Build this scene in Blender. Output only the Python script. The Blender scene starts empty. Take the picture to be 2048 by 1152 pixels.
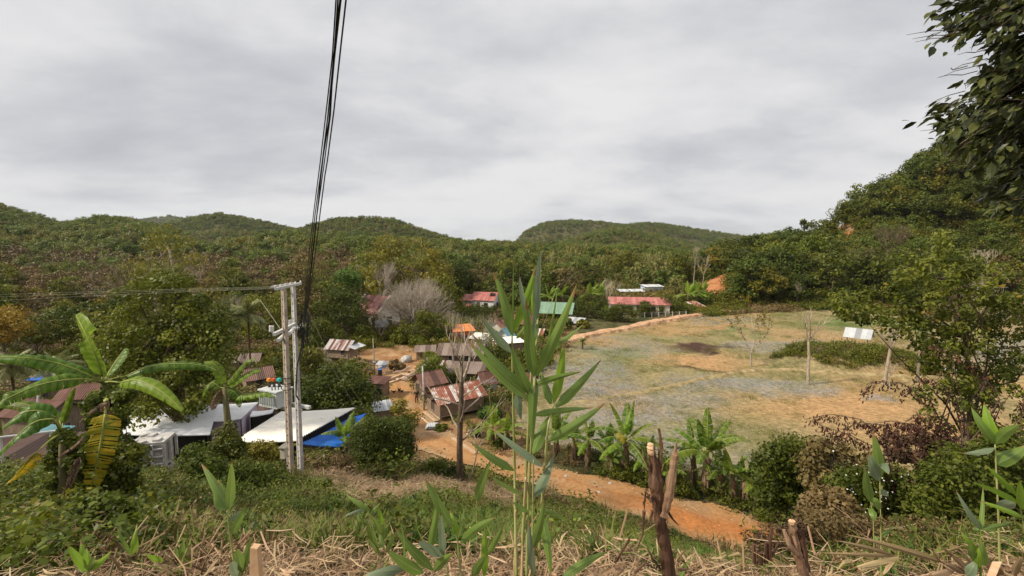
import bpy, math, random
import numpy as np
from mathutils import Vector, Matrix, Euler
R = math.radians
SC = bpy.context.scene
COL = SC.collection
random.seed(11)
rng = np.random.default_rng(11)

# ------------------------------------------------------------------ camera
FOC = 900.0; PITCH = R(4.9)          # focal length in pixels of the 2048 px wide photograph
cam = bpy.data.cameras.new('camera'); camo = bpy.data.objects.new('camera', cam); COL.objects.link(camo)
cam.sensor_width = 36.0; cam.lens = 36.0*FOC/2048.0
cam.clip_start = 0.05; cam.clip_end = 20000
camo.location = (0, 0, 0); camo.rotation_euler = (R(90)-PITCH, 0, 0)
SC.camera = camo

# ------------------------------------------------------------------ world: Nishita sky behind a broken overcast deck
SUN_EL, SUN_AZ = R(43), R(-105)       # azimuth measured from +Y towards +X
W = bpy.data.worlds.new("World"); SC.world = W; W.use_nodes = True
nt = W.node_tree; nt.nodes.clear()
def N(nt, t, **k):
    n = nt.nodes.new(t)
    for a, v in k.items():
        if a.startswith('_'): n.inputs[int(a[1:])].default_value = v
        else: setattr(n, a, v)
    return n
def ramp(nt, stops, interp='LINEAR'):
    r = nt.nodes.new('ShaderNodeValToRGB'); r.color_ramp.interpolation = interp
    e = r.color_ramp.elements
    while len(e) < len(stops): e.new(0.5)
    for el, (p, c) in zip(e, stops):
        el.position = p; el.color = (*c, 1) if len(c) == 3 else c
    return r
out = N(nt, 'ShaderNodeOutputWorld')
sky = N(nt, 'ShaderNodeTexSky'); sky.sky_type = 'NISHITA'; sky.sun_disc = False
sky.sun_elevation = SUN_EL; sky.sun_rotation = SUN_AZ; sky.altitude = 600
b1 = N(nt, 'ShaderNodeBackground'); b1.inputs[1].default_value = 0.1
nt.links.new(sky.outputs[0], b1.inputs[0])
tc = N(nt, 'ShaderNodeTexCoord'); sp = N(nt, 'ShaderNodeSeparateXYZ'); nt.links.new(tc.outputs['Generated'], sp.inputs[0])
za = N(nt, 'ShaderNodeMath', operation='MAXIMUM', _1=0.0); nt.links.new(sp.outputs[2], za.inputs[0])
zb = N(nt, 'ShaderNodeMath', operation='ADD', _1=0.24); nt.links.new(za.outputs[0], zb.inputs[0])
dx = N(nt, 'ShaderNodeMath', operation='DIVIDE'); dy = N(nt, 'ShaderNodeMath', operation='DIVIDE')
nt.links.new(sp.outputs[0], dx.inputs[0]); nt.links.new(zb.outputs[0], dx.inputs[1])
nt.links.new(sp.outputs[1], dy.inputs[0]); nt.links.new(zb.outputs[0], dy.inputs[1])
cb = N(nt, 'ShaderNodeCombineXYZ'); nt.links.new(dx.outputs[0], cb.inputs[0]); nt.links.new(dy.outputs[0], cb.inputs[1])
mp = N(nt, 'ShaderNodeMapping'); mp.inputs['Scale'].default_value = (0.8, 1.05, 1); mp.inputs['Rotation'].default_value = (0, 0, R(-12))
mp.inputs['Location'].default_value = (3.1, 1.7, 0)
nt.links.new(cb.outputs[0], mp.inputs[0])
n1 = N(nt, 'ShaderNodeTexNoise'); n1.inputs['Scale'].default_value = 0.95; n1.inputs['Detail'].default_value = 7; n1.inputs['Roughness'].default_value = 0.5; n1.inputs['Distortion'].default_value = 0.4
n2 = N(nt, 'ShaderNodeTexNoise'); n2.inputs['Scale'].default_value = 2.6; n2.inputs['Detail'].default_value = 8; n2.inputs['Roughness'].default_value = 0.6
nt.links.new(mp.outputs[0], n1.inputs[0]); nt.links.new(mp.outputs[0], n2.inputs[0])
mx = N(nt, 'ShaderNodeMath', operation='MULTIPLY_ADD', _1=0.3); nt.links.new(n2.outputs[0], mx.inputs[0])
m7 = N(nt, 'ShaderNodeMath', operation='MULTIPLY', _1=0.7); nt.links.new(n1.outputs[0], m7.inputs[0]); nt.links.new(m7.outputs[0], mx.inputs[2])
cr = ramp(nt, [(0.33, (0.43, 0.435, 0.47)), (0.43, (0.53, 0.535, 0.56)), (0.50, (0.63, 0.63, 0.645)), (0.58, (0.70, 0.695, 0.70))])
nt.links.new(mx.outputs[0], cr.inputs[0])
b2 = N(nt, 'ShaderNodeBackground'); nt.links.new(cr.outputs[0], b2.inputs[0]); b2.inputs[1].default_value = 1.0
# thin breaks near the horizon let the clear sky through
hz = N(nt, 'ShaderNodeMapRange'); hz.inputs[1].default_value = 0.0; hz.inputs[2].default_value = 0.09; hz.inputs[3].default_value = 0.25; hz.inputs[4].default_value = 0.0
nt.links.new(sp.outputs[2], hz.inputs[0])
wmx = N(nt, 'ShaderNodeMixShader'); nt.links.new(hz.outputs[0], wmx.inputs[0]); nt.links.new(b2.outputs[0], wmx.inputs[1]); nt.links.new(b1.outputs[0], wmx.inputs[2])
nt.links.new(wmx.outputs[0], out.inputs[0])
sl = bpy.data.lights.new('sun', 'SUN'); sl.energy = 4.0; sl.angle = R(6); sl.color = (1, 0.91, 0.75)
so = bpy.data.objects.new('sun', sl); COL.objects.link(so)
sd = Vector((math.sin(SUN_AZ)*math.cos(SUN_EL), math.cos(SUN_AZ)*math.cos(SUN_EL), math.sin(SUN_EL)))
so.rotation_euler = sd.to_track_quat('Z', 'Y').to_euler()
SC.view_settings.view_transform = 'Standard'; SC.view_settings.look = 'None'
SC.view_settings.exposure = 0.24; SC.view_settings.gamma = 1.0
SC.cycles.max_bounces = 5; SC.cycles.diffuse_bounces = 3; SC.cycles.glossy_bounces = 2
SC.cycles.transmission_bounces = 3; SC.cycles.volume_bounces = 0; SC.cycles.transparent_max_bounces = 4
SC.cycles.caustics_reflective = False; SC.cycles.caustics_refractive = False
SC.cycles.use_denoising = True
SC.cycles.sample_clamp_indirect = 4

# ------------------------------------------------------------------ pixels <-> places
CP, SP_ = math.cos(PITCH), math.sin(PITCH)
def at(px, py, Y):                     # the point at depth Y that the photograph shows at (px, py)
    a = (px-1024)/FOC; b = (py-576)/FOC
    k = Y/(CP - b*SP_)
    return Vector((a*k, Y, (-SP_ - b*CP)*k))
def proj(x, y, z):                     # arrays of points -> pixels
    f = y*CP - z*SP_; u = y*SP_ + z*CP
    f = np.maximum(f, 1e-3)
    return 1024 + FOC*x/f, 576 - FOC*u/f

# ------------------------------------------------------------------ numpy noise
_perm = rng.permutation(4096)
def _h(ix, iy):
    return ((_perm[(ix + _perm[iy & 4095]) & 4095]) / 4095.0)
def vnoise(x, y):
    ix = np.floor(x).astype(int); iy = np.floor(y).astype(int)
    fx = x-ix; fy = y-iy; fx = fx*fx*(3-2*fx); fy = fy*fy*(3-2*fy)
    return ((_h(ix, iy)*(1-fx)+_h(ix+1, iy)*fx)*(1-fy) + (_h(ix, iy+1)*(1-fx)+_h(ix+1, iy+1)*fx)*fy)
def fbm(x, y, o=4):
    s = 0; a = 0.5
    for i in range(o):
        s = s + a*vnoise(x*2**i+17*i, y*2**i+31*i); a *= 0.5
    return s/(1-0.5**o)

# ------------------------------------------------------------------ terrain heights
_Y = np.array([.3, 1, 2.5, 4, 8, 13, 18, 24, 30, 36, 45, 60, 80, 110, 150, 220, 400, 6000])
_U = np.array([-1.7, -0.9, -0.5, -0.1, .3, .45, .65, 1.0, 1.7])
_Z = np.array([
 [-2,-2.0,-2.2,-2.85,-4.9,-6.8,-9.4,-13,-15.5,-17,-17.5,-17.5,-17.5,-17.5,-17.5,-17,-15,-15],
 [-2,-2.0,-2.2,-2.8,-4.9,-7.1,-9.5,-13,-15.5,-17,-17.5,-17.5,-17.5,-17.5,-17.5,-17,-15,-15],
 [-2,-2.0,-2.2,-2.8,-5.0,-7.3,-9.5,-12.3,-15.2,-17,-17.4,-16.8,-16.3,-16.4,-16.8,-16,-15,-15],
 [-2,-2.0,-2.2,-2.8,-5.15,-7.9,-10.3,-13.0,-15.8,-16.9,-17,-16.9,-16.3,-16.8,-17,-16,-15,-15],
 [-2,-2.0,-2.2,-2.85,-5.5,-8.8,-12.0,-16.2,-17.0,-17.2,-17.4,-17.5,-17.5,-17.5,-16.8,-15,-14,-14],
 [-2,-2.0,-2.25,-2.95,-6.0,-9.8,-13.5,-16.9,-17.1,-17.3,-17.5,-17.5,-17.5,-17.5,-16,-14,-14,-14],
 [-2,-2.0,-2.25,-2.95,-6.0,-9.7,-13.3,-16.7,-17.1,-17.3,-17.5,-17.5,-17.5,-17.5,-15.5,-14,-14,-14],
 [-2,-2.0,-2.2,-2.85,-5.2,-8.0,-11.5,-15.4,-17,-17.3,-17.5,-17.5,-17.5,-17.3,-15,-14,-14,-14],
 [-2,-2.0,-2.2,-2.85,-5.2,-8.0,-11.5,-15.4,-17,-17.3,-17.5,-17.5,-17.5,-17.3,-15,-14,-14,-14]])
_lg = np.linspace(math.log(.3), math.log(6000), 500); _ug = np.linspace(-1.7, 1.7, 300)
_T = np.array([np.interp(_lg, np.log(_Y), row) for row in _Z])
_T = np.array([np.interp(_ug, _U, _T[:, j]) for j in range(500)])   # [l, u]
def _sm(A, n, ax):
    k = np.hanning(n+2)[1:-1]; k /= k.sum()
    P = np.pad(A, [(n//2, n//2) if i == ax else (0, 0) for i in range(2)], mode='edge')
    return np.apply_along_axis(lambda v: np.convolve(v, k, 'valid'), ax, P)
_T = _sm(_sm(_T, 15, 0), 41, 1)
def base_h(u, Y):
    l = np.clip((np.log(np.maximum(Y, .3))-_lg[0])/(_lg[-1]-_lg[0])*499, 0, 498.99)
    v = np.clip((u+1.7)/3.4*299, 0, 298.99)
    i = l.astype(int); j = v.astype(int); fl = l-i; fv = v-j
    return (_T[i, j]*(1-fl)+_T[i+1, j]*fl)*(1-fv) + (_T[i, j+1]*(1-fl)+_T[i+1, j+1]*fl)*fv
# ridges: depth, front width, canopy px, silhouette
RIDGES = [
 (225, 92, 42, [(1250,640),(1330,600),(1400,508),(1480,478),(1560,468),(1620,466),(1650,425),(1680,410),(1702,394),(1800,345),(1900,290),(2048,235),(2500,150)]),
 (420, 240, 27, [(200,560),(300,520),(380,490),(450,472),(560,463),(640,462),(760,465),(880,468),(1040,471),(1100,476),(1250,482),(1400,500),(1500,530),(1600,560)]),
 (430, 240, 27, [(-900,300),(-400,330),(-100,360),(0,397),(60,415),(120,434),(160,428),(210,422),(260,424),(320,438),(380,462),(480,505),(600,570)]),
 (760, 320, 10, [(480,500),(560,464),(620,450),(660,438),(700,433),(780,434),(840,455),(890,470),(960,500)]),
 (1000, 380, 5, [(290,480),(340,447),(380,437),(440,427),(500,437),(560,452),(640,468),(720,500)]),
 (820, 330, 9, [(1080,500),(1130,478),(1180,466),(1230,455),(1280,460),(1340,476),(1400,496),(1480,530)]),
 (1500, 520, 5, [(1000,500),(1035,474),(1060,457),(1090,444),(1140,441),(1200,443),(1250,449),(1300,445),(1340,449),(1400,458),(1480,470),(1560,482),(1640,500)]),
 (2400, 600, 3, [(200,450),(300,437),(340,432),(380,438),(440,450),(520,480)]),
 (2600, 600, 3, [(1440,490),(1500,473),(1540,468),(1600,474),(1700,480)]),
]
_R = []
for D, wf, cp, pts in RIDGES:
    P = [at(px, py+cp, D) for px, py in pts]
    _R.append((D, wf, np.array([p.x/D for p in P]), np.array([p.z for p in P])))
def G(x, y):                            # terrain height, arrays
    x = np.asarray(x, float); y = np.asarray(y, float)
    r = np.hypot(x, y); az = np.clip(np.arctan2(x, y), -R(59.5), R(59.5))
    Y = r*np.cos(az); u = np.tan(az)
    z = base_h(u, Y)
    near = np.clip((Y-2)/8, 0, 1)*np.clip((34-Y)/8, 0, 1)
    z = z + near*(fbm(x*.35+50, y*.35+9, 3)-.5)*0.9
    q = np.hypot((x-52)/10.5, (y-69)/5.5); z = z + 2.0*np.exp(-q**4)   # overgrown mound in the field
    b = z.copy()
    for D, wf, ru, rz in _R:
        H = np.interp(u, ru, rz)
        Yw = Y + (fbm(x/(wf*.45)+D, y/(wf*.45), 3)-.5)*wf*.55*np.clip((D-Y)/wf*4, 0, 1)
        t = np.clip((Yw-(D-wf))/wf, 0, 1); s = t*t*(3-2*t)*.55+t*.45
        t2 = np.clip((Y-D)/(wf*.9), 0, 1); s = s*(1-t2*t2*(3-2*t2))
        e = np.clip((u-ru[0])/.05, 0, 1)*np.clip((ru[-1]-u)/.05, 0, 1)
        z = np.where((H > b), np.maximum(z, b+(H-b)*s*e), z)
    return z
def g1(x, y): return float(G(np.array([x]), np.array([y]))[0])
_hy = np.exp(np.linspace(math.log(1.2), math.log(3000), 1400))
def hit(px, py):                        # where the pixel's ray meets the terrain
    a = (px-1024)/FOC; b = (py-576)/FOC; k = _hy/(CP-b*SP_)
    zz = (-SP_-b*CP)*k; g = G(a*k, _hy)
    i = int(np.argmax(zz < g)) or 1
    t = (zz[i-1]-g[i-1])/max(1e-6, (zz[i-1]-g[i-1])-(zz[i]-g[i]))
    Y = _hy[i-1]+(_hy[i]-_hy[i-1])*min(1, max(0, t))
    p = at(px, py, Y); p.z = g1(p.x, p.y); return p
def gp(px, Y, py=700):                  # ground point under pixel column px at depth Y
    p = at(px, py, Y); p.z = g1(p.x, p.y)
    for _ in range(2):
        q = proj(np.array([p.x]), np.array([p.y]), np.array([p.z])); p = at(px, float(q[1][0]), Y); p.z = g1(p.x, p.y)
    return p

# ------------------------------------------------------------------ object helpers
def tag(o, label=None, cat=None, group=None, kind=None):
    if label: o['label'] = label
    if cat: o['category'] = cat
    if group: o['group'] = group
    if kind: o['kind'] = kind
    return o
def empty(name, loc, rz=0, label=None, cat=None, group=None):
    o = bpy.data.objects.new(name, None); COL.objects.link(o); o.location = loc; o.rotation_euler = (0, 0, rz)
    o.empty_display_size = .2
    return tag(o, label, cat, group)
def link(name, me, parent=None, loc=None):
    o = bpy.data.objects.new(name, me); COL.objects.link(o)
    if parent is not None: o.parent = parent
    if loc is not None: o.location = loc
    return o
def mesh(name, V, Fc, mats, tint=None, smooth=False, mi=None):
    me = bpy.data.meshes.new(name)
    me.from_pydata(V if isinstance(V, list) else np.asarray(V, dtype=np.float32), [], Fc if isinstance(Fc, list) else np.asarray(Fc, dtype=np.int32))
    for m in (mats if isinstance(mats, (list, tuple)) else [mats]): me.materials.append(m)
    if tint is not None:
        a = me.attributes.new('tint', 'FLOAT', 'FACE'); a.data.foreach_set('value', np.asarray(tint, dtype=np.float32))
    if mi is not None: me.polygons.foreach_set('material_index', np.asarray(mi, dtype=np.int32))
    if smooth: me.polygons.foreach_set('use_smooth', np.ones(len(me.polygons), dtype=bool))
    me.update(); return me
class MB:                               # collects boxes, tubes and sheets into one mesh
    def __init__(s): s.v = []; s.f = []; s.t = []; s.m = []
    def add(s, v, f, tint=0.5, mi=0):
        n = len(s.v); s.v += [tuple(p) for p in v]; s.f += [tuple(i+n for i in q) for q in f]
        s.t += [tint]*len(f); s.m += [mi]*len(f)
    def box(s, c, d, rz=0, tint=.5, mi=0, M=None):
        v = []
        for dz in (-.5, .5):
            for dx_, dy_ in ((-.5, -.5), (.5, -.5), (.5, .5), (-.5, .5)):
                p = Vector((dx_*d[0], dy_*d[1], dz*d[2]))
                if M is not None: p = M @ p
                if rz: p = Matrix.Rotation(rz, 3, 'Z') @ p
                v.append(p+Vector(c))
        s.add(v, [(3,2,1,0),(4,5,6,7),(0,1,5,4),(1,2,6,5),(2,3,7,6),(3,0,4,7)], tint, mi)
    def tube(s, pts, rad, n=6, tint=.5, mi=0, cap=True):
        pts = [Vector(p) for p in pts]; rad = rad if isinstance(rad, (list, tuple)) else [rad]*len(pts)
        v = []; a = None
        for i, p in enumerate(pts):
            d = (pts[min(i+1, len(pts)-1)]-pts[max(i-1, 0)]); d = d.normalized() if d.length > 1e-9 else Vector((0, 0, 1))
            if a is None: a = d.orthogonal().normalized()
            a = (a-d*a.dot(d)); a = a.normalized() if a.length > 1e-6 else d.orthogonal().normalized()
            b = d.cross(a)
            for k in range(n):
                t = 2*math.pi*k/n; v.append(p+(a*math.cos(t)+b*math.sin(t))*rad[i])
        f = []
        for i in range(len(pts)-1):
            for k in range(n):
                f.append((i*n+k, i*n+(k+1) % n, (i+1)*n+(k+1) % n, (i+1)*n+k))
        if cap: f += [tuple(range(n))[::-1], tuple((len(pts)-1)*n+k for k in range(n))]
        s.add(v, f, tint, mi)
    def prism(s, poly, y0, y1, tint=.5, mi=0):   # polygon in XZ pushed along Y
        n = len(poly); v = [(x, y0, z) for x, z in poly]+[(x, y1, z) for x, z in poly]
        f = [tuple(range(n)), tuple(range(n, 2*n))[::-1]]+[(i, i+n, (i+1) % n+n, (i+1) % n) for i in range(n)]
        s.add(v, f, tint, mi)
    def sheet(s, p0, e1, e2, pitch=.2, amp=.025, th=.02, panel=.8, mi=0, tints=None, seg2=3):  # corrugated sheet: waves across e1, runs down e2
        p0, e1, e2 = Vector(p0), Vector(e1), Vector(e2); L = e1.length; nrm = e1.cross(e2).normalized()
        if nrm.z < 0: nrm = -nrm
        n = max(2, int(L/(pitch/2))); vt = []; 
        for side in (0, 1):
            for j in range(seg2+1):
                for i in range(n+1):
                    q = p0+e1*(i/n)+e2*(j/seg2)+nrm*((amp if i % 2 else -amp)-side*th)
                    vt.append(q)
        k = (n+1)*(seg2+1)
        for j in range(seg2):
            for i in range(n):
                pn = int((i/n*L)/panel); t = tints[pn % len(tints)] if tints else (0.5+0.5*math.sin(pn*12.9898+j*.3+L)*math.cos(pn*4.1+p0[0]))
                a = j*(n+1)+i; s.add([vt[a], vt[a+1], vt[a+n+2], vt[a+n+1]], [(0, 1, 2, 3)], t, mi)
                a += k; s.add([vt[a], vt[a+1], vt[a+n+2], vt[a+n+1]], [(3, 2, 1, 0)], t, mi)
        for (a0, a1) in ((0, n), ):
            pass
        for i in range(n):
            for j in (0, seg2):
                a = j*(n+1)+i; s.add([vt[a], vt[a+1], vt[a+1+k], vt[a+k]], [(0, 1, 2, 3)], .5, mi)
    def build(s, name, mats, parent=None, smooth=False, loc=None):
        me = mesh(name, s.v, s.f, mats, s.t, smooth, s.m); return link(name, me, parent, loc)
def dup(root, loc, rz=0, sc=1.0, label=None, group=None, cat=None):
    r = root.copy(); COL.objects.link(r); r.location = loc; r.rotation_euler = (0, 0, rz)
    r.scale = (sc, sc, sc) if not isinstance(sc, tuple) else sc
    tag(r, label, cat, group)
    for ch in KIDS[root.name]:
        c = ch.copy(); COL.objects.link(c); c.parent = r
        for g in KIDS.get(ch.name, []):
            d = g.copy(); COL.objects.link(d); d.parent = c
    return r
KIDS = {}

# ------------------------------------------------------------------ materials
M = {}
def newmat(name):
    m = bpy.data.materials.new(name); m.use_nodes = True; t = m.node_tree; t.nodes.clear()
    o = t.nodes.new('ShaderNodeOutputMaterial'); b = t.nodes.new('ShaderNodeBsdfPrincipled'); t.links.new(b.outputs[0], o.inputs[0])
    M[name] = m; return m, t, b, o
def hue(t, src, lo=.82, hi=1.18):       # per-object variation of value
    oi = t.nodes.new('ShaderNodeObjectInfo'); mr = t.nodes.new('ShaderNodeMapRange'); mr.inputs[3].default_value = lo; mr.inputs[4].default_value = hi
    t.links.new(oi.outputs['Random'], mr.inputs[0])
    h = t.nodes.new('ShaderNodeHueSaturation'); t.links.new(mr.outputs[0], h.inputs['Value']); t.links.new(src, h.inputs['Color'])
    m2 = t.nodes.new('ShaderNodeMath'); m2.operation = 'MULTIPLY_ADD'; m2.inputs[1].default_value = 7.31; m2.inputs[2].default_value = 0
    t.links.new(oi.outputs['Random'], m2.inputs[0]); fr = t.nodes.new('ShaderNodeMath'); fr.operation = 'FRACT'; t.links.new(m2.outputs[0], fr.inputs[0])
    mh = t.nodes.new('ShaderNodeMapRange'); mh.inputs[3].default_value = .478; mh.inputs[4].default_value = .515; t.links.new(fr.outputs[0], mh.inputs[0]); t.links.new(mh.outputs[0], h.inputs['Hue'])
    return h.outputs[0]
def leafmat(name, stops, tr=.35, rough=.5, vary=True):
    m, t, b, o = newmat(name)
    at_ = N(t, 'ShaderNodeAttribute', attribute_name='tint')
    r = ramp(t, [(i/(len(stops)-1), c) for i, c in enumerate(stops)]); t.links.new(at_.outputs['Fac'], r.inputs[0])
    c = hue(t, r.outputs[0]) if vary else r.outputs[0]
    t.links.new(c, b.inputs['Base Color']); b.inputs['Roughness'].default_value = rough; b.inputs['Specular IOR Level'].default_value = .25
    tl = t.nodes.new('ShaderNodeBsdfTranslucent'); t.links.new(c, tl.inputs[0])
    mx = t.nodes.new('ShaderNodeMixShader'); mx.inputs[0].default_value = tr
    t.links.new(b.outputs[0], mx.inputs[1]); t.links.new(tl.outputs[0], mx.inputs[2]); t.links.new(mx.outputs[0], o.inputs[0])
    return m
def noisemat(name, stops, scale=3, rough=.85, stretch=(1, 1, 1), detail=6, bump=.3, tintmix=0, spec=.2, coord='Object', dist=0, rgh=.6):
    m, t, b, o = newmat(name)
    tc = t.nodes.new('ShaderNodeTexCoord'); mp = t.nodes.new('ShaderNodeMapping'); mp.inputs['Scale'].default_value = stretch
    t.links.new(tc.outputs[coord], mp.inputs[0])
    n = t.nodes.new('ShaderNodeTexNoise'); n.inputs['Scale'].default_value = scale; n.inputs['Detail'].default_value = detail; n.inputs['Roughness'].default_value = rgh; n.inputs['Distortion'].default_value = dist
    t.links.new(mp.outputs[0], n.inputs[0]); fac = n.outputs[0]
    if tintmix:
        at_ = N(t, 'ShaderNodeAttribute', attribute_name='tint')
        mm = t.nodes.new('ShaderNodeMix'); mm.inputs[0].default_value = tintmix
        t.links.new(fac, mm.inputs[2]); t.links.new(at_.outputs['Fac'], mm.inputs[3]); fac = mm.outputs[0]
    r = ramp(t, stops); t.links.new(fac, r.inputs[0]); t.links.new(r.outputs[0], b.inputs['Base Color'])
    b.inputs['Roughness'].default_value = rough; b.inputs['Specular IOR Level'].default_value = spec
    if bump:
        bp = t.nodes.new('ShaderNodeBump'); bp.inputs['Strength'].default_value = bump; bp.inputs['Distance'].default_value = .05
        t.links.new(n.outputs[0], bp.inputs['Height']); t.links.new(bp.outputs[0], b.inputs['Normal'])
    return m
# foliage
leafmat('leaf_dark', [(0.034,0.048,0.007),(0.076,0.100,0.011),(0.149,0.170,0.021)])
leafmat('leaf_mid', [(0.057,0.072,0.007),(0.129,0.149,0.014),(0.232,0.240,0.026)])
leafmat('leaf_yellow', [(0.081,0.075,0.010),(0.184,0.163,0.018),(0.301,0.252,0.033)])
leafmat('leaf_brown', [(0.076,0.056,0.020),(0.170,0.123,0.043),(0.264,0.191,0.068)], tr=.2)
leafmat('leaf_bamboo', [(0.081,0.086,0.020), (0.184,0.184,0.046), (0.298,0.269,0.069)])
leafmat('leaf_gold', [(.16,.115,.012),(.30,.225,.025),(.42,.34,.045)])
leafmat('far_green', [(.045,.065,.012),(.11,.15,.024),(.22,.26,.045)])
leafmat('far_light', [(.08,.10,.016),(.18,.21,.032),(.32,.34,.06)])
leafmat('leaf_vine', [(0.038,0.055,0.008),(0.098,0.132,0.014),(0.212,0.246,0.030)], rough=.45)
leafmat('leaf_overhang', [(.020,.028,.009),(.052,.066,.017),(.12,.135,.035)], tr=.2, rough=.4)
leafmat('leaf_dead', [(.05,.032,.018),(.10,.062,.032),(.17,.11,.055)], tr=.1, rough=.8)
leafmat('leaf_grass', [(.075,.10,.018),(.16,.19,.035),(.31,.29,.08)], rough=.6)
leafmat('leaf_lush', [(.035,.075,.012), (.085,.155,.022), (.18,.26,.045)], rough=.5)
leafmat('leaf_palm', [(0.097,0.113,0.041), (0.211,0.235,0.081), (0.389,0.356,0.162)], tr=.25)
leafmat('straw', [(.16,.10,.05), (.36,.24,.125), (.58,.43,.26)], tr=.1, rough=.7)
leafmat('weed_dry', [(.10,.07,.03), (.20,.145,.06), (.32,.25,.12)], tr=.2, rough=.8)
leafmat('flower_lilac', [(.26,.25,.24), (.40,.38,.38), (.56,.54,.57)], tr=.2, rough=.9, vary=False)
noisemat('bark', [(.3,(.055,.035,.022)), (.55,(.13,.09,.06)), (.75,(.26,.2,.15))], 9, stretch=(1,1,.25))
noisemat('bark_pale', [(.3,(.20,.155,.11)), (.55,(.38,.31,.23)), (.75,(.52,.45,.36))], 7, stretch=(1,1,.3))
noisemat('twig_grey', [(.3,(.24,.195,.15)), (.55,(.40,.34,.28)), (.75,(.52,.46,.39))], 7)
# ================================================================== LAND
def inpoly(px, py, poly):
    px = np.asarray(px); py = np.asarray(py); c = np.zeros(px.shape, bool); n = len(poly)
    for i in range(n):
        x1, y1 = poly[i]; x2, y2 = poly[(i+1) % n]
        k = ((y1 > py) != (y2 > py)) & (px < (x2-x1)*(py-y1)/((y2-y1) if y2 != y1 else 1e-9)+x1); c ^= k
    return c
def plane_pt(px, py, z):
    a = (px-1024)/FOC; b = (py-576)/FOC; k = z/(-SP_-b*CP); return (a*k, (CP-b*SP_)*k)
def blob(px, py, L, wx=60, wy=22):
    s = np.zeros(px.shape)
    for cx, cy, rx, ry, w in L:
        s = np.maximum(s, w*np.clip(1.4-np.hypot((px-cx)/rx, (py-cy)/ry), 0, 1))
    return np.clip(s, 0, 1)
# ---- ground sheet, a polar grid out to the horizon
def ground():
    na, nr = 560, 560
    azs = np.concatenate([np.linspace(-180, -62, 24), np.linspace(-60, 60, na), np.linspace(62, 178, 24)]); rr = np.exp(np.linspace(math.log(.25), math.log(6000), nr))
    A, RR = np.meshgrid(np.radians(azs), rr)
    X = RR*np.sin(A); Y = RR*np.cos(A); Z = G(X.ravel(), Y.ravel()).reshape(X.shape)
    V = np.stack([X, Y, Z], -1).reshape(-1, 3); n = len(azs)
    i, j = np.meshgrid(np.arange(nr-1), np.arange(n)); i = i.ravel(); j = j.ravel(); j2 = (j+1) % n
    Fc = np.stack([i*n+j, (i+1)*n+j, (i+1)*n+j2, i*n+j2], -1)
    V = np.vstack([V, [[0, 0, -1.65]]]); 
    me = mesh('ground', V, Fc, M['ground'], smooth=True)
    px, py = proj(V[:, 0], V[:, 1], V[:, 2]); w = fbm(V[:, 0]*.12, V[:, 1]*.12)
    soil = blob(px+(w-.5)*90, py+(w-.5)*50, [(800,730,110,50,1),(880,860,110,70,.85),(690,720,100,25,.6),(860,700,90,25,.7),(1000,900,90,50,.6),(1150,690,80,20,.7),(700,930,250,40,.4),(1430,590,60,35,1.0),(1690,462,45,18,1),(1200,585,90,18,.7),(1750,455,200,6,.6),(1400,620,250,10,.5),(1850,770,300,30,.7)])
    a = me.attributes.new('soil', 'FLOAT', 'POINT'); a.data.foreach_set('value', soil.astype(np.float32))
    tag(link('ground', me), kind='structure')
m, t, b, o = newmat('ground')
tc = t.nodes.new('ShaderNodeTexCoord')
def tn(sc, det=7, ro=.6):
    n = t.nodes.new('ShaderNodeTexNoise'); n.inputs['Scale'].default_value = sc; n.inputs['Detail'].default_value = det; n.inputs['Roughness'].default_value = ro; t.links.new(tc.outputs['Object'], n.inputs[0]); return n
na, nb = tn(.55), tn(6)
r1 = ramp(t, [(.35, (.035,.045,.016)), (.5, (.085,.085,.035)), (.65, (.17,.125,.06))]); t.links.new(na.outputs[0], r1.inputs[0])
r2 = ramp(t, [(.35, (.25,.115,.05)), (.5, (.38,.21,.10)), (.66, (.48,.31,.17))]); t.links.new(na.outputs[0], r2.inputs[0])
at_ = N(t, 'ShaderNodeAttribute', attribute_name='soil'); mx = t.nodes.new('ShaderNodeMix'); mx.data_type = 'RGBA'
t.links.new(at_.outputs['Fac'], mx.inputs[0]); t.links.new(r1.outputs[0], mx.inputs[6]); t.links.new(r2.outputs[0], mx.inputs[7])
r3 = ramp(t, [(.3, (.55,.55,.55)), (.7, (1.35,1.35,1.35))]); t.links.new(nb.outputs[0], r3.inputs[0])
mu = t.nodes.new('ShaderNodeMix'); mu.data_type = 'RGBA'; mu.blend_type = 'MULTIPLY'; mu.inputs[0].default_value = .8
t.links.new(mx.outputs[2], mu.inputs[6]); t.links.new(r3.outputs[0], mu.inputs[7]); t.links.new(mu.outputs[2], b.inputs['Base Color']); b.inputs['Roughness'].default_value = .95; b.inputs['Specular IOR Level'].default_value = .1
bp = t.nodes.new('ShaderNodeBump'); bp.inputs['Strength'].default_value = .6; bp.inputs['Distance'].default_value = .15; t.links.new(nb.outputs[0], bp.inputs['Height']); t.links.new(bp.outputs[0], b.inputs['Normal'])
ground()

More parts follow.
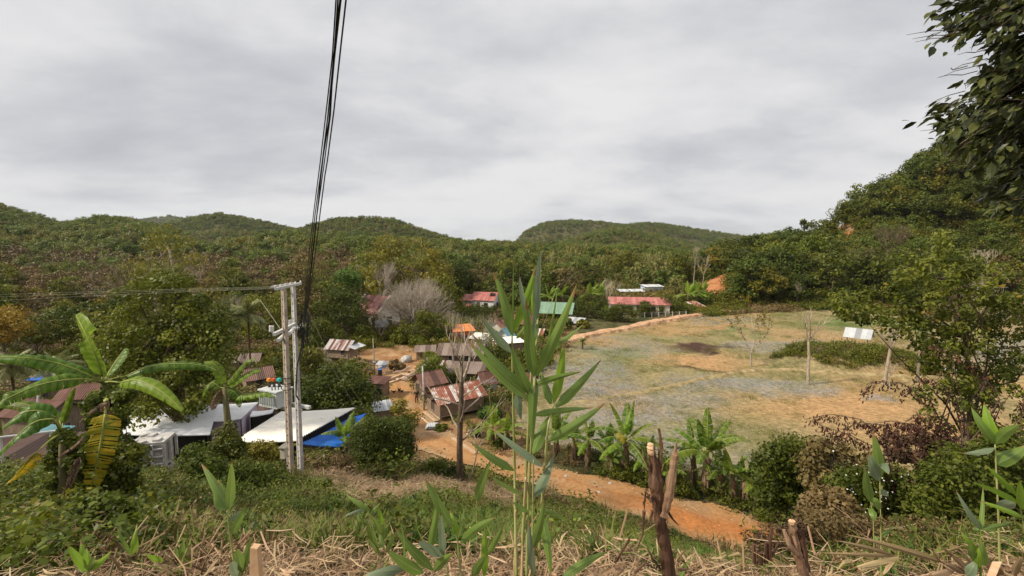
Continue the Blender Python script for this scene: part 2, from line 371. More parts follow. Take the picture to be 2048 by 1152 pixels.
def vcmat(name, attr, sc=4, bump=.4, lo=.7, hi=1.25, dist=.08):
    m, t, b, o = newmat(name); tc = t.nodes.new('ShaderNodeTexCoord'); n = t.nodes.new('ShaderNodeTexNoise'); n.inputs['Scale'].default_value = sc; n.inputs['Detail'].default_value = 8; n.inputs['Roughness'].default_value = .65
    t.links.new(tc.outputs['Object'], n.inputs[0]); r3 = ramp(t, [(.3, (lo,)*3), (.7, (hi,)*3)]); t.links.new(n.outputs[0], r3.inputs[0])
    at_ = N(t, 'ShaderNodeAttribute', attribute_name=attr); mu = t.nodes.new('ShaderNodeMix'); mu.data_type = 'RGBA'; mu.blend_type = 'MULTIPLY'; mu.inputs[0].default_value = 1
    t.links.new(at_.outputs['Color'], mu.inputs[6]); t.links.new(r3.outputs[0], mu.inputs[7]); t.links.new(mu.outputs[2], b.inputs['Base Color']); b.inputs['Roughness'].default_value = .95; b.inputs['Specular IOR Level'].default_value = .1
    bp = t.nodes.new('ShaderNodeBump'); bp.inputs['Strength'].default_value = bump; bp.inputs['Distance'].default_value = dist; t.links.new(n.outputs[0], bp.inputs['Height']); t.links.new(bp.outputs[0], b.inputs['Normal'])
vcmat('field_soil', 'col', 2.2, lo=.5, hi=1.35); vcmat('road_soil', 'col', 4.0, lo=.68, hi=1.2, bump=.9)
def draped(name, polypx, z0, step, off, colf, matn):
    poly = [plane_pt(x, y, z0) for x, y in polypx]; P = np.array(poly)
    xs = np.arange(P[:, 0].min()-step, P[:, 0].max()+step, step); ys = np.arange(P[:, 1].min()-step, P[:, 1].max()+step, step)
    X, Y = np.meshgrid(xs, ys); wx = X+(fbm(X*.4, Y*.4)-.5)*step*5; wy = Y+(fbm(X*.4+40, Y*.4)-.5)*step*5
    ins = inpoly(wx, wy, poly); Z = G(X.ravel(), Y.ravel()).reshape(X.shape)+off
    idx = -np.ones(X.shape, int); q = ins[:-1, :-1] & ins[1:, :-1] & ins[:-1, 1:] & ins[1:, 1:]
    use = np.zeros(X.shape, bool); use[:-1, :-1] |= q; use[1:, :-1] |= q; use[:-1, 1:] |= q; use[1:, 1:] |= q
    idx[use] = np.arange(use.sum()); V = np.stack([X[use], Y[use], Z[use]], -1)
    Fc = np.stack([idx[:-1, :-1][q], idx[:-1, 1:][q], idx[1:, 1:][q], idx[1:, :-1][q]], -1)
    c = colf(V); V2 = V.copy(); V2[:, 2] += (fbm(V[:, 0]*1.2, V[:, 1]*1.2)-.3)*.06
    me = mesh(name, V2, Fc, M[matn], smooth=True); a = me.attributes.new('col', 'FLOAT_COLOR', 'POINT')
    a.data.foreach_set('color', np.concatenate([c, np.ones((len(c), 1))], 1).astype(np.float32).ravel())
    return tag(link(name, me), kind='structure')
FIELD = [(1128,702),(1165,682),(1230,664),(1330,646),(1400,636),(1500,630),(1640,627),(1700,629),(1800,636),(1900,645),(2048,650),(2500,660),(2500,960),(2048,950),(1600,985),(1480,975),(1300,940),(1100,895),(1040,870),(1020,830),(1060,770),(1100,725)]
def mixc(c, col, w): return c*(1-w[:, None])+np.array(col)*w[:, None]
LIL = [(1180,738,75,24,1),(1180,772,95,24,1),(1230,835,150,34,1),(1190,880,120,30,.9),(1330,800,130,16,.7),(1420,840,60,20,.3),(1490,772,150,16,1),(1620,782,60,12,.9),(1500,690,60,10,.8),(1440,641,70,6,.7),(1600,695,100,8,.9),(1990,700,90,26,.9),(1300,900,180,40,.8),(1250,700,80,20,.6),(1760,800,30,6,.8),(1450,920,120,25,.5)]
def field_px(V):
    px, py = proj(V[:, 0], V[:, 1], V[:, 2]); w = fbm(V[:, 0]*.16+5, V[:, 1]*.16, 5)-.5
    return px+w*130, py+w*48
def field_col(V):
    wpx, wpy = field_px(V); w1 = fbm(V[:, 0]*.5, V[:, 1]*.5, 5); w2 = fbm(V[:, 0]*.08+9, V[:, 1]*.08, 4)
    c = np.tile(np.array([.30, .24, .12]), (len(V), 1)); c = mixc(c, (.20,.19,.075), np.clip((w1-.45)*3, 0, .7)); c = mixc(c, (.38,.25,.125), np.clip((w2-.48)*5, 0, .8))
    c = mixc(c, (.42,.255,.12), blob(wpx, wpy, [(1400,722,90,16,1),(1450,655,120,7,.8),(1700,815,230,40,1),(1850,860,200,40,.9),(1330,655,100,10,.7),(1200,680,60,10,.6),(1900,760,220,22,.7)]))
    c = mixc(c, (.27,.26,.24), blob(wpx, wpy, LIL)*np.clip(w1*2.0-.3, 0, .7))
    c = mixc(c, (.15,.19,.065), blob(wpx, wpy, [(1245,716,50,22,.5),(1215,735,40,30,.3),(1470,666,45,5,.8),(1720,645,190,13,1),(1880,690,80,20,.5),(1290,860,60,25,.3),(1400,880,120,40,.35)]))
    c = mixc(c, (.075,.04,.03), blob(wpx, wpy, [(1395,694,55,8,1),(1445,697,40,5,1),(1400,738,38,4,.9),(1420,702,30,6,1)]))
    return c*(.88+.24*w1[:, None])
draped('field', FIELD, -17.5, .4, .05, field_col, 'field_soil')
ROAD = [(760,750),(752,765),(770,800),(783,830),(800,870),(822,900),(880,925),(950,955),(1020,985),(1100,1015),(1190,1040),(1300,1075),(1400,1105),(1490,1130),(1620,1165),(1800,1180),(1800,1120),(1620,1075),(1510,1035),(1430,1008),(1330,985),(1230,965),(1150,950),(1080,935),(1000,915),(950,893),(915,868),(885,850),(868,832),(855,808),(842,790),(832,772),(842,752),(835,738),(800,738)]
_rc = np.array([plane_pt(x, y, -17) for x, y in [(805,745),(815,800),(840,870),(900,908),(1000,950),(1150,990),(1300,1030),(1450,1070),(1620,1120)]])
def road_col(V):
    d = np.full(len(V), 99.)
    for a, b in zip(_rc[:-1], _rc[1:]):
        ab = b-a; tt = np.clip(((V[:, 0]-a[0])*ab[0]+(V[:, 1]-a[1])*ab[1])/(ab@ab), 0, 1)
        d = np.minimum(d, np.hypot(V[:, 0]-a[0]-tt*ab[0], V[:, 1]-a[1]-tt*ab[1]))
    w = fbm(V[:, 0]*.5, V[:, 1]*.5, 5)
    c = np.tile(np.array([.46, .25, .11]), (len(V), 1)); c = mixc(c, (.38,.26,.15), np.clip((w-.42)*4, 0, 1)*.8)
    rut = np.exp(-((d-.75)/.28)**2); c = mixc(c, (.34,.155,.06), np.exp(-((d-.75+(w-.5)*.4)/.22)**2)*.7)
    c = mixc(c, (.46,.165,.045), np.clip((V[:, 0]-4)/8, 0, .85)*np.exp(-(d/1.5)**2))
    return c
draped('dirt_road', ROAD, -17.0, .25, .07, road_col, 'road_soil')
noisemat('bank_soil', [(.3,(.30,.155,.075)), (.5,(.50,.30,.17)), (.7,(.62,.43,.27))], .8, stretch=(1,1,.5), bump=.8)
noisemat('bund_soil', [(.3,(.16,.12,.055)), (.5,(.33,.25,.12)), (.7,(.44,.34,.19))], 1.2, bump=.6)
noisemat('red_earth', [(.3,(.22,.085,.035)), (.5,(.42,.165,.065)), (.7,(.50,.25,.12))], .35, bump=.8)
def berm(name, pts, z0, prof, matn, amp=.2, step=.8):
    W_ = [Vector((*plane_pt(x, y, z0), 0)) for x, y in pts]; path = []
    for a, b in zip(W_[:-1], W_[1:]):
        k = max(1, int((b-a).length/step)); path += [a.lerp(b, i/k) for i in range(k)]
    path.append(W_[-1]); V = []; n = len(prof)
    for i, p in enumerate(path):
        d = (path[min(i+1, len(path)-1)]-path[max(0, i-1)]).normalized(); nn = Vector((-d.y, d.x, 0))
        wob = (vnoise(np.array([i*.5]), np.array([3.]))[0]-.5)*amp*3; hs = .75+.5*vnoise(np.array([i*.21]), np.array([8.]))[0]
        for (s, h) in prof:
            q = p+nn*(s+wob+random.uniform(-.15, .15)*amp*2); V.append((q.x, q.y, z0+h*hs+random.uniform(-.3, .3)*amp*min(1, abs(h)+.1)))
    Fc = [(i*n+k, i*n+k+1, (i+1)*n+k+1, (i+1)*n+k) for i in range(len(path)-1) for k in range(n-1)]
    return tag(link(name, mesh(name, V, Fc, M[matn])), kind='structure')
berm('field_bank', [(1140,692),(1200,674),(1250,664),(1330,646),(1400,635),(1450,629),(1500,625),(1600,623),(1700,624),(1790,630)], -17.5, [(-.9,-.3),(-.4,.0),(0,.45),(.2,.75),(1.2,.82),(3.0,.6),(5,-.3)], 'bank_soil', .25)
berm('earth_bund', [(1110,822),(1150,808),(1230,795),(1300,782),(1400,760),(1480,744),(1560,740),(1700,748),(1800,752),(2048,762),(2300,775)], -17.42, [(-.7,-.1),(-.35,.16),(0,.3),(.3,.18),(.6,-.1)], 'bund_soil', .1, .4)
berm('earth_bund', [(1800,752),(1860,790),(2048,800),(2300,830)], -17.42, [(-.5,-.1),(-.2,.12),(0,.2),(.3,.12),(.5,-.1)], 'bund_soil', .1, .4)
def patch(name, poly, matn, off=.5):    # bare earth on a slope, draped over the hill
    H = [hit(x, y) for x, y in poly]; P2 = [(h.x, h.y) for h in H]; xs = [p[0] for p in P2]; ys = [p[1] for p in P2]; st = max(.8, (max(xs)-min(xs))/40)
    X, Y = np.meshgrid(np.arange(min(xs), max(xs), st), np.arange(min(ys), max(ys), st)); ins = inpoly(X+(fbm(X*.2, Y*.2)-.5)*st*6, Y, P2)
    Z = G(X.ravel(), Y.ravel()).reshape(X.shape)+off+fbm(X*.15, Y*.15)*1.5-.5; n = X.shape[1]; V = np.stack([X, Y, Z], -1).reshape(-1, 3)
    q = ins[:-1, :-1] & ins[1:, 1:]; i, j = np.nonzero(q); Fc = np.stack([i*n+j, i*n+j+1, (i+1)*n+j+1, (i+1)*n+j], -1)
    if len(Fc): tag(link(name, mesh(name, V, Fc, M[matn], smooth=True)), kind='structure')
SCAR = [(1372,600),(1385,580),(1415,565),(1450,552),(1462,560),(1450,575),(1466,590),(1462,600)]
TRACK = [(1655,470),(1660,452),(1690,445),(1700,452),(1722,468),(1700,475)]
SCARX = [(1365,650),(1375,585),(1415,560),(1455,545),(1475,560),(1480,600),(1470,635)]; TRACKX = [(1640,500),(1650,462),(1660,445),(1700,445),(1740,470),(1730,500)]
TRACK2 = [(1700,466),(1760,458),(1850,462),(1950,466),(1950,472),(1850,470),(1760,468)]
RED2 = [(1150,585),(1165,566),(1200,558),(1250,562),(1262,576),(1230,592)]
patch('bare_slope', SCAR, 'red_earth'); patch('hillside_track', TRACK, 'red_earth'); patch('bare_slope', RED2, 'red_earth', .3)

# ================================================================== PLANT SHAPES
def unit(v): return v/np.maximum(1e-9, np.linalg.norm(v, axis=-1, keepdims=True))
def rdir(n): return unit(rng.normal(size=(n, 3)))
def leaves(P, Nn, L, Wd, T=None, shape='diamond'):
    n = len(P); Nn = unit(Nn); T = rdir(n) if T is None else T
    T = unit(T-Nn*(T*Nn).sum(1, keepdims=True)); B = np.cross(Nn, T); L = np.broadcast_to(L, n)[:, None]; Wd = np.broadcast_to(Wd, n)[:, None]
    V = np.stack([P-T*L*.5, P+B*Wd*.5+T*L*.05, P+T*L*.5, P-B*Wd*.5+T*L*.05], 1).reshape(-1, 3)
    return V, np.arange(n*4).reshape(n, 4)
def clumpleaves(C, r, n, L, asp=.5, flat=.7, up=.3, rnd=.6, droop=0, tb=.5):
    C = np.asarray(C); k = len(C); r = np.broadcast_to(r, k); tot = k*n
    ci = np.repeat(np.arange(k), n); d = rdir(tot); rad = r[ci]*(.55+.5*rng.random(tot)**.6)
    P = C[ci]+d*rad[:, None]*np.array([1, 1, flat]); Nn = d*.7+np.array([0, 0, up])+rdir(tot)*rnd
    T = rdir(tot); T[:, 2] -= droop; LL = L*(.7+.6*rng.random(tot))
    V, Fc = leaves(P, Nn, LL, LL*asp, T)
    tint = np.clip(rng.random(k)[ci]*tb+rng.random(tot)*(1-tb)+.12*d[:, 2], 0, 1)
    return V, Fc, tint
def envelope(n, rx, ry, rz, cz, lump=.25, lo=.35, bottom=-.6, seed=0):
    d = rdir(n*3); d = d[d[:, 2] > bottom][:n]; m = 1+lump*(2*vnoise(d[:, 0]*1.7+seed*3.1+9, d[:, 1]*1.7+d[:, 2]*1.3+seed+9)-1)
    rad = (lo+(1-lo)*rng.random(len(d))**.5)*m
    return d*rad[:, None]*np.array([rx, ry, rz])+np.array([0, 0, cz])
def limbs(mb, base, tips, r0, trunk_top, n=5, wob=.12, mi=0):
    base = Vector(base); tt = Vector(trunk_top); L = (tt-base).length; pts = [base]
    for i in range(1, 6): pts.append(base.lerp(tt, i/5)+Vector((random.uniform(-1, 1), random.uniform(-1, 1), 0))*L*.025)
    mb.tube(pts, [r0*(1.35 if i == 0 else 1-.11*i) for i in range(6)], n+2, mi=mi)
    for tp in tips:
        tp = Vector(tp); k = random.choice([2, 3, 4, 4, 5]); s = pts[k]; md = s.lerp(tp, .5)+Vector((0, 0, -(tp-s).length*.1))+Vector((random.uniform(-1, 1), random.uniform(-1, 1), random.uniform(-1, 1)))*(tp-s).length*wob
        m2 = s.lerp(tp, .8).lerp(md, .2); mb.tube([s, md, m2, tp], [r0*.42, r0*.3, r0*.17, r0*.05], n, mi=mi, cap=False)
def bare(mb, base, direction, length, r, depth, spread=.6, up=.15, n=4, segs=3, mi=0, ratio=.68, kids=(2, 3)):
    base = Vector(base); d = Vector(direction).normalized(); pts = [base]; p = base
    for i in range(segs):
        d = (d+Vector((random.uniform(-1, 1), random.uniform(-1, 1), random.uniform(-1, 1)))*(.16 if depth else .045)+Vector((0, 0, up*.3))).normalized(); p = p+d*length/segs; pts.append(p)
    mb.tube(pts, [r*(1-.35*i/segs) for i in range(segs+1)], max(3, n), mi=mi, cap=False)
    if depth <= 0: return
    for k in range(random.randint(*kids)+(1 if depth > 2 else 0)):
        ax = d.orthogonal().normalized(); ax.rotate(Matrix.Rotation(random.uniform(0, 6.28), 3, d)); nd = (d+ax*spread*random.uniform(.6, 1.3)+Vector((0, 0, up))).normalized()
        s = pts[-1] if k < 2 else pts[random.randint(max(1, segs-2), segs)]
        bare(mb, s, nd, length*ratio*random.uniform(.8, 1.15), r*.6, depth-1, spread, up, max(3, n-1), segs, mi, ratio, kids)
def crown_tree(H, R_, leafm, barkm='bark', nc=40, nl=60, L=.4, asp=.55, flat=.65, lo=.35, cz=.62, rzf=.42, lump=.3, r0=.16, up=.3, droop=0, bottom=-.6, clr=.32, nlimb=12, tb=.5):
    C = envelope(nc, R_, R_*(.85+.3*random.random()), H*rzf, H*cz, lump, lo, bottom, random.random()*50)
    V, Fc, ti = clumpleaves(C, R_*clr*(.7+.6*rng.random(len(C))), nl, L, asp, flat, up, .6, droop, tb)
    cm = mesh('crown', V, Fc, M[leafm], ti)
    mb = MB(); limbs(mb, (0, 0, -.5), [tuple(c) for c in C[:nlimb]], r0, (0, 0, H*cz*.95)); tm = mesh('trunk', mb.v, mb.f, M[barkm], smooth=True)
    return tm, cm
def proto(name, label, cat, meshes, group=None):   # a hidden-from-nobody first copy is made on demand
    return dict(name=name, cat=cat, meshes=meshes)
def plant(pr, loc, rz, sc, label, group=None):
    r = bpy.data.objects.new(pr['name'], None); COL.objects.link(r); r.location = loc; r.rotation_euler = (0, 0, rz); r.scale = sc if isinstance(sc, tuple) else (sc, sc, sc)
    tag(r, label, pr['cat'], group)
    for nm, me in pr['meshes']:
        c = bpy.data.objects.new(nm, me); COL.objects.link(c); c.parent = r
    return r
def tree_proto(name, *a, **k):
    tm, cm = crown_tree(*a, **k); return dict(name=name, cat='tree', meshes=[('trunk', tm), ('crown', cm)])
def scatter(name, label, cat, P, S, Rt, idx, protos, kind='stuff'):   # uncountable masses: instances on points
    P = np.asarray(P, np.float32); me = bpy.data.meshes.new(name); me.from_pydata(P, [], [])
    for nm, ty, key, d in (('scl', 'FLOAT', 'value', S), ('rot', 'FLOAT_VECTOR', 'vector', Rt), ('idx', 'INT', 'value', idx)):
        a = me.attributes.new(nm, ty, 'POINT'); a.data.foreach_set(key, np.ascontiguousarray(d, dtype=np.int32 if ty == 'INT' else np.float32).ravel())
    c = bpy.data.collections.new(name+'_kinds')
    for i, p in enumerate(protos):
        q = bpy.data.objects.new('%s_kind_%02d' % (name, i), p); c.objects.link(q)
    g = bpy.data.node_groups.new(name, 'GeometryNodeTree'); g.interface.new_socket('Geometry', in_out='INPUT', socket_type='NodeSocketGeometry'); g.interface.new_socket('Geometry', in_out='OUTPUT', socket_type='NodeSocketGeometry')
    gi = g.nodes.new('NodeGroupInput'); go = g.nodes.new('NodeGroupOutput'); ip = g.nodes.new('GeometryNodeInstanceOnPoints'); ci = g.nodes.new('GeometryNodeCollectionInfo')
    ci.inputs['Collection'].default_value = c; ci.inputs['Separate Children'].default_value = True; ci.inputs['Reset Children'].default_value = True
    def na(nm, ty):
        n = g.nodes.new('GeometryNodeInputNamedAttribute'); n.data_type = ty; n.inputs[0].default_value = nm
        return [s for s in n.outputs if s.enabled and s.name == 'Attribute'][0]
    g.links.new(gi.outputs[0], ip.inputs['Points']); g.links.new(ci.outputs[0], ip.inputs['Instance']); ip.inputs['Pick Instance'].default_value = True
    g.links.new(na('idx', 'INT'), ip.inputs['Instance Index']); g.links.new(na('rot', 'FLOAT_VECTOR'), ip.inputs['Rotation']); g.links.new(na('scl', 'FLOAT'), ip.inputs['Scale'])
    g.links.new(ip.outputs[0], go.inputs[0])
    ob = link(name, me); md = ob.modifiers.new('scatter', 'NODES'); md.node_group = g
    return tag(ob, label, cat, kind=kind)

# ================================================================== HILL FOREST
def far_proto(leafm, H, R_, nc, nl, L, **k):
    C = envelope(nc, R_, R_, H*.45, H*.55, .3, .5, -.5, random.random()*50)
    V, Fc, ti = clumpleaves(C, R_*.42*(.7+.6*rng.random(len(C))), nl, L, k.get('asp', .7), k.get('flat', .7), .5, .5)
    return mesh('far_tree', V, Fc, M[leafm], ti)
def far_bamboo(H, n=16, nl=22, leafm='leaf_bamboo'):
    P = []; Nn = []; T = []
    for i in range(n):
        a = random.uniform(0, 6.28); rr = random.uniform(.3, 1)*H*.35; h = H*random.uniform(.7, 1.05)
        for j in range(nl):
            s = (j+random.random())/nl; s = .15+.85*s; P.append((math.cos(a)*rr*s**2+random.gauss(0, H*.035), math.sin(a)*rr*s**2+random.gauss(0, H*.035), h*s*(1-.12*s*s))); Nn.append((math.cos(a)+random.gauss(0, .6), math.sin(a)+random.gauss(0, .6), .8)); T.append((math.cos(a)*s, math.sin(a)*s, .4-s))
    P = np.array(P); V, Fc = leaves(P, np.array(Nn), H*.11*(.7+.6*rng.random(len(P))), H*.045, np.array(T)); return mesh('far_bamboo', V, Fc, M[leafm], np.clip(rng.random(len(P))*.7+P[:, 2]/H*.3, 0, 1))
FARP = [far_proto('leaf_dark', 9, 4.2, 13, 60, .75), far_proto('far_green', 11, 4.5, 14, 60, .75), far_proto('far_green', 9, 4.4, 13, 60, .75), far_proto('far_light', 8, 3.6, 11, 60, .7),
        far_proto('leaf_yellow', 8, 3.8, 12, 54, .7), far_proto('leaf_brown', 8, 3.8, 13, 50, .65), far_bamboo(10), far_bamboo(8, 14), far_proto('leaf_brown', 9, 3.4, 10, 26, .8), far_bamboo(9, 16, leafm='leaf_mid')]
# visibility horizon of the bare terrain
_hu = np.linspace(-1.45, 1.45, 500); _hl = np.exp(np.linspace(math.log(20), math.log(3500), 600))
_HU, _HL = np.meshgrid(_hu, _hl, indexing='ij'); _HT = (G((_HU*_HL).ravel(), _HL.ravel()).reshape(_HU.shape)+2)/_HL; _HM = np.maximum.accumulate(_HT, 1)
def visible(x, y, z, top=9, mar=.004):
    u = np.clip((x/y+1.45)/2.9*499, 0, 499).astype(int); l = np.clip((np.log(np.maximum(y, 20)*.97)-math.log(20))/(math.log(3500)-math.log(20))*599, 0, 599).astype(int)
    return (z+top)/y > _HM[u, l]-mar
def sample(Y0, Y1, per, umax=1.3, umin=-1.3):
    A = (umax-umin)*(Y1**2-Y0**2)/2; n = int(A/per); Y = np.sqrt(Y0**2+rng.random(n)*(Y1**2-Y0**2)); u = umin+rng.random(n)*(umax-umin)
    return u*Y, Y
fx, fy, fs = [], [], []
for Y0, Y1, per, s in ((128, 235, 20, 1.), (235, 330, 17, 1), (330, 440, 20, 1.05), (440, 800, 32, 1.2), (800, 1100, 50, 1.35), (1100, 1560, 85, 1.5), (1900, 2700, 250, 2.2)):
    X, Y = sample(Y0, Y1, per); Z = G(X, Y); k = visible(X, Y, Z) & (np.abs(X/Y) < 1.22)
    px, py = proj(X, Y, Z)
    k &= ~(inpoly(px, py, SCARX) | inpoly(px, py, TRACKX) | (inpoly(px, py, RED2) & (rng.random(len(px)) < .8)) | inpoly(px, py+3, TRACK2))
    k &= ~((px > 1120) & (py > 616) & (Y < 150)); k &= ~((px > 1130) & (px < 1340) & (py > 585) & (Y < 165)); k &= ~((px > 920) & (px < 1000) & (Y < 140))
    if Y0 > 300: k &= (Z > -14) 
    fx.append(X[k]); fy.append(Y[k]); fs.append(np.full(k.sum(), s)*((.5+1.0*rng.random(k.sum())**1.8) if Y0 < 300 else (.5+.5*rng.random(k.sum()))))
fx = np.concatenate(fx); fy = np.concatenate(fy); fs = np.concatenate(fs); fz = G(fx, fy)-.4
fpx, fpy = proj(fx, fy, fz)
w = fbm(fx/45, fy/45, 3)+.22*(rng.random(len(fx))-.5); w2 = fbm(fx/120+7, fy/120+3, 3); r_ = rng.random(len(fx))
idx = np.select([w < .42, w < .52, w < .58], [np.where(r_ < .5, 0, 1), np.where(r_ < .5, 2, 3), np.where(r_ < .5, 4, 9)], np.where(r_ < .4, 6, np.where(r_ < .7, 7, 2)))
idx = np.where((w2 > .50) & (r_ < .6) & (fy > 240), np.where(r_ < .3, 6, 7), idx); idx = np.where((fy > 300) & (rng.random(len(fx)) < .6) & (idx == 0), 3, idx)
plan = (fpx < 720) & (fpy > 528+12*(fbm(fx/20, fy/20)-.5)) & (fy < 330); idx = np.where(plan & (r_ < .82), np.where(r_ < .45, 5, 8), idx)
plan2 = (fpx > 880) & (fpx < 1200) & (fy < 190); idx = np.where(plan2 & (r_ < .55), np.where(r_ < .25, 5, 0), idx)
rgt = (fpx > 1380) & (fy < 260); idx = np.where(rgt & (idx >= 5) & (r_ < .75), 0, idx); idx = np.where(rgt & (r_ < .06), 5, idx); idx = np.where(rgt & (r_ > .9), 4, idx)
fs = np.where(plan, fs*.85+.1, fs)
steep = (fpx > 1690) & (fpy < 465); 
lowveg = (fpx > 1640) & (fpy > 462) & (fpy < 600) & (fy > 140); fs = np.where(lowveg, fs*.55, fs)
# the 230 standing nearest to the village are trees of their own, the rest is the wooded mass of the hills
order = np.argsort(fy/fs); near = np.zeros(len(fx), bool); near[order[:230]] = True; near &= fy < 235
far = ~near
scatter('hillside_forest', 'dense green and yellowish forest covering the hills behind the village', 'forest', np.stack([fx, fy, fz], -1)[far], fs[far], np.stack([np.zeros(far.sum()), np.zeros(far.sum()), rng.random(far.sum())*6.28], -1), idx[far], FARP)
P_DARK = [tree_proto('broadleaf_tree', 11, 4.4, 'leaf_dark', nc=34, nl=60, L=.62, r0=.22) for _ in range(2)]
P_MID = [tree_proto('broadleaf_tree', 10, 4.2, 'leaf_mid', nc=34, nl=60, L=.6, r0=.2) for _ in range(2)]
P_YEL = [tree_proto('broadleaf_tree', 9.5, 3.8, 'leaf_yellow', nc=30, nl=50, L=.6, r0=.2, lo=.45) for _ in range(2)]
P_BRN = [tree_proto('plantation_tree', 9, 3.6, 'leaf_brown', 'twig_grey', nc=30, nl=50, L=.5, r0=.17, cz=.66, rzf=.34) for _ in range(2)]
def bamboo_proto(H=10):
    return dict(name='bamboo_clump', cat='bamboo', meshes=[('crown', far_bamboo(H, 26, 34))])
P_BAM = [bamboo_proto(10), bamboo_proto(9)]
def region(px, py):
    if px < 250: return 'in the plantation behind the coconut palms'
    if px < 560: return 'in the plantation behind the paired concrete poles'
    if px < 730: return 'on the slope behind the hanging black cables'
    if px < 930: return 'behind the temple and the dome shaped leafless tree'
    if px < 1130: return 'behind the red roofed house and the green roofed shelter'
    if px < 1370: return 'behind the long pink roofed school'
    if px < 1480: return 'beside the orange landslide scar'
    if px < 1700: return 'in the wood along the far edge of the field'
    if px < 1850: return 'on the slope below the red hillside track'
    return 'on the steep hill at the end of the field'
_order = {0: P_DARK, 1: P_DARK, 2: P_MID, 3: P_MID, 4: P_YEL, 5: P_BRN, 8: P_BRN, 6: P_BAM, 7: P_BAM, 9: P_MID}
_adj = {0: 'dark green', 1: 'dark green', 2: 'mid green', 3: 'mid green', 4: 'yellowish green', 5: 'brownish', 8: 'brownish', 6: 'feathery pale', 7: 'feathery pale', 9: 'mid green'}
for i in np.nonzero(near)[0]:
    k = int(idx[i]); pr = random.choice(_order[k]); sz = 'tall' if fs[i] > 1.0 else ('small' if fs[i] < .62 else 'middling')
    nn = 'bamboo clump' if k in (6, 7) else 'tree'; rg = region(fpx[i], fpy[i])
    plant(pr, (fx[i], fy[i], fz[i]), random.uniform(0, 6.28), float(fs[i])*.95, f'{sz} {_adj[k]} {nn} {rg}', f'{_adj[k]} {nn}s {rg}')
# ================================================================== BUILDING MATERIALS
def roofmat(name, stops, rough=.6, sc=1.6, tm=.55, metal=0):
    m = noisemat(name, stops, sc, rough, tintmix=tm, bump=.15, spec=.4, rgh=.7, stretch=(1, 1, .6)); m.node_tree.nodes['Principled BSDF'].inputs['Metallic'].default_value = metal
roofmat('rust_zinc', [(.40,(.20,.055,.028)), (.51,(.32,.10,.05)), (.56,(.42,.26,.20)), (.61,(.58,.55,.52))], tm=.35, rough=.5)
roofmat('rust_strips', [(.30,(.17,.06,.045)), (.48,(.25,.11,.085)), (.56,(.42,.36,.33)), (.7,(.55,.53,.5))], tm=.8, rough=.5)
roofmat('rust_brown', [(.3,(.085,.036,.024)), (.5,(.155,.062,.042)), (.7,(.22,.11,.08))])
roofmat('rust_dark', [(.3,(.055,.030,.022)), (.5,(.10,.05,.036)), (.7,(.16,.10,.08))])
roofmat('old_brown', [(.3,(.13,.085,.065)), (.5,(.21,.145,.115)), (.7,(.30,.23,.19))])
roofmat('zinc_grey', [(.3,(.30,.31,.32)), (.5,(.44,.455,.47)), (.7,(.58,.59,.60))], rough=.4)
roofmat('roof_white', [(.30,(.58,.52,.42)), (.40,(.82,.77,.67)), (.65,(.90,.87,.79))], rough=.5, tm=.2, sc=2.5)
roofmat('roof_cool_white', [(.30,(.6,.6,.6)), (.40,(.84,.84,.85)), (.65,(.90,.90,.91))], rough=.5, tm=.2, sc=2.5)
roofmat('roof_pink', [(.3,(.32,.10,.085)), (.5,(.44,.155,.13)), (.7,(.54,.26,.22))], tm=.2)
roofmat('roof_green', [(.3,(.15,.24,.16)), (.5,(.20,.32,.22)), (.7,(.28,.38,.29))], tm=.2)
roofmat('roof_blue', [(.3,(.02,.13,.55)), (.5,(.03,.20,.75)), (.7,(.07,.27,.80))], tm=.15, rough=.35)
roofmat('roof_teal', [(.3,(.12,.27,.30)), (.5,(.17,.36,.40)), (.7,(.25,.43,.46))], tm=.15)
roofmat('temple_roof', [(.3,(.20,.07,.06)), (.5,(.33,.12,.10)), (.66,(.44,.26,.22))], tm=.35)
roofmat('roof_orange', [(.3,(.55,.14,.03)), (.5,(.72,.22,.045)), (.7,(.78,.30,.08))], tm=.15)
noisemat('plank_wall', [(.3,(.13,.085,.055)), (.5,(.24,.17,.12)), (.7,(.40,.31,.24))], 3, stretch=(6, 6, .5), bump=.5)
noisemat('plank_side', [(.3,(.11,.07,.045)), (.5,(.20,.135,.09)), (.7,(.33,.24,.17))], 3, stretch=(.6, .6, 7), bump=.6)
noisemat('bamboo_wall', [(.3,(.16,.11,.07)), (.5,(.30,.22,.15)), (.7,(.42,.33,.24))], 5, stretch=(3, 3, 1), bump=.4)
noisemat('plaster_white', [(.3,(.55,.54,.50)), (.5,(.70,.69,.66)), (.7,(.78,.77,.75))], 1.5, bump=.05)
noisemat('plaster_cream', [(.3,(.45,.40,.31)), (.5,(.58,.53,.43)), (.7,(.68,.64,.54))], 1.2, bump=.05)
noisemat('plaster_blue', [(.3,(.40,.46,.58)), (.5,(.52,.60,.72)), (.7,(.62,.68,.78))], 1.2, bump=.05)
noisemat('plaster_lilac', [(.3,(.42,.33,.42)), (.5,(.54,.43,.53)), (.7,(.60,.50,.58))], 1.2, bump=.05)
noisemat('paint_orange', [(.3,(.45,.12,.03)), (.5,(.60,.18,.05)), (.7,(.66,.25,.08))], 1.5, bump=.1)
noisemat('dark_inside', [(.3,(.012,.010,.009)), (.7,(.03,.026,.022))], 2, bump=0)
noisemat('door_dark', [(.3,(.05,.04,.035)), (.7,(.11,.09,.075))], 5, stretch=(5, 5, .5))
noisemat('wood_post', [(.3,(.16,.11,.075)), (.7,(.36,.28,.2))], 6, stretch=(1, 1, .2))
noisemat('wood_light', [(.3,(.36,.24,.14)), (.5,(.50,.36,.23)), (.7,(.62,.48,.33))], 4, stretch=(1, 1, 1), tintmix=.4)
